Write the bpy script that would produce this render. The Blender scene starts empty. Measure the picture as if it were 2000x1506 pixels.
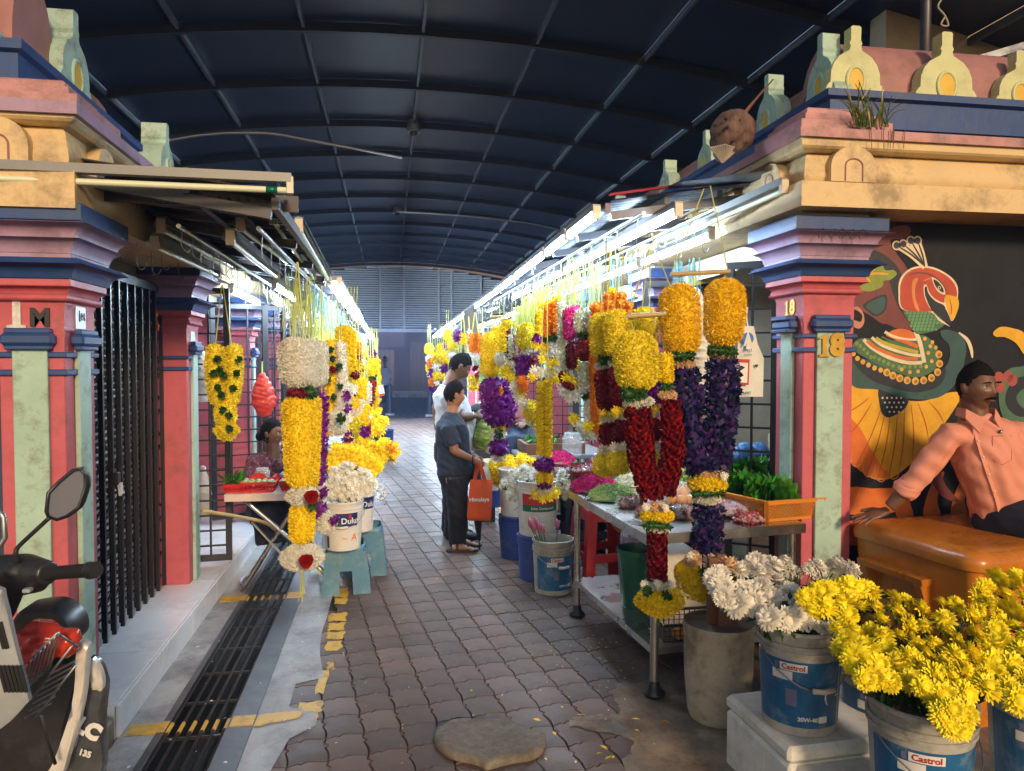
import bpy, math, random
import numpy as np
from mathutils import Vector, Matrix
random.seed(7); RNG = np.random.default_rng(7)
PI = math.pi
sc = bpy.context.scene
COL = sc.collection
# ---------------------------------------------------------------- camera
FP, CX, CY = 1445.0, 1000.0, 753.0
YAW = math.atan(238/FP); PIT = math.atan(46/FP)
CAMZ = 1.6
cam = bpy.data.cameras.new('camera'); cam.sensor_width = 36.0; cam.lens = 36.0*FP/2000.0
cam.clip_end = 400; cam.clip_start = 0.05
co = bpy.data.objects.new('camera', cam); COL.objects.link(co)
co.location = (0, 0, CAMZ); co.rotation_euler = (PI/2-PIT, 0, -YAW)
sc.camera = co
# ---------------------------------------------------------------- world, sun (a low warm street light behind the viewer), exposure
SUN_EL, SUN_DX = math.radians(19), -0.22
w = bpy.data.worlds.new('World'); sc.world = w; w.use_nodes = True
nt = w.node_tree; nt.nodes.clear()
sky = nt.nodes.new('ShaderNodeTexSky'); sky.sky_type = 'NISHITA'; sky.sun_disc = False
sky.sun_elevation = SUN_EL; sky.sun_rotation = math.radians(180) + math.atan(SUN_DX)*-1
bg = nt.nodes.new('ShaderNodeBackground'); bg.inputs['Strength'].default_value = 0.03
wo = nt.nodes.new('ShaderNodeOutputWorld')
nt.links.new(sky.outputs[0], bg.inputs[0]); nt.links.new(bg.outputs[0], wo.inputs[0])
sun = bpy.data.lights.new('sun', 'SUN'); sun.energy = 1.15; sun.angle = math.radians(9.0); sun.color = (1.0, 0.70, 0.42)
so = bpy.data.objects.new('sun', sun); COL.objects.link(so); so.location = (2, -8, 6)
so.rotation_euler = Vector((SUN_DX, 1.0, -math.tan(SUN_EL))).to_track_quat('-Z', 'Y').to_euler()
sc.view_settings.view_transform = 'Standard'; sc.view_settings.look = 'None'
sc.view_settings.exposure = 1.6; sc.view_settings.gamma = 1.0
sc.view_settings.use_curve_mapping = False
sc.cycles.use_denoising = True
sc.cycles.max_bounces = 5; sc.cycles.diffuse_bounces = 3; sc.cycles.glossy_bounces = 3
sc.cycles.transparent_max_bounces = 8; sc.cycles.transmission_bounces = 3
sc.cycles.sample_clamp_indirect = 6.0; sc.cycles.caustics_reflective = False; sc.cycles.caustics_refractive = False
TUBE = 46.0
# ---------------------------------------------------------------- geometry from pixel rays (2000 x 1506 frame)
_f = Vector((math.sin(YAW)*math.cos(PIT), math.cos(YAW)*math.cos(PIT), -math.sin(PIT)))
_r = Vector((math.cos(YAW), -math.sin(YAW), 0)); _u = _r.cross(_f); _C = Vector((0, 0, CAMZ))
def ray(x, y): return _f + _r*((x-CX)/FP) - _u*((y-CY)/FP)
def gz(x, y, z=0.0):
    d = ray(x, y); return _C + d*((z-CAMZ)/d.z)
def ay(x, y, Y):
    d = ray(x, y); return _C + d*(Y/d.y)
def ax(x, y, X):
    d = ray(x, y); return _C + d*(X/d.x)
def mpp(p): return (Vector(p)-_C).dot(_f)/FP        # metres per pixel at p
# ---------------------------------------------------------------- mesh builder
class MB:
    def __init__(s): s.v = []; s.f = []
    def add(s, vs, fs):
        n = len(s.v); s.v.extend([tuple(v) for v in vs]); s.f.extend([tuple(i+n for i in f) for f in fs]); return s
    def box(s, x0, x1, y0, y1, z0, z1, b=0.0):
        x0, x1 = min(x0, x1), max(x0, x1); y0, y1 = min(y0, y1), max(y0, y1); z0, z1 = min(z0, z1), max(z0, z1)
        b = min(b, (x1-x0)*.4, (y1-y0)*.4, (z1-z0)*.4)
        if b <= 0:
            vs = [(x, y, z) for z in (z0, z1) for y in (y0, y1) for x in (x0, x1)]
            return s.add(vs, [(0,2,3,1), (4,5,7,6), (0,1,5,4), (2,6,7,3), (0,4,6,2), (1,3,7,5)])
        rings = []
        for z, i in ((z0, b), (z0+b, 0), (z1-b, 0), (z1, b)):
            c = b if i == 0 else b
            a0, a1, c0, c1 = x0+i, x1-i, y0+i, y1-i
            k = b*.7 if i == 0 else b*.3
            rings.append([(a0+k,c0,z),(a1-k,c0,z),(a1,c0+k,z),(a1,c1-k,z),(a1-k,c1,z),(a0+k,c1,z),(a0,c1-k,z),(a0,c0+k,z)])
        return s.rings(rings, True, True, True)
    def obox(s, c, ux, uy, uz, hx, hy, hz):
        c = Vector(c); ux = Vector(ux).normalized(); uy = Vector(uy).normalized(); uz = Vector(uz).normalized()
        vs = [c+ux*(hx*a)+uy*(hy*b)+uz*(hz*d) for d in (-1,1) for b in (-1,1) for a in (-1,1)]
        return s.add(vs, [(0,2,3,1), (4,5,7,6), (0,1,5,4), (2,6,7,3), (0,4,6,2), (1,3,7,5)])
    def bar(s, a, b, w, h=None, up=(0,0,1)):
        a = Vector(a); b = Vector(b); d = b-a; L = d.length
        if L < 1e-6: return s
        d /= L; up = Vector(up)
        if abs(d.dot(up)) > .98: up = Vector((1,0,0))
        x = d.cross(up).normalized(); z = x.cross(d)
        return s.obox((a+b)/2, x, d, z, w/2, L/2, (h or w)/2)
    def rings(s, rs, closed=True, cap0=False, cap1=False):
        n = len(rs[0]); base = len(s.v)
        for r in rs: s.v.extend([tuple(p) for p in r])
        for i in range(len(rs)-1):
            for j in range(n if closed else n-1):
                k = (j+1) % n
                s.f.append((base+i*n+j, base+i*n+k, base+(i+1)*n+k, base+(i+1)*n+j))
        if cap0: s.f.append(tuple(base+j for j in range(n))[::-1])
        if cap1: s.f.append(tuple(base+(len(rs)-1)*n+j for j in range(n)))
        return s
    def tube(s, pts, r, n=8, cap=True, flat=1.0, up=None):
        pts = [Vector(p) for p in pts]; rs = []; m = len(pts)
        if not isinstance(r, (list, tuple)): r = [r]*m
        prev = None
        for i, p in enumerate(pts):
            d = (pts[min(i+1, m-1)]-pts[max(i-1, 0)])
            if d.length < 1e-9: d = Vector((0,0,1))
            d.normalize()
            if prev is None:
                ref = Vector(up) if up else (Vector((0,0,1)) if abs(d.z) < .9 else Vector((1,0,0)))
                x = d.cross(ref).normalized()
            else:
                x = (prev - d*prev.dot(d))
                x = x.normalized() if x.length > 1e-6 else d.orthogonal().normalized()
            prev = x; y = d.cross(x)
            rr = r[i]; ra, rb = (rr if isinstance(rr, tuple) else (rr, rr*flat))
            rs.append([p + x*(math.cos(2*PI*j/n)*ra) + y*(math.sin(2*PI*j/n)*rb) for j in range(n)])
        return s.rings(rs, True, cap, cap)
    def lathe(s, prof, n=20, c=(0,0,0), cap0=False, cap1=False):
        c = Vector(c); rs = [[c+Vector((math.cos(2*PI*j/n)*r, math.sin(2*PI*j/n)*r, z)) for j in range(n)] for r, z in prof]
        return s.rings(rs, True, cap0, cap1)
    def ball(s, c, r, n=10, m=6):
        c = Vector(c); rx, ry, rz = r if isinstance(r, (tuple, list)) else (r, r, r); rs = []
        for i in range(m+1):
            t = PI*i/m; k = max(math.sin(t), 1e-3)
            rs.append([c+Vector((rx*k*math.cos(2*PI*j/n), ry*k*math.sin(2*PI*j/n), -rz*math.cos(t))) for j in range(n)])
        return s.rings(rs, True, True, True)
    def prism(s, poly, d):
        """poly: list of 3D points, d: extrusion vector"""
        n = len(poly); d = Vector(d); a = [Vector(p) for p in poly]; b = [p+d for p in a]; base = len(s.v)
        s.v.extend([tuple(p) for p in a+b])
        s.f.append(tuple(base+i for i in range(n))[::-1]); s.f.append(tuple(base+n+i for i in range(n)))
        for i in range(n): s.f.append((base+i, base+(i+1) % n, base+n+(i+1) % n, base+n+i))
        return s
    def xf(s, M):
        s.v = [tuple(M @ Vector(v)) for v in s.v]; return s
    def mesh(s, name, smooth=False):
        me = bpy.data.meshes.new(name); me.from_pydata(s.v, [], s.f); 
        if smooth: me.polygons.foreach_set('use_smooth', [True]*len(me.polygons))
        me.update(); return me
def fixn(me):
    import bmesh
    bm = bmesh.new(); bm.from_mesh(me); bmesh.ops.recalc_face_normals(bm, faces=bm.faces); bm.to_mesh(me); bm.free()
def obj(name, g, mat, parent=None, smooth=False, label=None, kind=None, loc=None, auto=None, fix=True):
    if isinstance(g, MB):
        me = g.mesh(name, smooth)
        if fix and len(g.f) < 60000: fixn(me)
    else: me = g
    if mat is not None and len(me.materials) == 0: me.materials.append(mat)
    o = bpy.data.objects.new(name, me); COL.objects.link(o)
    if parent: o.parent = parent
    if loc: o.location = loc
    if label: o['label'] = label
    if kind: o['kind'] = kind
    if auto and smooth:
        me.polygons.foreach_set('use_smooth', [True]*len(me.polygons))
        try: me.set_sharp_from_angle(angle=math.radians(auto))
        except Exception: pass
    return o
def tag(o, label, cat, group=None):
    o['label'] = label; o['category'] = cat
    if group: o['group'] = group
    return o
def thing(name, label, cat, loc=(0,0,0), rotz=0, group=None):
    o = bpy.data.objects.new(name, None); COL.objects.link(o); o.location = loc; o.rotation_euler = (0,0,rotz)
    o.empty_display_size = .1
    return tag(o, label, cat, group)
def struct(name, g, mat, **k): return obj(name, g, mat, kind='structure', **k)
def dup(root, loc=None, rotz=None, label=None, group=None, scale=None):
    kids = {}
    def cp(o, par):
        c = o.copy(); COL.objects.link(c)
        if par: c.parent = par
        for ch in KIDS.get(o.name, []): cp(ch, c)
        return c
    KIDS = {}
    for o in bpy.data.objects:
        if o.parent: KIDS.setdefault(o.parent.name, []).append(o)
    r = cp(root, None)
    if loc is not None: r.location = loc
    if rotz is not None: r.rotation_euler[2] = rotz
    if label: r['label'] = label
    if group: r['group'] = group
    if scale: r.scale = (scale,)*3 if not isinstance(scale, tuple) else scale
    return r
def crom(pts, k=6, closed=True):
    n = len(pts); out = []
    rng = range(n) if closed else range(n-1)
    for i in rng:
        g = lambda j: pts[j % n] if closed else pts[max(0, min(n-1, j))]
        p0, p1, p2, p3 = g(i-1), g(i), g(i+1), g(i+2)
        for a in range(k):
            t = a/k
            out.append(tuple(.5*((2*p1[c]) + (-p0[c]+p2[c])*t + (2*p0[c]-5*p1[c]+4*p2[c]-p3[c])*t*t + (-p0[c]+3*p1[c]-3*p2[c]+p3[c])*t**3) for c in range(len(p1))))
    if not closed: out.append(tuple(pts[-1]))
    return out
# ---------------------------------------------------------------- materials
def mat(name, col, rough=.6, metal=0.0, var=.12, scale=8.0, bump=0.0, bscale=60.0, island=0.0, obr=0.0, dirt=None, dscale=3.0, damt=.5, spec=.5, trans=0.0, sub=0.0, coat=0.0, alpha=1.0, stretch=None, rvar=.0, hue=0.0, dcut=.55):
    m = bpy.data.materials.new(name); m.use_nodes = True; t = m.node_tree; N = t.nodes; L = t.links
    b = N['Principled BSDF']
    b.inputs['Roughness'].default_value = rough; b.inputs['Metallic'].default_value = metal
    b.inputs['Specular IOR Level'].default_value = spec
    if trans: b.inputs['Transmission Weight'].default_value = trans
    if coat: b.inputs['Coat Weight'].default_value = coat
    if alpha < 1: b.inputs['Alpha'].default_value = alpha
    tc = N.new('ShaderNodeTexCoord')
    src = tc.outputs['Object']
    if stretch:
        mp = N.new('ShaderNodeMapping'); mp.inputs['Scale'].default_value = stretch; L.new(src, mp.inputs[0]); src = mp.outputs[0]
    no = N.new('ShaderNodeTexNoise'); no.inputs['Scale'].default_value = scale; no.inputs['Detail'].default_value = 5; no.inputs['Roughness'].default_value = .65
    L.new(src, no.inputs[0])
    hsv = N.new('ShaderNodeHueSaturation'); hsv.inputs['Color'].default_value = (*col, 1)
    mr = N.new('ShaderNodeMapRange'); mr.inputs[1].default_value = .3; mr.inputs[2].default_value = .7; mr.inputs[3].default_value = 1-var; mr.inputs[4].default_value = 1+var
    L.new(no.outputs[0], mr.inputs[0]); val = mr.outputs[0]
    def mul(a, sock, amt):
        r = N.new('ShaderNodeMapRange'); r.inputs[3].default_value = 1-amt; r.inputs[4].default_value = 1+amt; L.new(sock, r.inputs[0])
        q = N.new('ShaderNodeMath'); q.operation = 'MULTIPLY'; L.new(a, q.inputs[0]); L.new(r.outputs[0], q.inputs[1]); return q.outputs[0]
    if island:
        ge = N.new('ShaderNodeNewGeometry'); val = mul(val, ge.outputs['Random Per Island'], island)
        if hue:
            r = N.new('ShaderNodeMapRange'); r.inputs[3].default_value = .5-hue; r.inputs[4].default_value = .5+hue; L.new(ge.outputs['Random Per Island'], r.inputs[0]); L.new(r.outputs[0], hsv.inputs['Hue'])
    if obr:
        oi = N.new('ShaderNodeObjectInfo'); val = mul(val, oi.outputs['Random'], obr)
    L.new(val, hsv.inputs['Value']); out = hsv.outputs[0]
    if dirt:
        n2 = N.new('ShaderNodeTexNoise'); n2.inputs['Scale'].default_value = dscale; n2.inputs['Detail'].default_value = 8; n2.inputs['Roughness'].default_value = .72
        L.new(tc.outputs['Object'], n2.inputs[0])
        r = N.new('ShaderNodeMapRange'); r.inputs[1].default_value = dcut-.06; r.inputs[2].default_value = dcut+.12; r.inputs[4].default_value = damt; L.new(n2.outputs[0], r.inputs[0])
        mx = N.new('ShaderNodeMix'); mx.data_type = 'RGBA'; mx.inputs['B'].default_value = (*dirt, 1); L.new(r.outputs[0], mx.inputs['Factor']); L.new(out, mx.inputs['A']); out = mx.outputs['Result']
    L.new(out, b.inputs['Base Color'])
    if rvar:
        r = N.new('ShaderNodeMapRange'); r.inputs[1].default_value = .35; r.inputs[2].default_value = .65; r.inputs[3].default_value = max(.02, rough-rvar); r.inputs[4].default_value = min(1, rough+rvar); L.new(no.outputs[0], r.inputs[0]); L.new(r.outputs[0], b.inputs['Roughness'])
    if sub:
        b.inputs['Subsurface Weight'].default_value = sub; b.inputs['Subsurface Radius'].default_value = (.01, .005, .003)
    if bump:
        nb = N.new('ShaderNodeTexNoise'); nb.inputs['Scale'].default_value = bscale; nb.inputs['Detail'].default_value = 4; L.new(src, nb.inputs[0])
        bp = N.new('ShaderNodeBump'); bp.inputs['Strength'].default_value = bump; bp.inputs['Distance'].default_value = .004; L.new(nb.outputs[0], bp.inputs['Height']); L.new(bp.outputs[0], b.inputs['Normal'])
    return m
def emit(name, col, s):
    m = bpy.data.materials.new(name); m.use_nodes = True; b = m.node_tree.nodes['Principled BSDF']
    b.inputs['Base Color'].default_value = (.8,.8,.8,1); b.inputs['Emission Color'].default_value = (*col, 1); b.inputs['Emission Strength'].default_value = s
    return m
M = {}
M['red'] = mat('pillar_rose_paint', (.50,.10,.13), .5, var=.20, scale=5, bump=.35, bscale=25, dirt=(.15,.06,.055), dscale=5, damt=.6, dcut=.55)
M['blue'] = mat('pillar_blue_paint', (.018,.06,.20), .5, var=.2, scale=5, bump=.35, bscale=25, dirt=(.05,.055,.07), dscale=5, damt=.6, dcut=.55)
M['mauve'] = mat('pillar_mauve_paint', (.36,.24,.36), .5, var=.12, scale=5, bump=.25, bscale=25, dirt=(.13,.09,.10), dscale=5, damt=.65, dcut=.54)
M['mint'] = mat('pillar_mint_paint', (.34,.50,.42), .55, var=.1, scale=6, bump=.35, bscale=30, dirt=(.16,.17,.12), dscale=9, damt=.8, dcut=.56)
M['cream'] = mat('cornice_lamp_tinted_cream', (.64,.47,.24), .55, var=.12, scale=4, bump=.25, bscale=18, dirt=(.17,.12,.07), dscale=4, damt=.75, dcut=.55)  # orange of the street lamp is mixed into the cream paint colour
M['pink'] = mat('cornice_pink_paint', (.46,.23,.23), .55, var=.12, scale=4, bump=.25, bscale=18, dirt=(.13,.08,.07), dscale=5, damt=.7, dcut=.53)
M['ykudu'] = mat('arch_lime_paint', (.52,.54,.28), .55, var=.1, scale=5, bump=.2, dirt=(.15,.15,.08), damt=.4)
M['oval'] = mat('oval_yellow_paint', (.62,.40,.04), .5, var=.1)
M['vault'] = mat('vault_rose_paint', (.33,.155,.145), .6, var=.15, scale=5, bump=.25, dirt=(.1,.06,.05), damt=.5)
M['slate'] = mat('slate_blue_paint', (.05,.085,.13), .5, var=.12)
M['black'] = mat('black_gate_paint', (.012,.013,.016), .42, var=.2, scale=20)
M['steel'] = mat('stainless_steel', (.50,.49,.47), .30, metal=1, var=.05, scale=4, rvar=.08, dirt=(.25,.22,.18), dscale=5, damt=.4)
M['galv'] = mat('galvanised_steel', (.40,.42,.44), .4, metal=.9, var=.15, scale=9, rvar=.1)
M['darksteel'] = mat('dark_steel', (.06,.062,.07), .45, metal=.6, var=.2, scale=10, dirt=(.10,.05,.03), dscale=8, damt=.5)
M['tile'] = mat('white_floor_tile', (.74,.75,.76), .16, var=.05, scale=3, obr=.04, dirt=(.36,.34,.32), dscale=2.5, damt=.4, rvar=.06)
M['conc'] = mat('worn_concrete', (.36,.355,.35), .55, var=.28, scale=3.5, bump=.5, bscale=25, dirt=(.09,.085,.08), dscale=2.2, damt=.75, dcut=.5, rvar=.25)
M['ground'] = mat('dark_ground', (.03,.028,.026), .8, var=.3, scale=4, bump=.6, bscale=30, dirt=(.02,.03,.015), damt=.5)
M['asphalt'] = mat('asphalt', (.025,.025,.027), .6, var=.25, scale=6, bump=.4, bscale=60, rvar=.15)
M['paver'] = mat('paver_clay', (.128,.080,.062), .5, var=.25, scale=7, bump=.5, bscale=90, obr=.30, dirt=(.065,.055,.05), dscale=1.1, damt=.8, dcut=.52, rvar=.14)
M['paverf'] = mat('paver_clay_field', (.128,.080,.062), .5, var=.15, scale=5, island=.30, dirt=(.065,.055,.05), dscale=1.1, damt=.8, dcut=.54, rvar=.14)
M['yline'] = mat('yellow_road_paint', (.62,.36,.035), .5, var=.12, scale=20, dirt=(.10,.08,.05), dscale=14, damt=.8, dcut=.57)
M['roof'] = mat('navy_roof_sheet', (.014,.018,.031), .42, var=.12, scale=2, obr=.12, bump=.15, bscale=200)
M['rib'] = mat('roof_steel', (.018,.022,.03), .5, metal=.2, var=.2)
M['purlin'] = mat('purlin_steel', (.10,.105,.12), .5, metal=.3, var=.15)
M['louv'] = mat('gable_louvre', (.74,.80,.82), .45, var=.08)
M['rust'] = mat('rusty_sheet', (.10,.062,.048), .75, var=.35, scale=14, bump=.4, dirt=(.03,.028,.03), dscale=6, damt=.7, dcut=.48)
M['sheet'] = mat('corrugated_sheet', (.06,.07,.09), .5, metal=.3, var=.2, scale=5, dirt=(.12,.1,.1), damt=.5)
M['soffit'] = mat('cream_soffit', (.30,.27,.20), .7, var=.12, scale=3, dirt=(.16,.13,.1), damt=.5)
M['wall'] = mat('beige_plaster', (.42,.36,.27), .7, var=.12, scale=3, bump=.2, dirt=(.16,.13,.1), damt=.4)
M['batten'] = mat('lamp_batten', (.20,.21,.21), .4, var=.06, dirt=(.3,.27,.2), damt=.4)
M['plasticw'] = mat('cream_lamp_end', (.62,.52,.40), .4, var=.06)
M['tubeoff'] = mat('unlit_tube', (.66,.70,.50), .12, var=.04, spec=.8)
M['tubeon'] = emit('lit_tube', (.62,.80,1.0), TUBE); M['tubeboost'] = emit('boosted_lit_tube', (.62,.80,1.0), TUBE*8)  # second material: far tubes boosted to brighten the gable
M['string'] = mat('yellow_twine', (.44,.46,.09), .6, var=.15, island=.2)
M['stringb'] = mat('blue_twine', (.16,.40,.46), .6, var=.15, island=.3)
M['hook'] = mat('wire_hook', (.25,.27,.29), .3, metal=.9)
def petal(name, c, isl=.28, hue=.012, rough=.6): return mat(name, c, rough, var=.10, scale=18, island=isl, hue=hue, spec=.25)
M['ychr'] = petal('yellow_petals', (.84,.60,.014)); M['ochr'] = petal('golden_petals', (.84,.52,.013))
M['lchr'] = petal('lemon_petals', (.78,.62,.03)); M['wchr'] = petal('white_petals', (.70,.68,.58), .14, .01)
M['peach'] = petal('peach_petals', (.72,.47,.27), .15); M['orange'] = petal('orange_petals', (.80,.23,.008), .25)
M['maroon'] = petal('rose_petals', (.13,.004,.015), .35); M['redrose'] = petal('red_rose_petals', (.20,.004,.011), .3)
M['blueor'] = petal('indigo_orchid_petals', (.015,.013,.078), .6, .075, .4); M['purple'] = petal('purple_orchid_petals', (.15,.012,.21), .45, .02, .45)
M['magenta'] = petal('magenta_petals', (.60,.035,.22), .3); M['jas'] = petal('jasmine_buds', (.56,.60,.46), .15)
M['pgreen'] = petal('green_buds', (.36,.50,.20), .3, .03); M['leaf'] = petal('dark_leaves', (.022,.075,.014), .4, .02, .45)
M['betel'] = petal('betel_leaves', (.045,.18,.018), .45, .02, .35)
M['stem'] = mat('green_stem', (.10,.16,.04), .6, var=.2)
M['wood'] = mat('brown_wood', (.16,.07,.035), .6, var=.3, scale=10, stretch=(1,1,.1))
M['bamboo'] = mat('bamboo', (.42,.30,.12), .45, var=.15)
def text_geo(s, size, bold=False, extr=0.0, font_off=0.0):
    cu = bpy.data.curves.new('txt', 'FONT'); cu.body = s; cu.size = size; cu.align_x = 'CENTER'; cu.align_y = 'CENTER'; cu.extrude = extr; cu.offset = font_off
    cu.resolution_u = 3
    o = bpy.data.objects.new('txt', cu); COL.objects.link(o)
    me = bpy.data.meshes.new_from_object(o.evaluated_get(bpy.context.evaluated_depsgraph_get()))
    g = MB(); g.add([tuple(v.co) for v in me.vertices], [tuple(p.vertices) for p in me.polygons])
    bpy.data.objects.remove(o); bpy.data.meshes.remove(me); bpy.data.curves.remove(cu)
    return g
def text_on(name, s, size, c, ux, uz, mt, parent, extr=.0015, bold=0.0, nrm=None):
    """flat lettering centred at c, reading along ux, upright along uz"""
    g = text_geo(s, size, extr=extr, font_off=bold); ux = Vector(ux).normalized(); uz = Vector(uz).normalized(); n = ux.cross(uz)
    c = Vector(c); g.v = [tuple(c+ux*v[0]+uz*v[1]+n*v[2]) for v in g.v]
    return obj(name, g, mt, parent, fix=False)
# ================================================================ THE SETTING
# ground sheets: bed under the pavers, split round the drain trough
DX0, DX1 = -0.98, -0.70                      # drain opening
g = MB(); g.add([(-40,-12,-.06),(DX0-.03,-12,-.06),(DX0-.03,60,-.06),(-40,60,-.06)], [(0,1,2,3)])
g.add([(DX1+.03,-12,-.06),(40,-12,-.06),(40,60,-.06),(DX1+.03,60,-.06)], [(0,1,2,3)])
g.add([(DX0-.03,22,-.06),(DX1+.03,22,-.06),(DX1+.03,60,-.06),(DX0-.03,60,-.06)], [(0,1,2,3)])
g.add([(DX0-.03,-12,-.06),(DX1+.03,-12,-.06),(DX1+.03,1.2,-.06),(DX0-.03,1.2,-.06)], [(0,1,2,3)])
struct('ground', g, M['ground'], fix=False)
g = MB(); g.box(-14, 16, 21.4, 44, -.055, -.012); struct('road', g, M['asphalt'])
# --- pavers
A = math.radians(8); U = Vector((math.cos(A), math.sin(A), 0))*.160; V = Vector((-math.sin(A), math.cos(A), 0))*.182
HB = [(0,0),(.12,.03),(.25,.075),(.34,.01),(.46,.11),(.64,.095),(.84,.04)]
VB = [(0,0),(.035,.2),(.02,.4),(-.04,.62),(.06,.72),(-.05,.84)]
def paver_outline():
    b = [(s, t) for s, t in HB]; r = [(1+s, t) for s, t in VB]
    top = [(s, 1+t) for s, t in HB][::-1]; l = [(s, t) for s, t in VB][::-1]
    return b + r + [(1, 1)] + top[:-1] + [(0, 1)] + l[:-1]
def paver_mb(seed):
    rr = random.Random(seed); ol = paver_outline(); c = U*.5+V*.5; rs = []
    j = [rr.uniform(-.012, .012) for _ in ol]
    for z, k in ((-.03, .972), (-.004, .972), (0, .942)):
        rs.append([(U*(s-.5)+V*(t-.5))*(k+j[i]) + Vector((0,0,z)) for i, (s, t) in enumerate(ol)])
    return MB().rings(rs, True, False, True)
PV = []
for k in range(4):
    me = paver_mb(k).mesh('paver'); fixn(me); me.materials.append(M['paver']); PV.append(me)
paving = MB(); paving.box(-.58, 2.6, 1.6, 21.4, -.055, -.022)
paving = struct('paving', paving, M['ground'])
cells = []
for i in range(-30, 60):
    for j in range(0, 150):
        p = U*(i+.5)+V*(j+.5)+Vector((0, 1.2, 0))
        lim = -.44 if p.y > 4.2 else -.57
        if lim < p.x < 2.35 and 2.0 < p.y < 21.2: cells.append(p)
cells.sort(key=lambda p: (p.x-.3)**2*.6 + p.y**2)
for n, p in enumerate(cells[:300]):
    o = bpy.data.objects.new('paver', PV[n % 4]); COL.objects.link(o); o.parent = paving
    o.location = (p.x, p.y, random.uniform(-.003, .001)); o.rotation_euler = (random.gauss(0, .006), random.gauss(0, .006), random.gauss(0, .006))
base = [paver_mb(k) for k in range(4)]; vs = []; fs = []; off = 0
for n, p in enumerate(cells[300:]):
    b = base[n % 4]; dz = random.uniform(-.003, .001)
    vs.extend([(v[0]+p.x, v[1]+p.y, v[2]+dz) for v in b.v]); fs.extend([tuple(i+off for i in f) for f in b.f]); off += len(b.v)
me = bpy.data.meshes.new('paver_field'); me.from_pydata(vs, [], fs); me.update()
obj('paver_field', me, M['paverf'], paving, kind='stuff')
# --- concrete strips
def rag(p0, p1, n, a, seed=1):
    rr = random.Random(seed); out = []
    for i in range(n+1):
        t = i/n; out.append((p0[0]+(p1[0]-p0[0])*t + rr.uniform(-a, a), p0[1]+(p1[1]-p0[1])*t, .004))
    return out
e = rag((-.40, 3.55), (-.36, 21), 60, .018)
left = [(-.62, 1.4, .004), (-.50, 1.4, .004), (-.52, 2.6, .004), (-.455, 3.05, .004), (-.43, 3.2, .004), (-.33, 3.3,.004),(-.34, 3.42, .004), (-.47, 3.5, .004), (-.47, 3.75, .004), (-.34, 3.8, .004)] + [q for q in e if q[1] > 3.85] + [(-.62, 21, .004)]
g = MB(); g.add(left, [tuple(range(len(left)))]); struct('concrete_strip', g, M['conc'], fix=False)
g = MB(); g.box(-1.15, -1.0, 1.4, 21.4, -.05, .003); struct('concrete_strip', g, M['conc'])
pr = [(1.0, 1.8), (.95, 2.5), (.90, 2.75), (1.0, 2.95), (.78, 3.12), (.86, 3.2), (1.02, 3.2), (1.05, 3.42), (1.2, 3.55), (1.45, 3.62), (1.9, 3.5), (2.9, 3.45), (4.5, 3.5), (4.5, 1.8)]
pr = crom([(a, b) for a, b in pr], 4)
pr = crom(pr, 3); g = MB(); g.add([(a+random.uniform(-.012,.012), b+random.uniform(-.012,.012), .003) for a, b in pr], [tuple(range(len(pr)))])
M['cement'] = mat('worn_cement_patch', (.26,.20,.14), .6, var=.3, scale=5, bump=.7, bscale=20, dirt=(.06,.045,.035), dscale=3.0, damt=.85, dcut=.48, rvar=.25)
struct('cement_patch', g, M['cement'], fix=False)
# --- drain
g = MB(); g.add([(DX0,1.2,0),(DX0,1.2,-.3),(DX0,21.4,-.3),(DX0,21.4,0)], [(0,1,2,3)]); g.add([(DX1,1.2,0),(DX1,1.2,-.3),(DX1,21.4,-.3),(DX1,21.4,0)], [(0,1,2,3)])
g.add([(DX0,1.2,-.3),(DX1,1.2,-.3),(DX1,21.4,-.3),(DX0,21.4,-.3)], [(0,1,2,3)])
struct('drain_channel', g, mat('wet_drain', (.02,.02,.018), .25, var=.3, scale=12, bump=.5), fix=False)
dr = thing('drain_grating', 'long rusty black drain grating of round bars running along the left stalls', 'drain grating', (-.84, 3, 0))
DRM = mat('grating_steel', (.045,.044,.046), .38, metal=.7, var=.3, scale=12, dirt=(.09,.045,.025), dscale=10, damt=.5)
for x0, x1 in ((-1.0-.84*0, DX0+.012), (DX1-.012, -.60)):
    g = MB(); g.box(x0+.84, x1+.84, 1.2-3, 21.4-3, -.02, .009, .002); obj('frame', g, mat('drain_frame', (.10,.10,.105), .45, metal=.5, var=.25, scale=9, dirt=(.05,.04,.035), dscale=5, damt=.6), dr)
bm = MB(); bm.tube([(0,-1.8,0),(0,18.4,0)], .0085, 6); bm = bm.mesh('bar', True); bm.materials.append(DRM)
for i in range(6):
    o = bpy.data.objects.new('bar', bm); COL.objects.link(o); o.parent = dr; o.location = (-.12+.048*i, 0, -.004)
cb = MB(); cb.box(-.15, .15, -.006, .006, -.02, -.008); cb = cb.mesh('crossbar'); cb.materials.append(DRM)
for i in range(60):
    o = bpy.data.objects.new('crossbar', cb); COL.objects.link(o); o.parent = dr; o.location = (0, -1.7+.335*i, 0)
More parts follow.
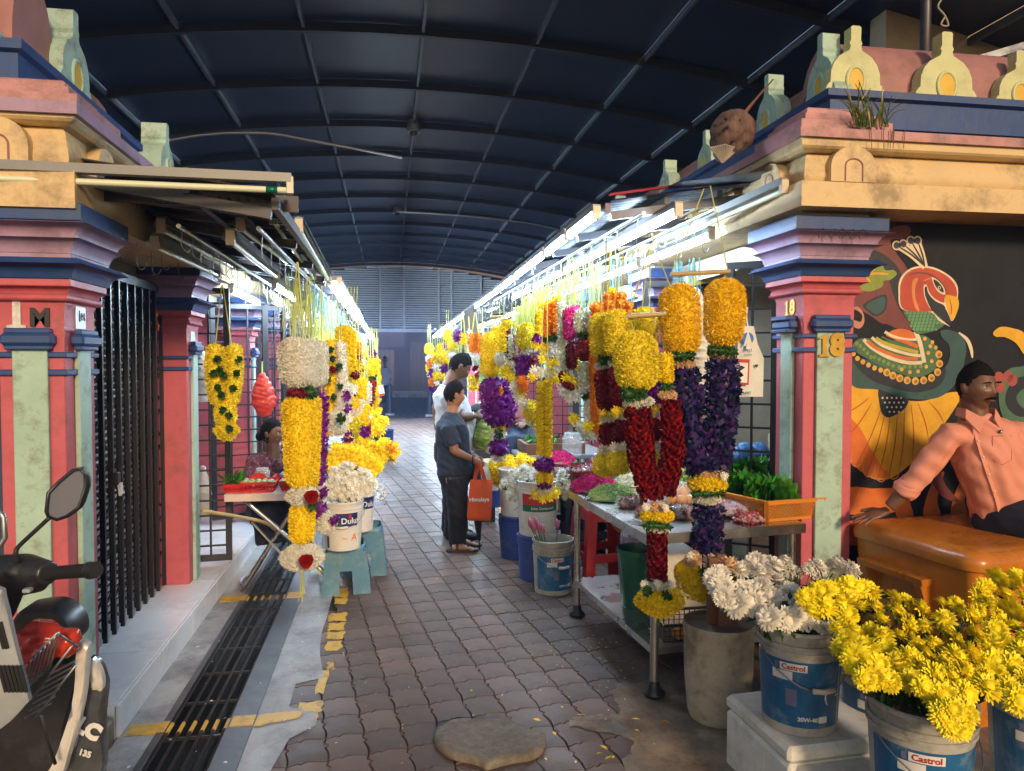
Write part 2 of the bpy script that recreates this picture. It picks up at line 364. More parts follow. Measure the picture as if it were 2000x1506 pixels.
# --- yellow markings
def ypatch(pts, z=.0038):
    g = MB(); c = crom(pts, 3); c = [(a+random.uniform(-.009,.009), b+random.uniform(-.009,.009), z) for a, b in c]
    g.add(c, [tuple(range(len(c)))]); return struct('yellow_marking', g, M['yline'], fix=False)
for y0, y1, x0, x1 in ((3.30,3.42,-.44,-.335),(3.43,3.54,-.42,-.325),(3.62,3.9,-.36,-.325),(3.9,4.0,-.33,-.30),(4.15,4.3,-.36,-.285),(4.32,4.45,-.365,-.28),(4.46,4.6,-.37,-.285),(4.62,4.78,-.38,-.285),(4.95,5.08,-.37,-.30),(5.1,5.3,-.38,-.30),
                       (5.0,5.2,1.06,1.12),(5.22,5.45,1.08,1.14),(5.5,5.7,1.1,1.16),(6.3,6.6,1.12,1.2),(6.65,6.9,1.1,1.2),(6.95,7.3,1.12,1.22),(7.35,7.8,1.14,1.24),(7.85,8.4,1.16,1.26)):
    ypatch([(x0,y0),(x0+.3*(x1-x0),y0+.01),(x1,y0),(x1+.006,(y0+y1)/2),(x1,y1),(x0+.4*(x1-x0),y1-.012),(x0,y1),(x0-.006,(y0+y1)/2)])
ypatch([(-.595,3.33),(-.50,3.34),(-.42,3.37),(-.40,3.41),(-.46,3.45),(-.56,3.43),(-.595,3.42)], .0095)
g = MB(); g.box(-1.13, -1.001, 3.33, 3.43, .003, .006); g.box(-.999, -.968, 3.335, 3.43, .008, .0115); g.box(-.70,-.602,3.335,3.43,.008,.0115); struct('yellow_marking', g, M['yline'])
g = MB(); g.box(-1.13, -1.001, 5.12, 5.24, .003, .006); g.box(-.999, -.968, 5.12, 5.24, .008, .0115); g.box(-.70,-.602,5.12,5.24,.008,.0115); struct('yellow_marking', g, M['yline'])
for yy in (3.34, 5.13):
    for i in range(6):
        g = MB(); g.tube([(-.96+.048*i, yy, -.004), (-.96+.048*i, yy+.09, -.004)], .0095, 6); obj('painted_band', g, M['yline'], dr).location = (.84, -3, 0)
# --- tiled platform in front of the left stalls
plat = MB(); plat.box(-4.2, -1.158, 3.33, 21, -.05, .138); plat = struct('stall_platform', plat, M['conc'])
tm = MB(); tm.box(-.149, .149, -.298, .298, -.004, .009, .002); tm = tm.mesh('tile'); tm.materials.append(M['tile'])
tr = MB(); tr.box(-.006, .006, -.298, .298, -.070, .0675, .002); tr = tr.mesh('riser_tile'); tr.materials.append(M['tile'])
for j in range(29):
    for i in range(3):
        o = bpy.data.objects.new('tile', tm); COL.objects.link(o); o.parent = plat; o.location = (-1.309-.302*i, 3.63+.602*j, .138+random.uniform(-.001,.0005))
    o = bpy.data.objects.new('riser_tile', tr); COL.objects.link(o); o.parent = plat; o.location = (-1.153, 3.63+.602*j, .071)
g = MB(); g.box(-1.5, -1.16, 3.322, 3.329, .0, .14); obj('end_tile', g, M['tile'], plat)
g = MB(); g.box(-1.25, -1.158, 3.05, 3.318, -.04, .11, .02); struct('concrete_block_edge', g, M['cement'])

# ================================================================ STALL BUILDINGS
def sql(g, x0, x1, y0, y1, prof, cap=True):
    return g.rings([[(x0-o, y0-o, z), (x1+o, y0-o, z), (x1+o, y1+o, z), (x0-o, y1+o, z)] for o, z in prof], True, cap, cap)
def cove(o0, z0, o1, z1, n=5, conv=False):
    r = []
    for i in range(n+1):
        t = i/n*PI/2
        r.append((o0+(o1-o0)*(1-math.cos(t)) if not conv else o0+(o1-o0)*math.sin(t), z0+(z1-z0)*(math.sin(t) if not conv else 1-math.cos(t))))
    return r
def pillar(par, x0, x1, y0, y1, zb, dz=0.0, sx=1, damaged=False, top=2.3):
    """x0..x1, y0..y1 footprint; sx=+1: corridor is on the +x side"""
    zt = lambda z: z+dz
    g = MB(); g.box(x0, x1, y0, y1, zb, zt(1.84), .004); p = obj('pillar', g, M['red'], par, smooth=False)
    g = MB(); sql(g, x0, x1, y0, y1, [(0.001, zt(1.62)), (0.003, zt(1.74)), (0.003, zt(1.82)), (0.009, zt(1.838))] + cove(0.009, zt(1.84), .035, zt(1.855), 4, True) + cove(0.025, zt(1.856), .028, zt(1.872), 3) + cove(0.020, zt(1.874), .055, zt(1.90), 4) + [(0.043, zt(1.905)), (0.043, zt(1.93))])
    obj('moulding', g, M['red'], p, smooth=True, auto=35)
    g = MB(); sql(g, x0, x1, y0, y1, [(0.050, zt(1.931))] + cove(0.054, zt(1.935), .115, zt(1.985), 5, False) + [(0.085, zt(2.01))]); obj('capital_band', g, M['blue'], p, smooth=True, auto=35)
    g = MB(); sql(g, x0, x1, y0, y1, [(0.050, zt(2.011)), (0.050, zt(2.03))] + cove(0.054, zt(2.031), .105, zt(2.085), 5) + cove(0.079, zt(2.09), .14, zt(2.14), 5) + [(0.102, zt(2.15))]); obj('capital_moulding', g, M['mauve'], p, smooth=True, auto=35)
    g = MB(); sql(g, x0, x1, y0, y1, [(0.114, zt(2.151)), (0.115, zt(2.155)), (0.115, zt(2.215)), (0.112, zt(2.22))]); obj('capital_slab', g, M['blue'], p)
    g = MB(); sql(g, x0, x1, y0, y1, [(.05, zt(2.221)), (.05, zt(top))]); obj('pillar_head', g, M['soffit'], p)
    W = x1-x0; D = y1-y0; cx = (x0+x1)/2; cy = (y0+y1)/2
    for z0, z1 in ((1.618, 1.640), (1.545, 1.57)):
        g = MB(); sql(g, x0, x1, y0, y1, [(.012, zt(z0)), (.016, zt(z0)+.004), (.016, zt(z1)-.004), (.012, zt(z1))]); obj('band', g, M['blue'], p)
    xf = x1 if sx > 0 else x0
    for kind in (('front', 'side') if (y0 < 4) else ('side',)):
        if kind == 'front': a = (cx-W*.27, cx+W*.27, y0-.022, y0-.0005); b = (cx-W*.40, cx+W*.40, y0-.055, y0-.0005)
        else:
            a = (xf+.0005*sx, xf+.022*sx, cy-D*.20, cy+D*.20); b = (xf+.0005*sx, xf+.055*sx, cy-D*.34, cy+D*.34)
        g = MB(); g.box(*a, zb+.002, zt(1.652), .004); obj('pilaster', g, M['mint'], p)
        g = MB(); g.box(b[0], b[1], b[2], b[3], zt(1.665), zt(1.715), .012); s = .012
        g.box(b[0]+s, b[1]-s, b[2]+s, b[3]-s, zt(1.713), zt(1.735), .004); g.box(b[0]+s, b[1]-s, b[2]+s, b[3]-s, zt(1.648), zt(1.667), .004)
        obj('pilaster_cap', g, M['blue'], p, smooth=True, auto=30)
    return p
def kudu(par, c, ux, wd, h, thick, m, oval=True):
    """horseshoe gable ornament standing at c (base centre), across ux, facing n"""
    ux = Vector(ux); n = Vector((ux.y, -ux.x, 0)); c = Vector(c)
    half = [(.50,0),(.50,.10),(.45,.17),(.43,.17),(.42,.34),(.37,.46),(.28,.56),(.17,.62),(.11,.65),(.09,.71),(.11,.75),(.085,.80),(.09,.98),(.06,1.0)]
    ol = half + [(-x, z) for x, z in half[::-1]]
    g = MB(); g.prism([c+ux*(x*wd)+Vector((0,0,z*h)) for x, z in ol], n*(-thick)); o = obj('gable_ornament', g, m, par, smooth=False)
    if oval:
        pts = [c+ux*(math.cos(t)*wd*.15)+Vector((0,0,h*.21+math.sin(t)*h*.20)) for t in [2*PI*i/20 for i in range(20)]]
        g = MB(); g.tube([p+n*.002 for p in pts]+[pts[0]+n*.002], .011, 6, cap=False); obj('oval_rim', g, m, o, smooth=True)
        g = MB(); g.prism([p+n*.0005 for p in pts], n*.006); obj('oval_inlay', g, M['oval'], o)
    return o
def vault(par, x0, x1, y0, y1, z0, h, axis='y'):
    g = MB(); rs = []
    n = 12
    for e in (0, 1):
        r = []
        for i in range(n+1):
            t = PI*i/n; k = -math.cos(t)
            if axis == 'y': r.append(((x0+x1)/2+k*(x1-x0)/2, y0 if e == 0 else y1, z0+h*math.sin(t)**.8))
            else: r.append((x0 if e == 0 else x1, (y0+y1)/2+k*(y1-y0)/2, z0+h*math.sin(t)**.8))
        rs.append(r)
    g.rings(rs, True, True, True); return obj('barrel_vault', g, M['vault'], par, smooth=True, auto=40)

LB = thing('stall_row_building', 'rose and blue temple-style stall row on the side with pillar 1, behind the parked scooter', 'building', (-1.5, 3.3, 0), group='temple-style stall rows')
RB = thing('stall_row_building', 'rose and blue temple-style stall row with pillar 18 and the painted peacock wall', 'building', (2.3, 3.5, 0), group='temple-style stall rows')
def B(par, f):
    return f
# children are built in world space; parent inverse keeps the empties at their bases
def settle(par):
    inv = par.matrix_world.inverted() if False else Matrix.Translation(-par.location)
    for o in bpy.data.objects:
        if o.parent == par: o.matrix_parent_inverse = inv
LP = [(3.25, 3.55), (5.07, 5.35), (7.25, 7.53), (9.1, 9.38), (11.2, 11.48), (13.2, 13.48), (15.3, 15.58), (17.4, 17.68), (19.6,19.88)]
p1 = None
for i, (a, b) in enumerate(LP):
    p = pillar(LB, -1.30-(.22 if i else .24), -1.30, a, b, .147 if i else .0, sx=1)
    if i == 0: p1 = p
RP = [(3.5, 3.77), (5.6, 5.87), (7.7, 7.97), (9.7, 9.97), (11.7, 11.97), (13.7, 13.97), (15.8, 16.07), (17.9, 18.17), (19.9, 20.17)]
p18 = None
for i, (a, b) in enumerate(RP):
    p = pillar(RB, 2.09, 2.09+.275, a, b, 0, dz=.105, sx=-1, top=2.26)
    if i == 0: p18 = p
# chipped plaster on the head of pillar 18
g = MB()
for i in range(5):
    cxx = 2.09+.02+.055*i; pts = crom([(cxx+.024*math.cos(t)*random.uniform(.8,1.2), 2.23+.03*math.sin(t)*random.uniform(.7,1.2)) for t in [2*PI*k/7 for k in range(7)]], 3)
    ln = [(x, 3.5-.128, z) for x, z in pts]; g.tube(ln[:int(len(ln)*.7)], .0025, 4)
obj('plaster_crack', g, M['ground'], p18)
# ---- left cornice and parapet
def cornice(par, x0, x1, y0, y1, zs, sgn):
    f0, f1, a1, l1, p1_, p2_, p3_ = zs
    g = MB(); sql(g, x0, x1, y0, y1, [(0, f0), (0, f1)]); fr = obj('frieze', g, M['cream'], par)
    g = MB(); sql(g, x0+.05, x1-.05, y0+.05, y1-.05, [(.0, f1+.001), (.015, f1+.02), (.02, f1+.3*(a1-f1)), (.0, a1-.02), (-.02, a1)]); obj('cornice_cove', g, M['cream'], par, smooth=True, auto=40)
    g = MB(); sql(g, x0, x1, y0, y1, [(-.03, a1+.001), (-.01, a1+.01), (0, a1+.02), (0, l1)]); obj('cornice_ledge', g, M['cream'], par)
    g = MB(); sql(g, x0, x1, y0, y1, [(.02, l1+.001), (.02, p1_)]); obj('cornice_course', g, M['pink'] if sgn else M['mauve'], par)
    return fr
def smallarch(par, c, ux, wd, h, m):
    ux = Vector(ux); n = Vector((ux.y, -ux.x, 0)); c = Vector(c)
    ol = [(-.5,0)]+[(.5*-math.cos(t), .45+.55*math.sin(t)) for t in [PI*i/14 for i in range(15)]]+[(.5,0)]
    g = MB(); g.prism([c+ux*(x*wd)+Vector((0,0,z*h)) for x, z in ol], n*.05); o = obj('cornice_arch', g, m, par)
    il = [(-.19,.02)]+[(.19*-math.cos(t), .45+.20*math.sin(t)) for t in [PI*i/10 for i in range(11)]]+[(.19,.02)]
    g = MB(); g.tube([c+n*.052+ux*(x*wd)+Vector((0,0,z*h)) for x, z in il], .004, 4); obj('arch_groove', g, M['vault'], o)
def stepped(par, x0, x1, y0, y1, z, m, k=1.0):
    g = MB(); sql(g, x0, x1, y0, y1, [(.0, z), (.0, z+.035*k), (-.03, z+.036*k)] + [(-.03-.02*math.sin(t), z+.036*k+.045*k*(1-math.cos(t))) for t in (.3,.7,1.1,1.5)] + [(-.07, z+.082*k), (-.07, z+.10*k), (-.08, z+.11*k)])
    return obj('corner_steps', g, m, par, smooth=True, auto=30)
zl = (2.195, 2.34, 2.52, 2.55, 2.60, 2.68, 2.71)
cornice(LB, -4.5, -1.20, 3.12, 20.5, zl, 0)
stepped(LB, -1.75, -1.19, 3.13, 3.6, 2.602, M['pink'], 1.0)
for xx in (-1.47, -1.95): smallarch(LB, (xx, 3.165, 2.342), (1,0,0), .22, .19, M['cream'])
for yy in (3.45, 3.85, 4.4, 5.0, 5.7, 6.4): smallarch(LB, (-1.245, yy, 2.342), (0,1,0), .2, .17, M['cream'])
g = MB(); sql(g, -4.4, -1.48, 3.32, 4.75, [(-.03, 2.60), (-.03, 2.74), (.0, 2.745), (.0, 2.85), (.025, 2.86), (.025, 2.90)]); obj('parapet_slab', g, M['blue'], LB)
g = MB(); sql(g, -4.4, -1.48, 4.78, 20.4, [(-.03, 2.60), (-.03, 2.72), (.0, 2.725), (.0, 2.83)]); obj('parapet_slab', g, M['blue'], LB)
vault(LB, -4.3, -1.56, 3.45, 3.85, 2.902, .42, 'x'); vault(LB, -2.1, -1.6, 3.5, 4.7, 2.902, .30, 'y')
kudu(LB, (-1.78, 3.36, 2.902), (1,0,0), .40, .50, .09, M['mint'])
for k, yy in enumerate((3.95, 5.45, 7.0, 8.6, 10.2, 11.8)):
    kudu(LB, (-1.50, yy, 2.902 if k == 0 else 2.832), (0,1,0), .36, .40, .16, M['mint'], oval=True)
    if k: vault(LB, -2.1, -1.62, yy-.75, yy+.75, 2.832, .24, 'y'); kudu(LB, (-1.75, yy-.75, 2.832), (1,0,0), .34, .34, .06, M['ykudu'], oval=True)
# ---- right cornice and parapet
zr = (2.35, 2.47, 2.62, 2.675, 2.72, 2.8, 2.85)
cornice(RB, 1.95, 7.0, 3.30, 20.6, zr, 1)
stepped(RB, 1.94, 2.42, 3.29, 3.75, 2.722, M['pink'], 1.1)
for xx in (2.22,): smallarch(RB, (xx, 3.345, 2.472), (1,0,0), .24, .17, M['cream'])
for yy in (3.6, 4.1, 4.7, 5.4): smallarch(RB, (1.995, yy, 2.472), (0,-1,0), .2, .15, M['cream'])
g = MB(); sql(g, 2.22, 7.0, 3.50, 20.5, [(-.03, 2.72), (-.03, 2.80), (.0, 2.805), (.0, 2.94), (.03, 2.95), (.03, 2.985)]); ps = obj('parapet_slab', g, M['slate'], RB)
ps.data.materials.clear(); ps.data.materials.append(M['blue'])
vault(RB, 2.38, 7.0, 3.62, 4.05, 2.987, .37, 'x'); vault(RB, 2.35, 2.9, 4.0, 8.8, 2.987, .30, 'y')
kudu(RB, (2.40, 3.56, 2.987), (1,0,0), .33, .36, .06, M['ykudu']); kudu(RB, (2.92, 3.545, 2.987), (1,0,0), .36, .36, .07, M['ykudu']); kudu(RB, (3.38, 3.56, 2.987), (1,0,0), .30, .30, .06, M['ykudu'])
for k, yy in enumerate((3.68, 4.25, 5.15, 5.95, 7.3, 8.6)):
    kudu(RB, (2.27, yy, 2.987), (0,-1,0), .28, .36 if k < 2 else .30, .10, M['mint'])
# ---- walls, ceilings and back walls of the stalls
g = MB(); g.box(2.365, 7.0, 3.605, 3.75, -.05, 2.35); peacock_wall = obj('wall', g, mat('mural_ground', (.009,.011,.017), .6, var=.3, scale=6, bump=.5, bscale=25, spec=.25), RB)
g = MB(); g.box(2.24, 3.6, 3.78, 20.4, 2.20, 2.34); obj('ceiling', g, M['soffit'], RB)
g = MB(); g.box(3.3, 3.4, 3.78, 20.4, 0, 2.2); obj('back_wall', g, M['wall'], RB)
g = MB(); g.box(-3.2, -1.56, 3.4, 20.4, 2.10, 2.19); obj('ceiling', g, M['soffit'], LB)
g = MB(); g.box(-2.9, -2.8, 3.4, 20.4, .147, 2.1); obj('back_wall', g, M['wall'], LB)
for i in range(1, len(LP)):
    g = MB(); g.box(-2.8, -1.53, LP[i][0]+.1, LP[i][0]+.2, .147, 2.1); obj('side_wall', g, M['red'], LB)
    if i < len(RP): g = MB(); g.box(2.37, 3.3, RP[i][0]+.1, RP[i][0]+.2, 0, 2.2); obj('side_wall', g, M['wall'], RB)
# front wall of the left end with pillars running out of frame
g = MB(); g.box(-4.3, -1.545, 3.42, 3.55, .0, 2.19); obj('wall', g, mat('navy_side_wall', (.02,.04,.09), .6), LB)
# ---- house numbers
GOLD = mat('brass_numerals', (.62,.36,.06), .3, metal=.7, var=.2, scale=20)
def serif_one(par, c, h, ux, m, th):
    ux = Vector(ux); n = Vector((ux.y, -ux.x, 0)); c = Vector(c)
    P_ = [(-.26,-.5),(.26,-.5),(.26,-.40),(.12,-.38),(.12,.5),(.02,.5),(-.28,.36),(-.28,.29),(-.10,.33),(-.10,-.38),(-.26,-.40)]
    return obj('numeral', MB().prism([c+ux*(x*h)+Vector((0,0,z*h)) for x, z in P_], n*th), m, par)
serif_one(p18, (2.187, 3.4775, 1.682), .112, (1,0,0), GOLD, .012); text_on('numeral', '8', .15, (2.258, 3.472, 1.682), (1,0,0), (0,0,1), GOLD, p18, .006, .009)
serif_one(p18, (2.088, 3.655, 1.885), .075, (0,-1,0), GOLD, .006); text_on('numeral', '8', .10, (2.084, 3.60, 1.885), (0,-1,0), (0,0,1), GOLD, p18, .003, .003)
WM = mat('white_metal_numeral', (.6,.6,.58), .4, var=.2, scale=30, dirt=(.2,.1,.05), dscale=20)
serif_one(p1, (-1.47, 3.2495, 1.80), .135, (1,0,0), WM, .012)
text_on('numeral', 'M', .10, (-1.385, 3.243, 1.775), (1,0,0), (0,0,1), M['black'], p1, .004, .004)
g = MB(); g.box(-1.299, -1.293, 3.35, 3.45, 1.74, 1.845); pl = obj('number_plate', g, M['galv'], p1)
text_on('numeral', '1', .07, (-1.291, 3.385, 1.79), (0,1,0), (0,0,1), M['black'], pl, .001); text_on('numeral', 'M', .05, (-1.291, 3.42, 1.79), (0,1,0), (0,0,1), M['black'], pl, .001)
g = MB(); g.box(-1.299, -1.293, 5.15, 5.27, 1.70, 1.80); obj('number_plate', g, M['galv'], LB)

# ---- gates
def grille(par, p0, p1, z0, z1, px_, pz, w=.014, name='grille_door'):
    """square-mesh steel door from p0 to p1 (x, y)"""
    a = Vector((p0[0], p0[1], 0)); b = Vector((p1[0], p1[1], 0)); d = b-a; L = d.length; d.normalize(); n = Vector((-d.y, d.x, 0))
    f = MB()
    for q in (a, b): f.obox(q+Vector((0,0,(z0+z1)/2)), d, n, (0,0,1), .02, .018, (z1-z0)/2)
    for z in (z0+.02, z1-.02): f.obox((a+b)/2+Vector((0,0,z)), d, n, (0,0,1), L/2-.02, .016, .02)
    o = obj(name, f, M['black'], par)
    k = max(1, int(L/px_)); nz = max(1, int((z1-z0)/pz))
    vb = MB(); vb.obox((0,0,(z0+z1)/2), d, n, (0,0,1), w/2, w/2, (z1-z0)/2-.04); vb = vb.mesh('upright'); vb.materials.append(M['black'])
    for i in range(1, k): q = bpy.data.objects.new('upright', vb); COL.objects.link(q); q.parent = o; q.location = a+d*(L*i/k)
    hb = MB(); hb.obox(((a+b)/2), d, n, (0,0,1), L/2-.02, w/2, w/2-.001); hb = hb.mesh('crossbar'); hb.materials.append(M['black'])
    for i in range(1, nz): q = bpy.data.objects.new('crossbar', hb); COL.objects.link(q); q.parent = o; q.location = (0,0,z0+(z1-z0)*i/nz)
    return o
# folding gate between pillars 1 and 2, roller shutter behind
gt = obj('folding_gate', MB().box(-1.475, -1.445, 3.56, 5.06, 2.04, 2.09), M['black'], LB)
gb = MB(); gb.box(-.010, .010, -.009, .009, .16, 2.04); gb = gb.mesh('gate_bar'); gb.materials.append(M['black'])
for i in range(24):
    q = bpy.data.objects.new('gate_bar', gb); COL.objects.link(q); q.parent = gt; q.location = (-1.46+(.014 if i % 2 else -.014), 3.60+i*.0625, 0)
sb = MB(); sb.box(-.004, .004, -.035, .035, -.006, .006); sb = sb.mesh('gate_link'); sb.materials.append(M['black'])
lk = MB()
for i in range(23):
    for j in range(16):
        z = .24+.115*j; y = 3.63+i*.0625; s = 1 if (i+j) % 2 else -1
        lk.bar((-1.463, y-.035, z-.02*s), (-1.463, y+.035, z+.02*s), .006, .014)
obj('gate_links', lk, M['black'], gt, kind='stuff')
g = MB(); g.box(-1.435, -1.41, 4.14, 4.19, .95, 1.02, .006); lock = obj('padlock', g, M['black'], gt)
g = MB(); g.obox((-1.405, 4.165, .93), (0,1,.3), (1,0,0), (0,-.3,1), .02, .006, .03); obj('padlock_body', g, WM, lock)
sh = obj('roller_shutter', MB().box(-1.62, -1.60, 3.56, 5.06, .15, 2.08), M['ground'], LB)
ss = MB(); ss.tube([(0,-.745,0),(0,.745,0)], .02, 6, flat=.35); ss = ss.mesh('shutter_slat', True); ss.materials.append(mat('shutter_grey', (.55,.56,.54), .45, var=.15, obr=.15))
for j in range(48):
    q = bpy.data.objects.new('shutter_slat', ss); COL.objects.link(q); q.parent = sh; q.location = (-1.595, 4.31, .19+.039*j)
grille(LB, (-1.62, 5.45), (-1.14, 5.50), .19, 2.12, .12, .105)
grille(LB, (-1.55, 6.9), (-1.14, 7.1), .19, 2.12, .13, .11)
grille(LB, (-1.14, 7.15), (-1.0, 7.3), .19, 2.12, .08, .11)
for i in range(3, 8): grille(LB, (-1.5, LP[i][0]-.15), (-1.08, LP[i][0]-.05), .19, 2.12, .13, .12)
grille(RB, (2.17, 3.93), (1.97, 4.08), .12, 2.18, .085, .13)
for i in range(1, 6): grille(RB, (2.4, RP[i][0]-.2), (1.95, RP[i][0]-.1), .05, 2.22, .13, .12)
settle(LB); settle(RB)
def settle(par):
    inv = par.matrix_basis.inverted()
    for o in bpy.data.objects:
        if o.parent == par: o.matrix_parent_inverse = inv
    return par
# ================================================================ CANOPY ROOF over the lane
RX = .32; RR = 19.0; RZ = 4.72
def rz_(x, lift=0): return RZ + lift - (RR - math.sqrt(max(0, RR*RR-(x-RX)**2)))
cr = thing('canopy_roof', 'big dark arched steel canopy roof of navy sheets over the whole lane', 'roof', (RX, 10, RZ))
ribY = [7.05+1.38*i for i in range(-2, 13)]; purX = [RX+1.08*i for i in range(-8, 10)]
for Y in ribY:
    g = MB(); xs = [RX-9.5+.5*i for i in range(42)]
    g.rings([[(x, Y-.025, rz_(x)-.0), (x, Y+.025, rz_(x)-.0), (x, Y+.025, rz_(x)-.085), (x, Y-.025, rz_(x)-.085)] for x in xs], True, True, True)
    obj('arched_rib', g, M['rib'], cr)
for X in purX:
    for k in range(len(ribY)-1):
        g = MB(); g.box(X-.014, X+.014, ribY[k]+.027, ribY[k+1]-.027, rz_(X)-.06, rz_(X)-.005); obj('purlin', g, M['purlin'], cr)
def panel(x0, x1, y0, y1):
    g = MB(); nx, ny = 6, 2; rs = []
    for j in range(ny+1):
        y = y0+(y1-y0)*j/ny; b = .02*math.sin(PI*j/ny)
        rs.append([(x0+(x1-x0)*i/nx, y, rz_(x0+(x1-x0)*i/nx)+.012+b*math.sin(PI*i/nx)*.6) for i in range(nx+1)])
    g.rings(rs, False); return g
for k in range(len(ribY)-1):
    for i in range(len(purX)-1):
        obj('roof_panel', panel(purX[i]+.003, purX[i+1]-.003, ribY[k], ribY[k+1]), M['roof'], cr, smooth=True, fix=False)
settle(cr)
# ---- louvred gable at the far end
YE = 23.8
gw = thing('louvred_gable', 'pale blue-grey louvred gable wall closing the far end of the canopy', 'gable wall', (RX, YE, 2.7))
for z in [2.72+.0715*i for i in range(31)]:
    # width of the slat under the arch
    h = RZ-.10 - z
    if h < .02: break
    half = math.sqrt(max(0, 2*13.0*h-h*h)); half = min(half, 5.2)
    g = MB(); g.obox((RX, YE, z), (1,0,0), (0,.55,-.83), (0,.83,.55), half, .028, .003); obj('louvre_slat', g, M['louv'], gw)
for x in (-2.6, -1.75, -.3, .45, 1.55, 1.95, 2.9, 4.1):
    h = rz_(x); g = MB(); g.box(x-.03, x+.03, YE-.09, YE-.05, 2.66, min(h, RZ-.1-(x-RX)**2/26)); obj('mullion', g, M['louv'], gw)
g = MB(); g.box(-5, 6, YE-.06, YE+.06, 2.55, 2.655); obj('bottom_rail', g, M['louv'], gw)
g = MB(); g.box(-5, 6, YE+.15, YE+.17, 2.6, 4.8); obj('backing_sheet', g, M['black'], gw)
settle(gw)
# ---- beyond the canopy: pavement opposite, shuttered shop front, bollards, distant man
g = MB(); g.box(-14, 16, 34, 40, -.012, .12); struct('far_pavement', g, M['conc'])
fb = thing('shophouse', 'dark shuttered shophouse front across the street behind the bollards', 'building', (0, 38, .12))
FW = mat('far_wall', (.012,.014,.018), .7, var=.2, scale=1)
g = MB(); g.box(-12, 14, 38, 38.4, .12, 6.5); obj('wall', g, FW, fb)
for i, (x0, x1, z0, z1, mm) in enumerate([(-2.2,-.95,2.3,3.1,'rib'),(-.8,.75,2.35,3.1,'rib'),(-2.3,.2,.4,2.2,'darksteel'),(1.0,3.1,.13,2.6,'rib'),(3.3,5.5,.13,2.6,'darksteel')]):
    g = MB(); g.box(x0, x1, 37.93, 37.995, z0, z1); o = obj('shop_shutter', g, M[mm], fb)
    if z1-z0 > 1.2:
        g = MB(); k = int((x1-x0)/.22)
        for j in range(1, k): g.box(x0+(x1-x0)*j/k-.02, x0+(x1-x0)*j/k+.02, 37.88, 37.928, z0, z1)
        obj('shutter_bar', g, M['black'], o, kind='stuff')
g = MB(); g.box(-.4, .5, 37.75, 37.9, 3.32, 3.42, .02); obj('wall_lamp', g, emit('far_lamp', (.9,.95,.55), 3), fb)
g = MB()
for i in range(9): g.tube([(-2.0+.1*i, 37.9, 2.95-.12*(i % 3)), (-1.93+.1*i, 37.9, 2.85-.12*(i % 3))], .02, 5)
obj('neon_sign', g, emit('neon_green', (.05,.9,.55), 1.6), fb); settle(fb)
for k, (x, y, lab) in enumerate([(-.02, 22.6, 'dark round-capped bollard nearer the stalls with the seated woman, at the lane end'), (1.16, 22.0, 'dark round-capped bollard in the middle of the lane end'), (2.3, 22.3, 'dark bollard beside the far stall buckets at the lane end')]):
    b = thing('bollard', lab, 'bollard', (x, y, -.01), group='bollards across the lane end')
    g = MB(); g.lathe([(.10,0),(.095,.05),(.085,.06),(.08,.75),(.095,.76),(.095,.80),(.07,.81),(.065,.86)], 16, (x,y,-.01), True, True); obj('post', g, mat('bollard_paint', (.02,.025,.035), .4), b, smooth=True, auto=40)
    g = MB(); g.ball((x,y,.88), .07, 12, 8); obj('cap', g, M['darksteel'], b, smooth=True)
    g = MB(); g.box(x-.14, x+.14, y-.14, y+.14, -.012, .05, .01); obj('base', g, M['conc'], b); settle(b)
# ---- CCTV cameras and loose conduits under the roof
for k, (px, py, Y, lab) in enumerate([(808,254,9.75,'white dome security camera on the middle purlin above the lane'), (776,414,15.2,'small security camera near the far conduit under the roof')]):
    p = ay(px, py, Y); t = thing('security_camera', lab, 'camera', p)
    g = MB(); g.lathe([(.02,.14),(.06,.13),(.085,.06),(.09,0),(.08,-.03)], 16, p, True, True); obj('housing', g, M['batten'], t, smooth=True, auto=50)
    g = MB(); g.ball(p+Vector((0,-.02,-.03)), .055, 12, 8); obj('lens', g, M['black'], t, smooth=True); settle(t)
def conduit(pts, Y, lab):
    P = [ay(x, y, Y if not isinstance(Y, list) else Y[i]) for i, (x, y) in enumerate(pts)]
    o = obj('conduit', MB().tube(crom([tuple(p) for p in P], 6, False), .016, 8), M['galv'], smooth=True); return tag(o, lab, 'pipe')
conduit([(250,290),(335,273),(410,262),(490,259),(540,262),(600,273),(690,290),(785,308)], 8.3, 'long grey conduit bowing under the canopy towards the stall with pillar 1')
conduit([(772,413),(860,418),(960,427),(1040,438),(1095,450)], 12.5, 'grey conduit running from the far security camera towards the lit stalls')
# ---- steel pole and bright wall behind the right parapet
p = ax(1952, 40, 3.6); g = MB(); g.tube([(3.62, 4.6, 2.9), (3.62, 4.6, 5.2)], .035, 12); tag(obj('roof_post', g, M['darksteel'], smooth=True), 'dark steel canopy post rising behind the vaulted parapet', 'post')
g = MB(); g.bar((2.9,4.75,3.35), (5.2,4.75,4.1), .05, .05); tag(obj('brace', g, M['galv']), 'slanting pale brace behind the vaulted parapet above the peacock wall', 'brace')
g = MB(); g.box(3.9, 7.5, 5.4, 5.6, 2.9, 6.0); tag(obj('wall_behind', g, M['wall']), 'pale plastered wall glimpsed behind the canopy post', 'wall')

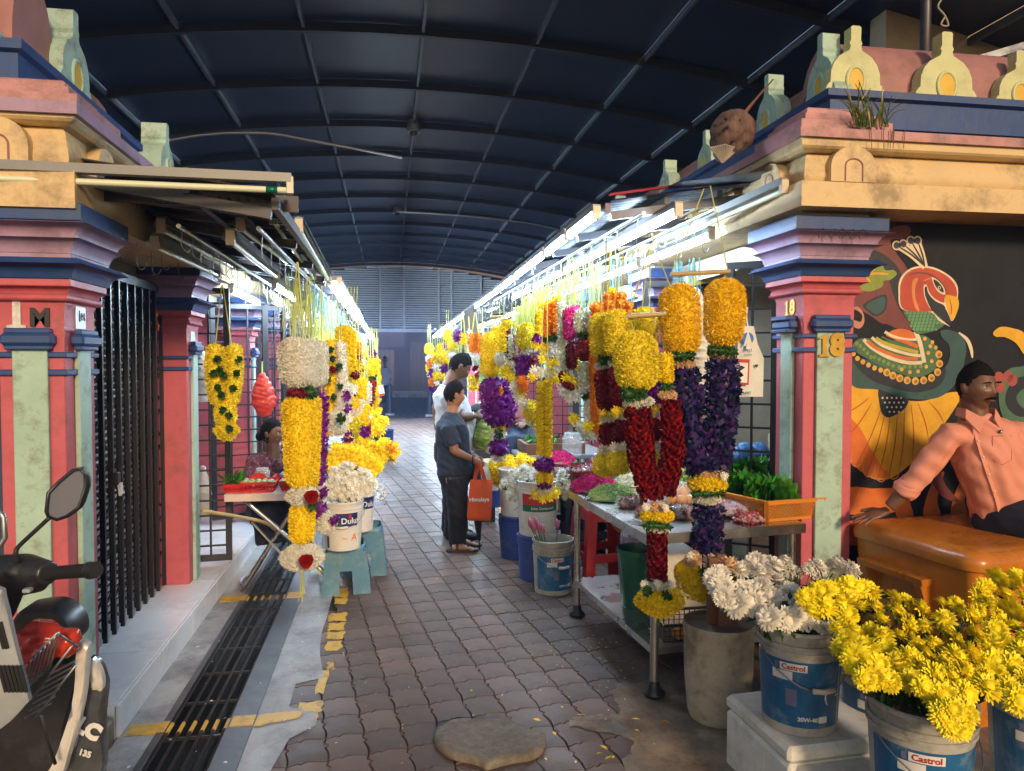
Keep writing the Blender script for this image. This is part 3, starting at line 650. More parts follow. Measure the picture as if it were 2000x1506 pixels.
# ================================================================ AWNINGS
def corr(x0, z0, x1, z1, y0, y1, pitch=.076, amp=.009, n=None):
    """corrugated sheet falling from (x0,z0) to (x1,z1); corrugations run down the slope"""
    g = MB(); n = n or max(6, int((y1-y0)/pitch*6)); a = []; b = []
    for i in range(n+1):
        y = y0+(y1-y0)*i/n; h = amp*math.sin(2*PI*(y-y0)/pitch)
        a.append((x0, y, z0+h)); b.append((x1, y, z1+h))
    g.rings([a, b], False); g2 = [(q[0], q[1], q[2]-.003) for q in a], [(q[0], q[1], q[2]-.003) for q in b]
    g.rings([list(g2[0]), list(g2[1])], False); return g
def awning(lab, sx, xw, zw, xe, ze, y0, y1, m, bays):
    t = thing('awning', lab, 'awning', ((xw+xe)/2, y0, ze), group='corrugated awnings over the stalls')
    k = max(1, round((y1-y0)/.8))
    for i in range(k):
        a = y0+(y1-y0)*i/k; b = y0+(y1-y0)*(i+1)/k
        obj('roof_sheet', corr(xw, zw+random.uniform(0,.015), xe+random.uniform(-.015,.015), ze+random.uniform(-.004,.012), a-.02, b+.02), m, t, smooth=True, fix=False)
    fr = MB(); fr.bar((xe+.02*sx, y0, ze-.035), (xe+.02*sx, y1, ze-.035), .03, .05); obj('edge_beam', fr, M['darksteel'], t)
    for f in (.33, .66):
        x = xw+(xe-xw)*f; z = zw+(ze-zw)*f; fr = MB(); fr.bar((x, y0, z-.035), (x, y1, z-.035), .03, .04); obj('purlin', fr, M['darksteel'], t)
    for y in [y0+.03+(y1-y0-.06)*i/bays for i in range(bays+1)]:
        fr = MB(); fr.bar((xw, y, zw-.075), (xe, y, ze-.075), .04, .045); obj('rafter', fr, M['darksteel'], t)
    for x in (xe+.14*sx*-1*-1, xw+(xe-xw)*.55):
        pass
    return t
AW = []
t = awning('rusty dark awning over the first stall beside pillar 1, its lamps unlit', 1, -1.5, 2.46, -.50, 2.31, 3.30, 5.95, M['rust'], 3); AW.append(t)
# angle-iron frame with punched holes at its front edge
g = MB(); g.bar((-1.5, 3.43, 2.33), (-.40, 3.43, 2.30), .02, .07); ai = obj('slotted_angle', g, M['darksteel'], t)
g = MB()
for i in range(26): g.box(-1.46+.04*i, -1.445+.04*i, 3.414, 3.419, 2.325-.001*i, 2.342-.001*i)
obj('slot', g, M['ground'], ai, kind='stuff')
for k in range(7):
    g = MB(); y = 3.7+.3*k; g.bar((-1.45, y, 2.37), (-.48, y, 2.29), .02, .02); obj('slat', g, M['darksteel'], t)
settle(t)
y = 6.0
for i in range(6):
    y1 = y+2.4
    t = awning(['weathered grey awning over the second left stall','long grey awning over the third garland stall','grey sagging awning over the fourth garland stall','grey awning over the fifth garland stall','grey awning over the sixth garland stall','farthest grey awning before the gable, on the pompon side'][i], 1, -1.5, 2.46, -.50, 2.30-.02*(i % 2), y, y1, M['sheet'] if i % 2 else M['rust'], 3)
    settle(t); y = y1+.03
y = 3.9
labs = ['blue-lit awning over the steel table with the indigo garland','awning over the buckets of white chrysanthemums','awning over the purple orchid garland stall','sagging awning with brown cloths hung over its edge','grey awning over the fifth stall behind the steel table','farthest awning of the steel table side']
for i in range(6):
    y1 = y+(2.2 if i == 0 else 2.8)
    t = awning(labs[i], -1, 2.12, 2.62 if i == 0 else 2.56, 1.19, 2.47-.03*min(i,3)-.02*(i>1), y, y1, M['sheet'], 3)
    if i == 0:
        g = MB(); g.bar((2.1, 3.9, 2.66), (1.17, 3.88, 2.50), .025, .012); obj('red_edge_trim', g, M['redrose'], t)
        g = MB(); g.add([(2.12,3.5,2.60),(2.12,3.95,2.62),(1.5,3.95,2.56),(1.5,3.75,2.55)], [(0,1,2,3)]); obj('plastic_sheet', g, M['sheet'], t, fix=False)
    settle(t); y = y1+.03

# ================================================================ FLUORESCENT LAMPS
def lamp(a, b, lit, lab, group, twin=False, hood=False, ends='plasticw', drop=.045, far=False):
    a = Vector(a); b = Vector(b); d = (b-a).normalized(); sd = d.cross(Vector((0,0,1))).normalized(); mid = (a+b)/2
    t = thing('fluorescent_lamp', lab, 'lamp', mid, group=group); L = (b-a).length
    g = MB(); g.obox(mid+Vector((0,0,drop)), d, sd, (0,0,1), L/2, .022 if not twin else .05, .018); obj('batten', g, M['batten'], t)
    if hood:
        for s in (-1, 1):
            g = MB(); g.add([mid+Vector((0,0,drop+.02))+d*(L/2*q)+sd*(s*.02) for q in (-1,1)]+[mid+Vector((0,0,drop-.03))+d*(L/2*q)+sd*(s*.042) for q in (1,-1)], [(0,1,2,3)]); obj('reflector', g, M['galv'], t, fix=False)
    for s in ((-1,1) if twin else (0,)):
        o = sd*(.038*s)
        g = MB(); g.tube([a+o+d*.02, b+o-d*.02], .0135, 10); obj('tube', g, (M['tubeboost'] if far else M['tubeon']) if lit else M['tubeoff'], t, smooth=True, auto=50)
        for e, q in ((a, 1), (b, -1)):
            g = MB(); g.obox(e+o+d*(.005*q)+Vector((0,0,drop*.4)), d, sd, (0,0,1), .013, .02, .034); obj('lamp_holder', g, M[ends], t)
    return settle(t)
G1 = 'lit fluorescent tubes over the stalls'; G0 = 'unlit fluorescent lamps under the first left awning'
lamp((-2.9, 3.02, 2.285), (-.40, 3.20, 2.31), False, 'long cream unlit tube lamp with a green tip along the rusty awning front', G0, drop=.05)
gtip = MB(); gtip.tube([(-.50,3.193,2.309),(-.455,3.196,2.3095)], .0145, 10)
o = obj('green_tip', gtip, mat('green_tip', (.0,.12,.08), .3), bpy.data.objects['fluorescent_lamp'], smooth=True); o.matrix_parent_inverse = bpy.data.objects['fluorescent_lamp'].matrix_basis.inverted()
for a, b, lab in (((315,448),(455,522),'unlit lamp nearest the folding gate, upper of its pair'),((302,482),(425,538),'unlit lamp hanging lowest beside pillar 2'),((470,446),(572,520),'unlit lamp in the middle of the rusty awning'),((450,472),(540,542),'unlit lamp just under the middle one, partly hidden by hooks')):
    z = 2.25 if a[1] < 460 else 2.17
    A_ = gz(a[0], a[1], z); B_ = gz(b[0], b[1], z); lamp(A_, B_, False, lab, G0, hood=True)
for k in range(2): lamp((-.47-.10*k, 4.05-.2*k, 2.30), (-.47-.10*k, 5.9-.1*k, 2.24), False, ['unlit lamp along the outer edge of the rusty awning','slim unlit lamp just inside the outer edge of the rusty awning'][k], G0, hood=(k == 0))
n = 0
ordn = ['first','second','third','fourth','fifth','sixth','seventh','eighth','ninth','tenth','eleventh','twelfth','thirteenth','fourteenth','fifteenth']
for k in range(8):
    y = 6.15+1.75*k; lamp((-.44, y, 2.23), (-.44, y+1.5, 2.215), True, ordn[k]+' lit tube along the lane edge on the huge white-topped garland side', G1, twin=(k < 3), far=(k > 5))
for k in range(5):
    y = 5.75+2.5*k; lamp((-.85, y, 2.16), (-.85, y+1.2, 2.16), True, ordn[k]+' lit tube hanging inside the stalls behind the white garlands', G1)
    if k < 3: lamp((-1.2, y+.2, 2.14), (-1.2, y+1.4, 2.14), True, ordn[k]+' lit tube over the stall floor by the grille doors', G1)
y = 3.95
for k in range(15):  # the farther tubes are added to light the gable, the last ones boosted
    L_ = .62 if k < 6 else 1.2
    lamp((1.12, y, 2.40-.010*k), (1.12, y+L_, 2.40-.010*(k+1)), True, ordn[k]+' lit short tube along the lane edge above the steel table side', G1, far=(k > 10)); y += L_+.06 
for k in range(6):
    y = 3.62+1.27*k if k < 3 else 7.6+2.3*(k-3)
    lamp((1.46, y, 2.36), (1.46, y+1.2, 2.36), True, ordn[k]+' lit long tube above the middle of the garland rail beside the indigo garland', G1)
for k in range(6):
    y = 4.15+1.3*k if k < 3 else 8.4+2.4*(k-3)
    lamp((1.88, y, 2.34), (1.88, y+1.2, 2.34), True, ordn[k]+' lit tube nearest the pillars on the side with pillar 18', G1)
A_ = ay(1532, 372, 3.42); B_ = ay(1290, 478, 4.6); lamp(A_, B_, False, 'unlit batten with wires reaching to the cornice of pillar 18', 'unlit batten')
# ---- garland rails with wire hooks
def rail(lab, x, y0, y1, z, nh, sd):
    rr = random.Random(sd); t = thing('hook_rail', lab, 'rail', (x, y0, z), group='rails with wire hooks')
    g = MB(); g.tube([(x,y0,z),(x,y1,z)], .011, 8); obj('rail', g, M['galv'], t, smooth=True, auto=50)
    for i in range(nh):
        y = y0+(y1-y0)*(i+.5)/nh+rr.uniform(-.05,.05); l = rr.uniform(.07,.17); w_ = .02
        g = MB(); g.tube(crom([(x,y,z+.012),(x+.012,y,z),(x,y,z-.014),(x-.003,y,z-l),(x+w_,y+.01,z-l-.03),(x+w_*2,y+.01,z-l)], 4, False), .0022, 5); obj('hook', g, M['hook'], t, smooth=True)
    return settle(t)
rail('garland rail near the lane edge above the red rose garland', 1.25, 3.55, 20, 2.34, 60, 1); rail('garland rail over the steel table', 1.6, 3.5, 9, 2.36, 30, 2)
rail('garland rail near the lane edge above the huge white-topped garland', -.6, 3.6, 20, 2.22, 60, 3); rail('inner rail with empty hooks under the rusty awning', -.95, 3.6, 8, 2.22, 24, 4)
rail('rail with hooks close to the grille doors under the rusty awning', -1.25, 3.6, 7, 2.26, 14, 5)
# ================================================================ PETALS
def np_mesh(name, V_, Q, smooth=False):
    me = bpy.data.meshes.new(name); nv = len(V_); nq = len(Q); k = Q.shape[1]
    me.vertices.add(nv); me.vertices.foreach_set('co', np.ascontiguousarray(V_, dtype=np.float32).ravel())
    me.loops.add(nq*k); me.loops.foreach_set('vertex_index', np.ascontiguousarray(Q, dtype=np.int32).ravel())
    me.polygons.add(nq); me.polygons.foreach_set('loop_start', np.arange(0, nq*k, k, dtype=np.int32))
    if smooth: me.polygons.foreach_set('use_smooth', np.ones(nq, dtype=bool))
    me.update(calc_edges=True); return me
def unit(a): return a/np.maximum(np.linalg.norm(a, axis=-1, keepdims=True), 1e-9)
def petal_arrays(P, N, L, W, lift=.75, spread=.9, jit=.3, curl=.0):
    k = len(P); R = RNG.normal(size=(k, 3)); T = unit(R - N*np.sum(R*N, 1, keepdims=True))
    d = unit(N*lift*(1+RNG.normal(size=(k,1))*jit*.5) + T*spread*RNG.uniform(.2, 1, (k, 1)))
    s = unit(np.cross(d, N + RNG.normal(size=(k,3))*.25)); l = L*(1+RNG.uniform(-jit, jit, (k,1))); w_ = W*(1+RNG.uniform(-jit, jit, (k,1)))
    b = P - N*(.25*L); m = b + d*l*.55; t = b + d*l + N*(curl*L)
    Vv = np.stack([b, m+s*w_*.5, t, m-s*w_*.5], 1).reshape(-1, 3)
    Q = np.arange(4*k).reshape(-1, 4); return Vv, Q
def path_frames(pts):
    pts = np.array(pts, float); seg = np.linalg.norm(np.diff(pts, axis=0), axis=1); s = np.concatenate([[0], np.cumsum(seg)]); return pts, s
def tube_samples(pts, rad, n, capr=True):
    """random points and normals on a tube round the polyline; rad: list of radii per point; rounded ends"""
    pts, s = path_frames(pts); rad = np.array(rad, float); tot = s[-1]; u = RNG.uniform(0, tot, n)
    c = np.stack([np.interp(u, s, pts[:, i]) for i in range(3)], 1); r = np.interp(u, s, rad)
    e = np.minimum(u, tot-u); R0 = rad.mean()
    if capr:
        q = np.clip(e/(R0*.8), 0, 1); f = np.sqrt(np.clip(1-(1-q)**2, .02, 1)); r = r*f
    d = unit(np.stack([np.interp(np.minimum(u+1e-3, tot), s, pts[:, i])-np.interp(np.maximum(u-1e-3, 0), s, pts[:, i]) for i in range(3)], 1))
    x = unit(np.cross(d, np.array([0.13, 1, 0.07]))); y = np.cross(d, x); a = RNG.uniform(0, 2*PI, (n, 1))
    nn = x*np.cos(a)+y*np.sin(a); P = c+nn*r[:, None]
    if capr:
        sg = np.where(u < tot/2, -1, 1)[:, None]; nn = unit(nn + d*sg*(1-np.clip(e/(R0*.8), 0, 1))[:, None]*1.6)
    return P, nn, tot
def core_tube(pts, rad, n=10, k=.86):
    pts, s = path_frames(pts); rad = np.array(rad, float); tot = s[-1]; R0 = rad.mean(); g = MB(); P = []; R = []
    us = sorted(set([0, .1*R0, .3*R0, .8*R0, tot-.8*R0, tot-.3*R0, tot-.1*R0, tot] + list(s))) if tot > 2*R0 else list(np.linspace(0, tot, 7))
    for u in us:
        if u < 0 or u > tot: continue
        q = min(1, max(0, min(u, tot-u)/(R0*.8))); P.append([np.interp(u, s, pts[:, i]) for i in range(3)]); R.append(max(.002, np.interp(u, s, rad)*k*math.sqrt(max(.03, 1-(1-q)**2))))
    g.tube(P, R, n, up=(0,1,0)); return g
def merge_mesh(name, g, Vv, Q):
    """core polygons (quads/ngons) + petal quads"""
    co_v = np.array(g.v, float); quads = []
    for f in g.f:
        if len(f) == 4: quads.append(f)
        else:
            for i in range(1, len(f)-1, 2): quads.append((f[0], f[i], f[i+1], f[min(i+2, len(f)-1)]) if i+2 < len(f) else (f[0], f[i], f[i+1], f[i+1]))
    quads = [q for q in quads if len(set(q)) == 4]
    A_ = np.array(quads, int).reshape(-1, 4); return np_mesh(name, np.concatenate([co_v, Vv]), np.concatenate([A_, Q+len(co_v)]))
KIND = {  # name, material, petal length, width, lift, spread, lumpiness
 'y': ('yellow_petals', 'ychr', .013, .0055, .8, .8), 'o': ('golden_petals', 'ochr', .014, .0055, .8, .8), 'l': ('lemon_petals', 'lchr', .013, .0055, .8, .8),
 'w': ('white_petals', 'wchr', .013, .0050, .8, .8), 'p': ('peach_petals', 'peach', .014, .0060, .8, .8), 'm': ('rose_petals', 'maroon', .013, .014, .3, 1.0),
 'r': ('red_rose_petals', 'redrose', .013, .014, .3, 1.0), 'i': ('indigo_orchids', 'blueor', .030, .022, .6, 1.0), 'v': ('purple_orchids', 'purple', .022, .016, .6, 1.0),
 'g': ('leaf_band', 'leaf', .020, .013, .5, 1.0), 'j': ('jasmine_buds', 'jas', .014, .0075, .5, .6), 'n': ('magenta_petals', 'magenta', .015, .009, .6, .9), 'f': ('orange_petals', 'orange', .012, .007, .7, .8), 'k': ('green_buds', 'pgreen', .014, .006, .7, .8)}
def section(par, kind, pts, rad, q=1.0, lump=0.0, cover=1.0, name=None):
    nm, mt, L, W, lift, spread = KIND[kind]; L *= q; W *= q
    if not isinstance(rad, (list, tuple)): rad = [rad]*len(pts)
    s = np.linalg.norm(np.diff(np.array(pts, float), axis=0), axis=1).sum(); area = 2*PI*np.mean(rad)*(s+np.mean(rad))
    n = int(min(12000, max(60, area/(L*W)*2.3*cover)))
    P, N, _ = tube_samples(pts, rad, n)
    if lump: P = P + N*(lump*np.sin(P[:, :1]*190+P[:, 2:3]*150)*np.sin(P[:, 1:2]*170-P[:, 2:3]*210))
    Vv, Q = petal_arrays(P, N, L, W, lift, spread)
    return obj(name or nm, merge_mesh(nm, core_tube(pts, rad), Vv, Q), M[mt], par)
# --- rose, marigold and chrysanthemum heads that are shared by their copies
def rose_mesh(mt, R=.016):
    g = MB(); n = 9
    for k, (r0, r1, z0, z1) in enumerate([(.35,1.0,-.5,.15), (.25,.72,-.2,.42), (.12,.46,.0,.55), (.03,.22,.1,.5)]):
        ph = k*.7; a = []; b = []; c = []
        for j in range(n):
            t = 2*PI*j/n+ph; w_ = 1+.10*math.sin(3*t+k)
            a.append((r0*R*math.cos(t), r0*R*math.sin(t), z0*R)); b.append((r1*R*.92*w_*math.cos(t), r1*R*.92*w_*math.sin(t), (z1-.12)*R)); c.append((r1*R*1.08*w_*math.cos(t+.1), r1*R*1.08*w_*math.sin(t+.1), (z1+.05*math.sin(2*t))*R))
        g.rings([a, b, c], True)
    me = g.mesh('rose', True); me.materials.append(M[mt]); return me
ROSE = [rose_mesh('maroon'), rose_mesh('redrose')]
def marigold_mesh(mt, R=.02, n=170, flat=.78):
    i = np.arange(n)+.5; ph = np.arccos(1-2*i/n); th = PI*(1+5**.5)*i; N = np.stack([np.cos(th)*np.sin(ph), np.sin(th)*np.sin(ph), np.cos(ph)*flat], 1)
    Vv, Q = petal_arrays(N*R*.86, unit(N), R*.42, R*.36, .7, .7); g = MB(); g.ball((0,0,0), (R*.84, R*.84, R*.84*flat), 10, 6); me = merge_mesh('marigold', g, Vv, Q); me.materials.append(M[mt]); return me
MARI = {'y': marigold_mesh('ychr'), 'f': marigold_mesh('orange'), 'l': marigold_mesh('lchr'), 'w': marigold_mesh('wchr')}
def chrys_mesh(mt, R=.042, layers=((1.0,-.12,22),(1.0,.12,24),(.93,.36,24),(.84,.60,22),(.72,.84,18),(.56,1.08,14),(.40,1.32,9)), wd=.21, seed=0):
    rr = random.Random(seed); vs = []; qs = []
    for (l, el, n) in layers:
        for j in range(n):
            t = 2*PI*(j+rr.uniform(-.3,.3))/n; e = el+rr.uniform(-.16,.16); L_ = l*R*rr.uniform(.88,1.08); d = Vector((math.cos(t)*math.cos(e), math.sin(t)*math.cos(e), math.sin(e))); s = Vector((-math.sin(t), math.cos(t), 0)); up = d.cross(s)*-1
            up = Vector((0,0,1)) if up.z < 0 else up
            w_ = R*wd*rr.uniform(.8,1.15); b0 = len(vs); o = Vector((0,0,-.25*R))
            bend = rr.uniform(.02,.14)*R*(1 if el > .5 else -.6)
            for f, ww, z in ((.0,.35,0), (.45,1.0,.0), (.82,.9,bend*.5), (1.0,.25,bend)):
                c = o+d*(L_*f)+Vector((0,0,z)); vs += [tuple(c-s*(w_*.5*ww)+up*(.05*R*ww)), tuple(c+s*(w_*.5*ww)+up*(.05*R*ww))]
            for f in range(3): qs.append((b0+2*f, b0+2*f+1, b0+2*f+3, b0+2*f+2))
    g = MB(); g.ball((0,0,.02*R), (.42*R,.42*R,.36*R), 10, 6); me = merge_mesh('bloom', g, np.array(vs), np.array(qs)); me.materials.append(M[mt]); return me
CH = {'y': [chrys_mesh('ychr2', seed=s) for s in ()], }
M['ychr2'] = mat('bright_yellow_petals', (.90,.74,.022), .5, var=.06, scale=20, island=.12, hue=.012, spec=.2, obr=.10)
M['wchr2'] = mat('ivory_petals', (.74,.70,.60), .5, var=.06, scale=20, island=.08, hue=.008, spec=.2, obr=.06)
CH = {'y': [chrys_mesh('ychr2', seed=s) for s in range(3)], 'w': [chrys_mesh('wchr2', seed=s+10) for s in range(3)], 'p': [chrys_mesh('peach', seed=5)]}
CHS = {k: [chrys_mesh(m, .034, ((1.0,.2,12),(.85,.6,11),(.62,1.0,9),(.36,1.35,6)), .26, 20) ] for k, m in (('y','ychr'),('w','wchr'),('l','lchr'),('f','orange'))}
def head(par, me, p, n, s=1.0, name='bloom'):
    o = bpy.data.objects.new(name, me); COL.objects.link(o); o.parent = par; o.location = p; o.rotation_mode = 'QUATERNION'
    o.rotation_quaternion = Vector(n).to_track_quat('Z', 'Y'); o.scale = (s, s, s); return o
# ================================================================ GARLANDS
def G(lab, Y, parts, strings=(), bars=(), group='flower garlands hanging from the stall rails', q=None, cat='garland', extra=None):
    """parts: (kind, [(px,py)..], r px or [r..]); kinds in KIND, 'Y*' = strung marigold balls, 'R*' = modelled roses"""
    P0 = ay(parts[0][1][0][0], parts[0][1][0][1], Y); t = thing('flower_garland', lab, cat, P0, group=group)
    q = q if q else min(2.4, max(1.0, (Y/3.3)**.75))
    for pt in parts:
        kind, pl, r = pt[0], pt[1], pt[2]; dY = pt[3] if len(pt) > 3 else 0
        W_ = [ay(x, y, Y+dY) for x, y in pl]; k = mpp(W_[0]); rr = [v*k for v in r] if isinstance(r, (list, tuple)) else [r*k]*len(W_)
        if kind[0] == 'S':           # string of separate balls
            me = MARI[kind[1]]; pts, s = path_frames(W_); R = rr[0]; u = R*.7
            while u < s[-1]:
                c = [np.interp(u, s, pts[:, i]) for i in range(3)]; head(t, me, c, (0,random.gauss(0,.12),1), R/.02, 'marigold'); u += R*1.42
            continue
        if kind[0] == 'R':           # modelled roses
            pts, s = path_frames(W_); rr = [v*.84 for v in rr]; sz = .0142; u = sz*.6; row = 0
            section(t, 'm', W_, [v*.68 for v in rr], q, name='rose_core')
            while u < s[-1]:
                R = np.interp(u, s, rr); c = Vector([np.interp(u, s, pts[:, i]) for i in range(3)]); n = max(4, int(2*PI*R/(sz*1.75)))
                for j in range(n):
                    a = 2*PI*(j+(.5 if row % 2 else 0)+random.uniform(-.22,.22))/n
                    nn = Vector((math.cos(a), math.sin(a), random.gauss(0,.12)))
                    if nn.y < .45: head(t, ROSE[0 if random.random() < .55 or kind[1] == '0' else 1], c+nn*(R*random.uniform(.86,.98))+Vector((0,0,random.uniform(-.004,.004))), nn+Vector((random.gauss(0,.25),0,random.gauss(0,.25))), random.uniform(.82,1.0), 'rose')
                u += sz*1.5; row += 1
            continue
        if kind[0] == 'B':           # bunch of open blossoms
            me = CHS[kind[1]][0]
            for (x, y), w_ in zip(pl, W_):
                R = rr[0]; nn = Vector((random.gauss(0,.4), -1, random.gauss(.1,.35))); head(t, me, w_, nn, R/.034, 'blossom')
            continue
        section(t, kind, W_, rr, q, lump=.0035)
    for sg in strings:
        m_ = 'string'; yy = Y
        if len(sg) > 2: m_ = sg[2]
        a = ay(*sg[0], Y); b = ay(*sg[1], Y); obj('string', MB().tube([a, b], .0032 if Y < 6 else .005, 5), M[m_], t)
    for (a, b) in bars:
        A_ = ay(*a, Y-.02); B_ = ay(*b, Y-.02); obj('hanging_bar', MB().tube([A_, B_], .011, 8), M['bamboo'], t, smooth=True, auto=50)
    if extra: extra(t)
    return settle(t)
def stud(t, me, x, y, Y, s, n=(0,-1,.1), name='blossom'):
    return head(t, me, ay(x, y, Y), n, s, name)
G('tall garland of golden tops over indigo orchid strands ending in yellow and ivory blooms', 3.30,
  [('o',[(1325,556),(1328,620),(1333,694)],[35,38,33]), ('g',[(1310,697),(1355,694)],7,-.06), ('p',[(1333,700),(1334,718)],34), ('i',[(1331,716),(1340,800),(1356,880),(1372,925)],[31,30,29,28]),
   ('o',[(1414,546),(1416,610),(1410,676)],[36,38,33]), ('g',[(1382,683),(1440,688)],7,-.06), ('p',[(1410,683),(1409,700)],33), ('i',[(1412,698),(1409,800),(1398,880),(1384,925)],[31,30,29,28]),
   ('p',[(1384,914),(1384,930)],[30,38]), ('y',[(1382,926),(1381,966)],[40,38]), ('g',[(1350,966),(1412,962)],5,-.07), ('w',[(1380,962),(1378,986)],[36,28]), ('i',[(1383,980),(1381,1085)],[27,25]),
   ('y',[(1335,1098),(1352,1140),(1392,1156)],[20,28,22]), ('y',[(1335,1110),(1322,1112)],9), ('p',[(1345,1085),(1360,1100)],15,-.03), ('g',[(1370,1118),(1400,1128)],9,-.09)],
  strings=[((1375,368),(1312,532)), ((1387,362),(1421,528)), ((1325,534),(1325,560)), ((1416,530),(1416,548))], bars=[((1310,536),(1425,530))],
  extra=lambda t: [stud(t, CH['p'][0], 1395, 1104, 3.22, 1.35, (.25,-1,.35)), stud(t, CHS['w'][0], 1350, 1088, 3.25, .8), stud(t, CHS['w'][0], 1415, 930, 3.22, .7)])
G('lemon-topped garland with red rose strands meeting over a yellow ball', 3.08,
  [('l',[(1240,648),(1242,700),(1246,764)],[38,42,37]), ('g',[(1215,770),(1262,768)],11,-.05), ('w',[(1246,776),(1248,796)],38), ('R1',[(1245,798),(1253,900),(1273,972)],[31,31,26]),
   ('y',[(1300,690),(1302,750)],12,.12), ('g',[(1292,757),(1312,757)],8,.1), ('p',[(1304,764),(1304,782)],17,.1), ('R1',[(1309,782),(1315,880),(1295,968)],[22,27,26],.06),
   ('p',[(1282,985),(1282,996)],[32,37]), ('y',[(1283,994),(1284,1022)],37), ('g',[(1254,1026),(1310,1028)],5,-.07), ('w',[(1283,1026),(1283,1040)],[33,25]), ('R0',[(1283,1036),(1284,1136)],[23,21]),
   ('w',[(1284,1130),(1285,1150)],[30,36]), ('y',[(1286,1146),(1288,1176),(1288,1202)],[44,47,32]), ('g',[(1268,1152),(1262,1158)],7,-.1), ('g',[(1306,1160),(1300,1166)],8,-.1)],
  strings=[((1268,486),(1229,612)), ((1279,484),(1310,562)), ((1229,616),(1238,650)), ((1288,1200),(1296,1222)), ((1284,1200),(1280,1216))], bars=[((1226,618),(1300,613))],
  extra=lambda t: [stud(t, CHS['w'][0], x, y, 3.0, .62, (dx,-1,.5)) for x, y, dx in ((1258,1142,-.5),(1284,1140,0),(1312,1142,.5),(1262,990,-.3),(1300,992,.3))])
for k, (x0, y0, Y, lab) in enumerate([(1177,612,3.75,'pale lemon garland with maroon rose strand, outermost of the three behind the red rose garland'), (1203,606,3.62,'pale lemon garland with maroon rose strand, middle of the three behind the red rose garland'), (1258,602,3.78,'lemon garland with purple strand, tucked directly behind the red rose garland')]):
    G(lab, Y, [('l',[(x0,y0),(x0+2,y0+88)],[24,23]), ('g',[(x0-8,y0+92),(x0+14,y0+92)],6,-.05), ('w',[(x0+2,y0+96),(x0+3,y0+108)],23), ('m' if k < 2 else 'v',[(x0+4,y0+108),(x0+12,y0+190)],[22,20]),
               ('B'+'y',[(x0+2,y0+197),(x0+22,y0+197)],13,-.05), ('w',[(x0+12,y0+200),(x0+12,y0+212)],20), ('m',[(x0+14,y0+212),(x0+10,y0+262)],[18,18]), ('Bw',[(x0-2,y0+268),(x0+12,y0+264),(x0+24,y0+270)],13,-.03), ('l',[(x0+6,y0+272),(x0+6,y0+318)],[20,24])],
      strings=[((x0+10,480+k*4),(x0-4,y0)), ((x0+14,480+k*4),(x0+10,y0))])
G('stack of orange marigold strings topped with yellow above the lemon garlands', 4.2, [('Sf',[(1165,592),(1165,640)],13), ('Sf',[(1188,585),(1188,640)],13), ('Sf',[(1210,582),(1210,640)],13), ('Sf',[(1180,578),(1215,578)],10), ('Sy',[(1190,568),(1206,568)],8), ('Sf',[(1228,590),(1228,660)],9), ('f',[(1158,640),(1162,780),(1165,850)],8,.1)], strings=[((1196,470),(1186,572)), ((1200,470),(1208,572))])
G('garland of jasmine buds with maroon middle and big ivory blossoms, beside the plastic jar', 4.35, [('j',[(1133,606),(1133,650)],9), ('j',[(1152,600),(1152,650)],9), ('g',[(1130,654),(1152,652)],8), ('m',[(1143,660),(1142,704)],17), ('j',[(1140,708),(1142,770)],[9,10]), ('j',[(1148,708),(1150,740)],8), ('g',[(1140,772),(1150,774)],7),
   ('Bw',[(1150,782),(1165,795),(1150,805),(1165,815),(1178,810),(1190,812)],16), ('Bw',[(1130,832),(1142,845),(1158,848),(1172,842)],17,-.05), ('By',[(1120,818),(1148,832),(1180,828)],14,-.09), ('f',[(1160,708),(1168,800)],7,.05)], strings=[((1146,500),(1133,606)), ((1150,500),(1152,600))])
G('magenta strand with maroon end hanging between two jasmine strings', 4.55, [('n',[(1112,602),(1112,664)],10), ('n',[(1124,598),(1124,660)],10), ('m',[(1116,668),(1118,720)],10), ('By',[(1125,700),(1128,716)],11), ('By',[(1108,740),(1120,748)],16), ('Bw',[(1100,762),(1112,774),(1124,772)],16), ('r',[(1098,750),(1122,756)],7)], strings=[((1108,505),(1112,602)), ((1118,500),(1124,598))])
G('long thin jasmine string just in front of the orange marigold block', 4.6, [('j',[(1097,588),(1098,640),(1100,722)],7.5), ('m',[(1100,726),(1104,752)],9), ('w',[(1104,752),(1106,764)],8)], strings=[((1096,520),(1097,588))])
G('orange marigold block over looping ivory and yellow blossoms', 4.8, [('Sf',[(1068,595),(1068,655)],9), ('Sf',[(1082,588),(1082,655)],9), ('Sf',[(1075,590),(1075,655)],9,.03), ('y',[(1052,600),(1095,582)],5), ('g',[(1062,662),(1092,660)],7), ('v',[(1042,660),(1056,664)],7),
   ('Bw',[(1075,672),(1088,668),(1092,690),(1078,688)],13), ('By',[(1050,672),(1062,680),(1060,700),(1075,710),(1088,705)],13), ('Bw',[(1045,725),(1058,728),(1070,732),(1085,722)],14), ('By',[(1088,740),(1080,728),(1040,735)],14), ('Sy',[(1052,610),(1052,655)],8)], strings=[((1072,535),(1068,590)), ((1084,530),(1084,588)), ((1055,540),(1052,606))])
G('long double string of small yellow marigolds ending in a purple band over the white chrysanthemums', 4.62, [('Sy',[(1056,745),(1055,820),(1056,895)],8.5), ('Sy',[(1071,740),(1071,820),(1070,895)],9,-.02), ('v',[(1063,897),(1063,920)],[17,19]), ('y',[(1057,920),(1057,946)],8), ('y',[(1070,920),(1070,946)],8), ('v',[(1063,944),(1064,952)],16), ('Bl',[(1046,965),(1060,970),(1075,968),(1086,962)],15), ('Bw',[(1055,960),(1070,958)],13), ('m',[(1064,740),(1064,890)],4,.02)], strings=[((1062,560),(1056,745)), ((1068,560),(1070,742))])
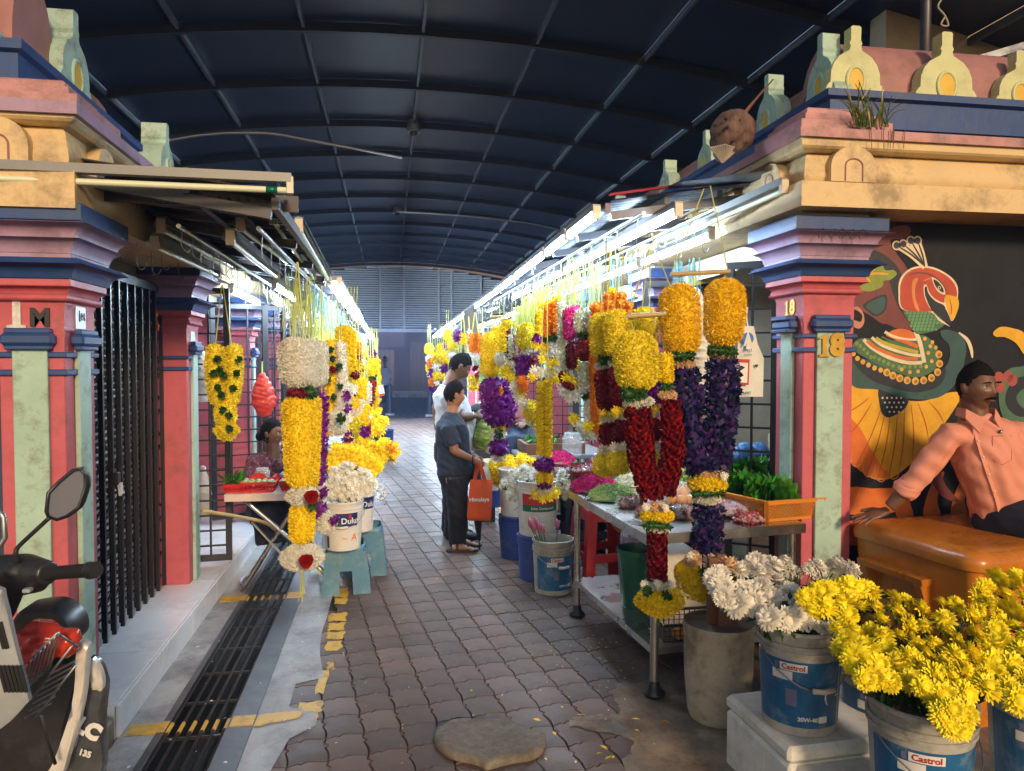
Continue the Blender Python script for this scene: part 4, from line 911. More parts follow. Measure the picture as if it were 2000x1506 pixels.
G('lemon-topped garland of mixed purple, orange and yellow curving behind the long marigold string', 5.2, [('l',[(1028,632),(1028,682)],17), ('w',[(1024,684),(1030,692)],14), ('v',[(1022,694),(1024,740)],13), ('m',[(1038,694),(1036,740)],11), ('f',[(1018,735),(1024,765)],8,-.06), ('Bw',[(1005,756),(1012,776),(1022,790)],15), ('Bl',[(1018,765),(1034,790),(1040,806),(1050,820)],15), ('l',[(1030,790),(1048,830)],14,.03), ('Bw',[(1036,825),(1046,838)],11)], strings=[((1026,560),(1022,634)), ((1030,560),(1034,634))])
G('slim pair of white jasmine strings with magenta strands between them', 5.4, [('j',[(998,655),(1000,705)],5.5), ('j',[(1008,650),(1010,725)],5), ('n',[(1004,655),(1004,700)],4), ('n',[(1014,650),(1016,700)],4.5), ('r',[(997,697),(1004,704)],6), ('w',[(998,706),(999,716)],6), ('By',[(990,720),(996,732)],12), ('Bl',[(1000,740)],13)], strings=[((1000,575),(998,655)), ((1006,575),(1010,650))])
G('yellow marigold and white top garland next to the slim jasmine strings', 5.6, [('Sy',[(984,636),(984,690)],8), ('y',[(980,634),(1002,632)],6), ('m',[(992,645),(992,690)],5), ('w',[(976,690),(980,710)],11), ('v',[(986,690),(990,694)],7), ('Bl',[(974,722),(984,730)],12), ('Bw',[(978,712)],11)], strings=[((984,580),(984,636))])
G('purple orchid garland with plump yellow tops hanging in front of the bearded shopper', 5.75, [('y',[(959,650),(959,735)],[17,20]), ('y',[(975,636),(977,725)],13,.1), ('w',[(950,740),(976,738)],6), ('v',[(962,738),(968,800),(972,832)],[24,25,20]), ('v',[(990,738),(988,790),(980,830)],[18,22,18],.05), ('y',[(962,834),(986,834)],6), ('w',[(974,840),(974,856)],16), ('g',[(968,846),(980,848)],5,-.06), ('v',[(974,858),(973,890)],[17,16]), ('w',[(960,894),(986,892)],6), ('f',[(978,755),(980,770)],3,-.16)], strings=[((962,590),(958,650)), ((975,590),(977,636)), ((962,618),(990,618))], bars=[((957,619),(978,618))])
G('short orange marigold garland with white waist above the shopper in white', 7.0, [('f',[(922,652),(923,688)],6), ('f',[(934,652),(934,688)],6), ('w',[(928,692),(928,714)],8), ('m',[(926,716),(930,722)],6), ('By',[(920,740),(930,744),(936,735)],10), ('By',[(920,756),(928,757)],10), ('r',[(932,728),(936,738)],5)], strings=[((927,610),(922,650)), ((929,610),(934,650))])
G('thin green and white bud string ending in one yellow flower', 6.8, [('k',[(942,702),(943,752)],5), ('By',[(943,762)],10), ('r',[(941,757),(945,759)],4,-.08)], strings=[((942,600),(942,702))])
G('double yellow marigold string over the shopper, farther along', 8.2, [('Sy',[(900,652),(900,672)],5), ('Sy',[(908,652),(908,672)],5), ('w',[(917,645),(917,700)],4), ('v',[(893,650),(893,668)],4)], strings=[((902,620),(900,652)), ((905,620),(908,652)), ((915,618),(917,646))])
FAR = [(868,690,10.5),(882,665,9.5),(852,688,12),(843,700,13.5),(861,672,12.8),(838,672,16),(874,645,11.5)]
for k, (x, y, Y) in enumerate(FAR):
    c1, c2 = [('y','v'),('l','w'),('y','w'),('f','v'),('y','m'),('o','w'),('y','v')][k]
    G(['small yellow and purple garland by the shopper\'s shoulder','lemon and white garland above the shopper\'s hair','yellow and white garland near the lane end','orange and purple garland near the lane end','yellow and maroon garland near the lane end','golden garland, last one before the bollards on the side with pillar 18','yellow and purple garland high behind the shopper\'s head'][k], Y,
      [(c1,[(x,y),(x,y+20)],7.5), (c2,[(x,y+22),(x+1,y+36)],6), (c1,[(x+1,y+38),(x+1,y+55)],6.5), (c2,[(x-3,y+60),(x+5,y+60)],4)], strings=[((x-2,y-40),(x-2,y)), ((x+2,y-40),(x+2,y))], q=2.6)
# ---- left side
def spots(t, pts, Y):
    for x, y in pts: section(t, 'g', [ay(x-3, y, Y), ay(x+4, y+2, Y)], 4*mpp(ay(x, y, Y)), 1.0)
G('short lime-yellow garland dotted with dark leaves hanging alone before the grille doors', 4.30, [('l',[(421,674),(419,720),(428,790)],[15,18,15]), ('l',[(457,674),(458,730),(450,790)],[14,15,14]), ('l',[(440,785),(441,832)],[19,18]), ('l',[(424,842),(462,840)],[17,17]), ('l',[(443,830),(443,850)],[26,28])],
  strings=[((433,556),(421,672)), ((435,556),(452,674))], extra=lambda t: spots(t, [(424,700),(428,722),(416,728),(436,732),(425,755),(432,770),(455,758),(462,728),(434,800),(446,812),(466,702),(447,836)], 4.22))
G('huge white-topped garland with thick yellow columns, maroon ring and red roses, nearest the lane', 3.90,
  [('w',[(578,660),(577,700),(583,756)],[29,32,30]), ('w',[(606,664),(607,756)],[20,20],.12), ('w',[(626,668),(626,750)],[13,13],.2), ('m',[(560,766),(598,770)],7,-.05), ('g',[(590,770),(620,764)],9,-.02), ('m',[(583,762),(583,772)],28), ('y',[(581,772),(585,860),(588,952)],[29,29,27]), ('y',[(607,772),(606,860),(602,952)],[18,18,18],.06),
   ('w',[(590,950),(591,986)],[31,32]), ('y',[(590,984),(590,1060)],[23,22]), ('w',[(590,1064),(590,1112)],[42,44]), ('g',[(614,985),(606,990)],5,-.12)],
  strings=[((580,512),(571,656)), ((582,512),(592,660)), ((600,540),(597,650)), ((604,540),(610,655)), ((592,1110),(590,1176)), ((590,1110),(594,1160)), ((588,1110),(586,1165)), ((620,1095),(624,1125))],
  bars=[], extra=lambda t: [head(t, rose_mesh('redrose', .034), ay(608, 971, 3.76), (.2,-1,.25), 1.0, 'rose'), head(t, rose_mesh('redrose', .034), ay(598, 1096, 3.72), (.1,-1,.3), 1.0, 'rose')])
G('long deep purple orchid strand behind the huge white-topped garland', 4.12, [('v',[(628,768),(624,860),(622,945)],[12,13,12]), ('w',[(622,950),(626,975)],[15,14]), ('v',[(628,958),(634,966)],9,-.08), ('v',[(625,980),(626,1015)],[9,10]), ('w',[(636,1000),(640,1040)],[15,17]), ('v',[(650,1012),(654,1020)],8,-.03), ('g',[(652,1022),(656,1026)],6)], strings=[((628,560),(628,768))])
G('slim yellow strand with dark leaf spots beside a white strand, behind the purple one', 4.9, [('y',[(646,664),(648,740),(644,812)],[10,9,8]), ('w',[(663,668),(668,740),(662,800)],[10,9,9]), ('m',[(640,722),(656,722)],5,-.08), ('w',[(652,800),(660,850)],[16,20]), ('y',[(640,815),(640,850)],[11,11]), ('g',[(665,812),(668,824)],6,-.15), ('v',[(672,760),(674,785)],7)], strings=[((650,560),(646,664)), ((656,560),(663,668))], extra=lambda t: spots(t, [(645,682),(650,700),(662,715),(640,740),(664,755),(652,775)], 4.82))
G('bundle of many yellow marigold strings under the twine, beside the leaf-spotted strand', 5.6, [('Sy',[(x,640+dy),(x,690+dy*2)],7) for x, dy in ((660,0),(668,-5),(676,-4),(684,2),(690,8))] + [('Sy',[(672,695),(672,820)],8), ('Bl',[(683,700),(694,712),(686,722)],14), ('m',[(688,735),(700,730)],9), ('By',[(668,735),(672,752)],12), ('By',[(680,770),(694,790)],14), ('Bw',[(690,760),(698,802),(682,804)],13)], strings=[((x+4,560),(x,642)) for x in (658,664,670,676,682,688,694)])
G('orange marigold string above a row of yellow and cream blossoms', 6.4, [('Sf',[(693,668),(693,692)],6), ('Sf',[(700,668),(700,694)],6), ('v',[(696,696),(702,700)],5), ('Bl',[(698,710),(704,720)],12), ('m',[(704,700),(704,740)],4), ('By',[(700,770),(694,778)],12), ('Bw',[(706,755),(704,790)],11), ('y',[(712,740),(706,800)],5)], strings=[((696,600),(693,668)), ((699,600),(700,668))])
G('yellow-capped garland with a single crimson rose column near the yellow pompons', 7.2, [('y',[(726,702),(727,734)],[8,9]), ('g',[(720,737),(733,737)],3), ('r',[(727,741),(724,775),(716,804)],[7,7,6]), ('y',[(735,740),(732,800)],4.5,.1), ('w',[(708,700),(707,760)],4.5), ('w',[(716,808),(716,816)],8), ('r',[(717,818),(718,850)],5.5), ('m',[(703,690),(703,720)],4)], strings=[((722,640),(724,700)), ((726,640),(729,700)), ((718,696),(734,696),'hook')])
G('short garland of purple and yellow rings standing over the cut yellow flowers', 5.9, [('Bl',[(678,832)],14), ('v',[(678,842),(678,848)],9), ('y',[(678,850),(678,854)],8), ('v',[(678,856),(678,862)],9), ('y',[(678,864),(678,872)],9), ('v',[(678,873),(678,880)],9)], strings=[((676,700),(678,828))])
G('lime garland behind the crimson rose column', 8.6, [('y',[(737,700),(738,760)],4), ('v',[(722,690),(732,690)],5), ('l',[(712,690),(714,697)],5), ('y',[(700,810),(698,850)],9,-1.0)], strings=[((730,650),(736,700))])
for k, (x, y, Y, c1, c2, lab) in enumerate([(663,700,5.15,'y','w','yellow and white garland squeezed between the leaf-spotted strand and the marigold bundle'),(676,745,5.3,'w','v','white garland with a purple tail in front of the marigold bundle'),(704,735,6.2,'y','w','plump yellow garland left of the crimson rose column'),(688,712,5.9,'l','m','lemon garland with maroon tail under the orange marigold string'),(716,745,6.8,'w','y','thin white garland touching the crimson rose column'),(712,790,6.5,'y','v','yellow and purple garland low beside the crimson rose column'),(733,712,9.5,'y','w','far yellow garland above the pompons'),(735,730,11.0,'o','v','farthest golden garland above the pompons')]):
    r = 9 if Y < 6 else 7
    G(lab, Y, [(c1,[(x,y),(x+1,y+42)],r), (c2,[(x,y+44),(x,y+62)],r*.8), ('B'+('y' if c1 in 'ylo' else 'w'),[(x-5,y+68),(x+5,y+70),(x,y+76)],r*1.2)], strings=[((x-2,y-70),(x-2,y)), ((x+3,y-70),(x+2,y))])
# ---- yellow and blue twine hanging from the rails without flowers
def twine(lab, Y0, Y1, X, z0, z1, n, m_, seed, lean=.0):
    rr = random.Random(seed); t = thing('twine_bundle', lab, 'twine', (X, Y0, z0), group='loops of twine hanging from the rails'); k = 6
    for b in range(k):
        g = MB()
        for i in range(n//k):
            y = Y0+(Y1-Y0)*(b+rr.random())/k; x = X+rr.gauss(0,.03); l = rr.uniform(.75,1.1)*(z0-z1); w_ = rr.uniform(.01,.035)
            a = (x,y,z0); g.tube([a, (x-w_+lean,y,z0-l)], .0021 if y < 6 else .0033, 4); g.tube([a, (x+w_+lean,y+.01,z0-l*rr.uniform(.85,1))], .0021 if y < 6 else .0033, 4)
        obj('twine', g, M[m_], t, kind='stuff')
    return settle(t)
twine('yellow twine loops above the marigold bundle, side of the seated woman', 4.6, 8.5, -.58, 2.13, 1.72, 110, 'string', 1)
twine('blue twine loops among the yellow ones near the lane edge of the left awnings', 5.0, 9.0, -.52, 2.14, 1.85, 40, 'stringb', 2)
twine('yellow twine loops above the jasmine and orange garlands', 4.4, 7.0, 1.28, 2.24, 1.84, 70, 'string', 3)
twine('pale blue twine loops behind the jasmine garlands', 4.2, 7.5, 1.42, 2.26, 1.80, 46, 'stringb', 4)
twine('dense curtain of yellow twine above the purple orchid garland', 5.9, 7.2, 1.22, 2.12, 1.72, 60, 'string', 5)
twine('far yellow twine near the lane end above the pompon heaps', 9.0, 17, -.56, 2.06, 1.70, 60, 'string', 6)
twine('far yellow twine near the lane end above the small garlands by the shoppers', 9.0, 17, 1.22, 2.08, 1.72, 50, 'string', 7)
twine('tangle of pale green twine hung over the wooden bar of the indigo garland', 3.75, 4.0, 1.62, 2.16, 1.92, 14, 'stringb', 8)
# ================================================================ MURAL on the wall beside pillar 18
MY = 3.605
mu = thing('peacock_mural', 'painted peacock with red head and beaded green body on the dark wall beside pillar 18', 'mural', ay(1800, 700, MY))
_ml = [0]
def mp(x, y): return (1500+x/3.764, 400+y/3.764)
def paint(name, col, pts, k=5, raw=False, closed=True, parent=None):
    _ml[0] += 1; Y = MY-.0010-.00006*_ml[0]
    P_ = pts if raw else [mp(*p) for p in pts]
    if k > 1: P_ = crom(P_, k)
    g = MB(); g.add([Vector(ay(x, y, MY))+Vector((0, Y-MY, 0)) for x, y in P_], [tuple(range(len(P_)))]); return obj(name, g, MC(col), mu, fix=False)
_mc = {}
def MC(c):
    if c not in _mc: _mc[c] = mat('mural_paint', c, .5, var=.16, scale=9, bump=.3, bscale=40)
    return _mc[c]
def stroke(name, col, pts, w_, raw=False, taper=True):
    P_ = crom([(pts[i][0], pts[i][1]) for i in range(len(pts))], 5, False); n = len(P_); L_ = []; R_ = []
    for i, p in enumerate(P_):
        a = P_[max(0, i-1)]; b = P_[min(n-1, i+1)]; dx, dy = b[0]-a[0], b[1]-a[1]; l = math.hypot(dx, dy) or 1
        ww = w_*.5*(math.sin(PI*min(1, max(.08, i/(n-1))))**.5 if taper else 1); L_.append((p[0]-dy/l*ww, p[1]+dx/l*ww)); R_.append((p[0]+dy/l*ww, p[1]-dx/l*ww))
    return paint(name, col, L_+R_[::-1], 1, raw)
def dots(name, col, pts, r, raw=False):
    _ml[0] += 1; Y = MY-.0010-.00006*_ml[0]; g = MB()
    for (x, y) in pts:
        x2, y2 = (x, y) if raw else mp(x, y); c = Vector(ay(x2, y2, MY))+Vector((0, Y-MY, 0)); R = r*(mpp(c)/(1 if raw else 3.764))
        g.add([c+Vector((math.cos(2*PI*i/12)*R, 0, math.sin(2*PI*i/12)*R)) for i in range(12)], [tuple(range(12))])
    return obj(name, g, MC(col), mu, fix=False)
RD, MRN, OR_, YL, GR, TL, DK, CRM, OG = (.42,.05,.02), (.15,.03,.03), (.55,.13,.015), (.62,.33,.01), (.05,.13,.06), (.02,.07,.07), (.008,.011,.022), (.66,.55,.38), (.20,.26,.03)
paint('tree_shape', MRN, [(560,130),(700,60),(960,50),(900,110),(850,170),(1010,150),(1050,200),(1000,250),(900,260),(940,350),(1010,450),(1060,560),(1100,700),(1080,900),(980,920),(880,880),(830,870),(760,820),(600,700),(570,400)])
paint('tree_hollow', DK, [(640,330),(740,320),(860,370),(960,470),(1000,600),(1010,800),(960,760),(900,600),(880,500),(790,470),(700,480),(640,420)])
paint('tree_hollow', DK, [(700,730),(860,660),(865,770),(800,820),(740,790)]); paint('leaf_shape', TL, [(725,735),(850,675),(855,760),(800,805),(750,780)])
paint('tree_hollow', DK, [(800,230),(870,130),(990,60),(960,120),(900,180)])
paint('scroll', (.45,.18,.13), [(600,760),(660,750),(700,800),(705,870),(670,910),(620,890),(630,850),(680,860),(690,810),(650,775)])
paint('green_leaf', OG, [(610,600),(660,540),(700,520),(760,430),(830,420),(860,480),(920,480),(945,510),(900,550),(850,560),(840,600),(760,635),(680,630)])
stroke('leaf_vein', YL, [(670,530),(720,515),(800,505),(890,510)], 18); stroke('leaf_vein', YL, [(735,515),(770,480),(795,460)], 16); stroke('leaf_vein', YL, [(715,530),(735,550),(755,570)], 16)
# tail fan behind, then body
paint('tail_fan', YL, [(560,1340),(700,1350),(830,1365),(980,1430),(1150,1440),(1330,1380),(1420,1400),(1330,1560),(1180,1760),(1050,1900),(900,2010),(760,2010),(640,1900),(560,1850)])
paint('tail_fan', OR_, [(560,1560),(640,1600),(700,1680),(760,1800),(840,1930),(900,1990),(800,2010),(680,1960),(600,1870),(560,1830)])
for a, b in (((830,1500),(640,1930)),((860,1520),(720,1990)),((900,1530),(800,2030)),((950,1530),(880,2020)),((1000,1500),(960,1970)),((1050,1470),(1060,1880)),((1100,1460),(1180,1740)),((760,1460),(570,1720)),((740,1420),(560,1540)),((1180,1450),(1290,1600))):
    stroke('tail_line', RD, [a, ((a[0]+b[0])/2+14, (a[1]+b[1])/2), b], 9)
for a in ((650,1900),(740,1975),(830,2010),(920,1990)):
    stroke('tail_scallop', (.6,.22,.05), [(a[0]-45,a[1]-70),(a[0]-35,a[1]),(a[0],a[1]+25),(a[0]+35,a[1]),(a[0]+45,a[1]-70)], 9)
paint('body_patch', DK, [(820,1350),(960,1400),(1030,1430),(1000,1500),(900,1560),(840,1540),(815,1450)]); dots('body_dots', CRM, [(840+34*i+(17 if j % 2 else 0), 1420+34*j) for i in range(5) for j in range(4) if 30 < 34*i+8*j < 170 or j < 2], 8)
paint('wing', TL, [(1265,930),(1330,920),(1420,960),(1455,1040),(1440,1160),(1400,1280),(1300,1390),(1180,1430),(1000,1420),(820,1360),(620,1330),(610,1140),(760,1150),(1000,1260),(1200,1280),(1320,1160),(1330,1040),(1280,980)])
paint('body', DK, [(620,1110),(800,1200),(1000,1290),(1180,1300),(1290,1200),(1300,1260),(1240,1340),(1080,1380),(900,1340),(760,1290),(640,1180)])
stroke('wing_edge', CRM, [(1400,940),(1460,990),(1490,1060),(1500,1130)], 26)
paint('back_green', GR, [(625,1020),(700,980),(900,1000),(1100,960),(1180,980),(1240,1060),(1250,1160),(1200,1230),(1080,1270),(940,1230),(780,1160),(640,1080)])
stroke('feather_band', CRM, [(700,990),(760,1050),(880,1120),(1020,1160),(1130,1160)], 26, taper=False); stroke('feather_band', OR_, [(725,1000),(790,1050),(900,1100),(1010,1130),(1100,1130)], 26, taper=False)
stroke('feather_band', CRM, [(760,975),(830,1030),(930,1070),(1040,1100),(1120,1110)], 22, taper=False); stroke('feather_band', (.42,.36,.02), [(790,980),(860,1020),(960,1050),(1100,1085)], 26, taper=False)
stroke('feather_band', GR, [(830,970),(900,1000),(1000,1030),(1100,1060)], 14, taper=False); stroke('feather_band', OR_, [(870,950),(940,980),(1020,1010),(1100,1045)], 30, taper=False)
stroke('feather_band', CRM, [(855,935),(930,970),(1020,985),(1090,990)], 22, taper=False); paint('feather_cap', OR_, [(890,940),(960,912),(1050,930),(1080,980),(980,975)])
stroke('feather_band', CRM, [(1080,930),(1110,1000),(1130,1080),(1145,1160)], 30, taper=False)
dots('bead_row', (.16,.25,.04), [(650+26*i, 1020+24*i-6*math.sin(i)) for i in range(5)] + [(780+34*i, 1120+16*i) for i in range(5)] + [(960+40*i, 1195-2*i) for i in range(5)], 15)
gold = [(625,1095),(655,1130),(695,1155),(735,1178),(780,1200),(825,1215),(870,1232),(915,1255),(965,1275),(1020,1290),(1080,1296),(1140,1290),(1198,1272),(1243,1230),(1258,1168),(1252,1100),(1230,1050),(1205,1010)]
dots('gold_bead', (.60,.34,.05), gold[:6], 19); dots('gold_bead', (.60,.34,.05), gold[6:16], 29); dots('gold_bead', (.60,.34,.05), gold[16:]+[(1150,985),(1190,1040),(1175,1090),(1200,1150),(1160,1190),(1100,1225),(1040,1230),(980,1210)], 15)
dots('bead_shade', (.30,.14,.02), [(x+3, y+4) for x, y in gold[6:16]], 15)
paint('neck_beads_ground', GR, [(995,775),(1200,790),(1260,830),(1300,870),(1240,920),(1120,950),(1075,940),(1050,880)])
dots('neck_bead', (.10,.27,.12), [(1020+27*i+(13 if j % 2 else 0)+j*7, 795+24*j) for i in range(9) for j in range(6) if i*27+j*9 < 250 and not (j > 3 and i > 6)], 12)
paint('head_outline', CRM, [(985,770),(955,640),(970,540),(1040,470),(1140,450),(1240,470),(1340,530),(1390,600),(1392,690),(1395,760),(1350,855),(1310,790),(1290,740),(1230,710),(1180,660),(1158,600),(1148,640),(1180,740),(1240,820),(1335,895),(1250,850),(1190,790)])
paint('head', RD, [(995,770),(967,640),(985,545),(1050,482),(1140,463),(1240,485),(1330,540),(1376,605),(1380,680),(1300,680),(1290,720),(1230,695),(1185,650),(1162,590),(1140,600),(1148,680),(1180,750),(1195,785)])
paint('head_light', (.62,.22,.05), [(1060,560),(1100,540),(1080,600),(1080,680),(1110,780),(1080,760),(1055,660)]); stroke('head_line', MRN, [(1030,520),(1100,500),(1200,520),(1280,590),(1320,660)], 14); stroke('head_line', (.62,.22,.05), [(1140,560),(1200,535),(1180,540)], 10)
paint('throat', DK, [(1162,600),(1175,650),(1225,710),(1290,745),(1345,870),(1300,860),(1240,810),(1185,740),(1150,660)])
paint('eye_white', CRM, [(1200,535),(1250,560),(1290,610),(1298,660),(1260,650),(1225,610)]); paint('eye', DK, [(1212,550),(1250,570),(1282,615),(1285,645),(1255,630),(1228,600)]); dots('pupil', CRM, [(1255,610)], 13); dots('pupil', DK, [(1255,610)], 8)
paint('beak', YL, [(1300,668),(1350,670),(1392,690),(1395,760),(1350,850),(1325,800),(1305,740)]); stroke('beak_line', RD, [(1330,690),(1345,760),(1340,810)], 9)
for a in ((940,300),(990,290),(1045,265),(1095,265)):
    stroke('crest_outline', CRM, [(1150,460),((a[0]+1150)/2+6, 370), a], 44, taper=False)
dots('crest_outline', CRM, [(940,300),(990,290),(1045,265),(1095,265)], 36)
for a in ((940,300),(990,290),(1045,265),(1095,265)): stroke('crest_feather', DK, [(1148,455),((a[0]+1150)/2+8, 370), a], 13)
dots('crest_tip', (.02,.02,.06), [(940,300),(990,290),(1045,265),(1095,265)], 25)
# right side motifs and the lower orange arches
paint('yellow_swirl', YL, [(1650,940),(1700,900),(1780,905),(1882,950),(1882,1100),(1820,1020),(1740,975),(1670,970)])
paint('paisley', (.05,.13,.08), [(1700,1300),(1760,1210),(1860,1190),(2000,1200),(2000,1900),(1800,1700),(1700,1500)]); paint('paisley', DK, [(1740,1400),(1800,1290),(1900,1260),(2000,1300),(2000,1500),(1860,1560),(1760,1500)]); paint('paisley', (.05,.13,.08), [(1820,1420),(1880,1350),(1990,1370),(1990,1470),(1880,1500)])
dots('berry', (.30,.06,.05), [(1690,1270),(1760,1262),(1790,1290),(1700,1340)], 44)
paint('orange_panel', OR_, [(560,2080),(760,2085),(1000,2090),(1000,2220),(860,2270),(560,2270)], 2)
for x0 in (1000, 1200, 1400): paint('orange_arch', OR_, [(x0-60,2290),(x0-40,2150),(x0+20,2010),(x0+90,1960),(x0+60,2060),(x0+40,2180),(x0+60,2290)])
paint('orange_panel', OR_, [(560,2330),(800,2310),(1100,2290),(1500,2290),(1900,2290),(1900,2500),(560,2500)], 2); paint('purple_arch', MRN, [(1200,2000),(1260,1960),(1300,2060),(1400,2180),(1300,2160),(1230,2090)])
settle(mu)

# ================================================================ ICE BOX under the seated man
OB = mat('orange_icebox_plastic', (.50,.165,.012), .30, var=.12, scale=3, dirt=(.22,.07,.02), dscale=4, damt=.5, rvar=.1, coat=.2)
ib = thing('ice_box', 'big orange plastic ice box with closed lid under the seated man', 'cooler', (2.9, 3.2, 0))
def rrect(x0, x1, y0, y1, r, n=5):
    out = []
    for cx_, cy_, a0 in ((x1-r, y0+r, -PI/2), (x1-r, y1-r, 0), (x0+r, y1-r, PI/2), (x0+r, y0+r, PI)):
        for i in range(n+1): a = a0+PI/2*i/n; out.append((cx_+r*math.cos(a), cy_+r*math.sin(a)))
    return out
IM = Matrix.Translation((2.36, 3.47, .03)) @ Matrix.Rotation(math.radians(7), 4, 'Z')
def ring_stack(prof, x0, x1, y0, y1, r, n=5):
    return [[(x, y, z) for x, y in rrect(x0-o, x1+o, y0-o, y1+o, max(.01, r+o), n)] for o, z in prof]
g = MB(); g.rings(ring_stack([(-.05,-.01),(-.04,-.03),(0,.667)], 0, 1.25, -.72, 0, .05), True, True, True); g.xf(IM); body = obj('tub', g, OB, ib, smooth=True, auto=40)
g = MB(); g.rings(ring_stack([(.005,.668),(.018,.675),(.022,.705),(.012,.735),(-.02,.752),(-.06,.758),(-.10,.758)], 0, 1.25, -.72, 0, .06, 7), True, True, True); g.xf(IM); obj('lid', g, OB, ib, smooth=True, auto=50)
g = MB(); g.prism([(-.06,-.10,.585),(-.06,-.50,.585),(-.055,-.50,.555),(-.055,-.10,.555)], (.10,0,0)); g.xf(IM); hd = obj('handle', g, OB, ib)
for y in (-.13, -.47):
    g = MB(); g.prism([(-.055,y-.02,.555),(-.0,y-.02,.40),(.03,y-.02,.40),(.03,y-.02,.555)], (0,.04,0)); g.xf(IM); obj('handle_bracket', g, OB, hd)
settle(ib)

# ================================================================ BUCKETS
def bucket(lab, c, rt, rb, h, body, group='plastic buckets', cat='bucket', rim=True, handle=None, water=None, inner=None):
    c = Vector(c); t = thing('bucket', lab, cat, c, group=group); n = 36; R = lambda z: rb+(rt-rb)*z/h
    g = MB(); g.lathe([(rb-.004,.0),(rb,.004),(R(h*.86),h*.86),(R(h*.86)-.004,h*.86+.002),(rt,h),(rt-.004,h+.001),(rt-.008,h-.02),(rb-.008,.012)], n, c, True, True); obj('shell', g, body, t, smooth=True, auto=35)
    if rim:
        g = MB()
        for z in (h*.80, h*.86, h-.006): g.lathe([(R(z)-.001,z-.006),(R(z)+.006,z-.005),(R(z)+.006,z+.005),(R(z)-.001,z+.006)], n, c)
        obj('rim', g, body, t, smooth=True, auto=40)
    if handle is not None:
        a0, sag = handle; P_ = []
        for i in range(13):
            s = i/12; a = a0-PI/2*.98+PI*.98*s; rr_ = rt+.012; P_.append(c+Vector((math.cos(a)*rr_, math.sin(a)*rr_, h*.80-sag*math.sin(PI*s))))
        g = MB(); g.tube(P_, .0025, 5); hh = obj('handle', g, M['hook'], t, smooth=True)
        g = MB(); g.tube([P_[5], P_[6], P_[7]], .010, 8); obj('grip', g, M['plasticw'], hh, smooth=True)
    if water is not None:
        g = MB(); g.lathe([(.001, water),(R(water)-.009, water)], n, c); obj('water', g, M['darkwater'], t, fix=False)
    return t, c, R
M['darkwater'] = mat('dark_water', (.02,.025,.02), .05)
def wrap(c, R, z0, z1, a0, a1, off=.0012, n=20):
    g = MB(); c = Vector(c); A_ = [math.radians(a0+(a1-a0)*i/n) for i in range(n+1)]
    g.rings([[c+Vector((math.cos(a)*(R(z)+off), math.sin(a)*(R(z)+off), z)) for a in A_] for z in (z0, z1)], False); return g
def wraptext(s, size, c, R, z, a, off=.0025, bold=.0, tilt=0.0):
    g = text_geo(s, size, font_off=bold); c = Vector(c); out = []
    for v in g.v:
        x, y = v[0]*math.cos(tilt)-v[1]*math.sin(tilt), v[0]*math.sin(tilt)+v[1]*math.cos(tilt)
        aa = math.radians(a)+x/R(z); out.append(tuple(c+Vector((math.cos(aa)*(R(z+y)+off), math.sin(aa)*(R(z+y)+off), z+y))))
    g.v = out; return g
BW = mat('dirty_white_bucket', (.42,.41,.37), .45, var=.15, scale=6, dirt=(.12,.11,.09), dscale=6, damt=.7, dcut=.5)
BWC = mat('white_bucket', (.62,.60,.55), .4, var=.08, scale=6, dirt=(.25,.22,.18), dscale=6, damt=.5)
BLUE = mat('blue_bucket_print', (.012,.10,.24), .45, var=.25, scale=8, dirt=(.30,.33,.33), dscale=9, damt=.55, dcut=.60)
NAVY = mat('navy_print', (.012,.02,.10), .45, var=.1); REDP = mat('red_print', (.42,.02,.02), .45); GRNP = mat('green_print', (.02,.12,.07), .45); WHP = mat('white_print', (.66,.66,.64), .45); PURP = mat('violet_smudge', (.14,.15,.27), .6, var=.3); BLKP = mat('black_print', (.02,.02,.02), .5)
def castrol(lab, px, py, z, Yc=None, rt=.150, a0=-100, full=True, hand=(-PI/2, .12), group='blue oil pails filled with chrysanthemums'):
    c = gz(px, py, z) if Yc is None else Vector((*ay(px, py, Yc)[:2], z)); t, c, R = bucket(lab, c, rt, .128, .37, BW, handle=hand, group=group)
    o = obj('print', wrap(c, R, .035, .27, a0-95, a0+80), BLUE, t, fix=False)
    obj('print_label', wrap(c, R, .235, .262, a0-48, a0-10, .0022), WHP, o, fix=False); obj('lettering', wraptext('Castrol', .026, c, R, .248, a0-29, .0032, .0008), REDP, o, fix=False)
    obj('print_mark', wrap(c, R, .237, .259, a0-56, a0-50, .0026, 4), PURP, o, fix=False)
    if full:
        obj('print_mark', wrap(c, R, .055, .078, a0+8, a0+22, .0022), WHP, o, fix=False); obj('lettering', wraptext('20W-40', .020, c, R, .066, a0-8, .0025, .0008), WHP, o, fix=False)
        g = wrap(c, R, .11, .17, a0-40, a0-24, .002); g.v = [(v[0], v[1], v[2]) for v in g.v]; obj('print_mark', g, PURP, o, fix=False)
        obj('lettering', wraptext('(  -', .06, c, R, .15, a0+30, .0025), WHP, o, fix=False)
    obj('print_mark', wrap(c, R, .20, .232, a0-60, a0-30, .0018), WHP, o, fix=False)
    obj('seam', wrap(c, R, .04, .262, a0+46, a0+47.5, .002, 2), WHP, o, fix=False)
    return t, c, R
pail1, c1, R1 = castrol('blue oil pail of ivory chrysanthemums standing on the corner of the white foam box', 1560, 1408, .285, rt=.146)
pail2, c2, R2 = castrol('nearest blue oil pail, dirty white rim, overflowing with bright yellow chrysanthemums', 1798, 1372, .215, Yc=1.98, rt=.150, a0=-92)
pail3, c3, R3 = castrol('blue oil pail cut off by the frame edge beside the nearest yellow chrysanthemums', 2030, 1400, .215, Yc=2.05, full=False, hand=None)
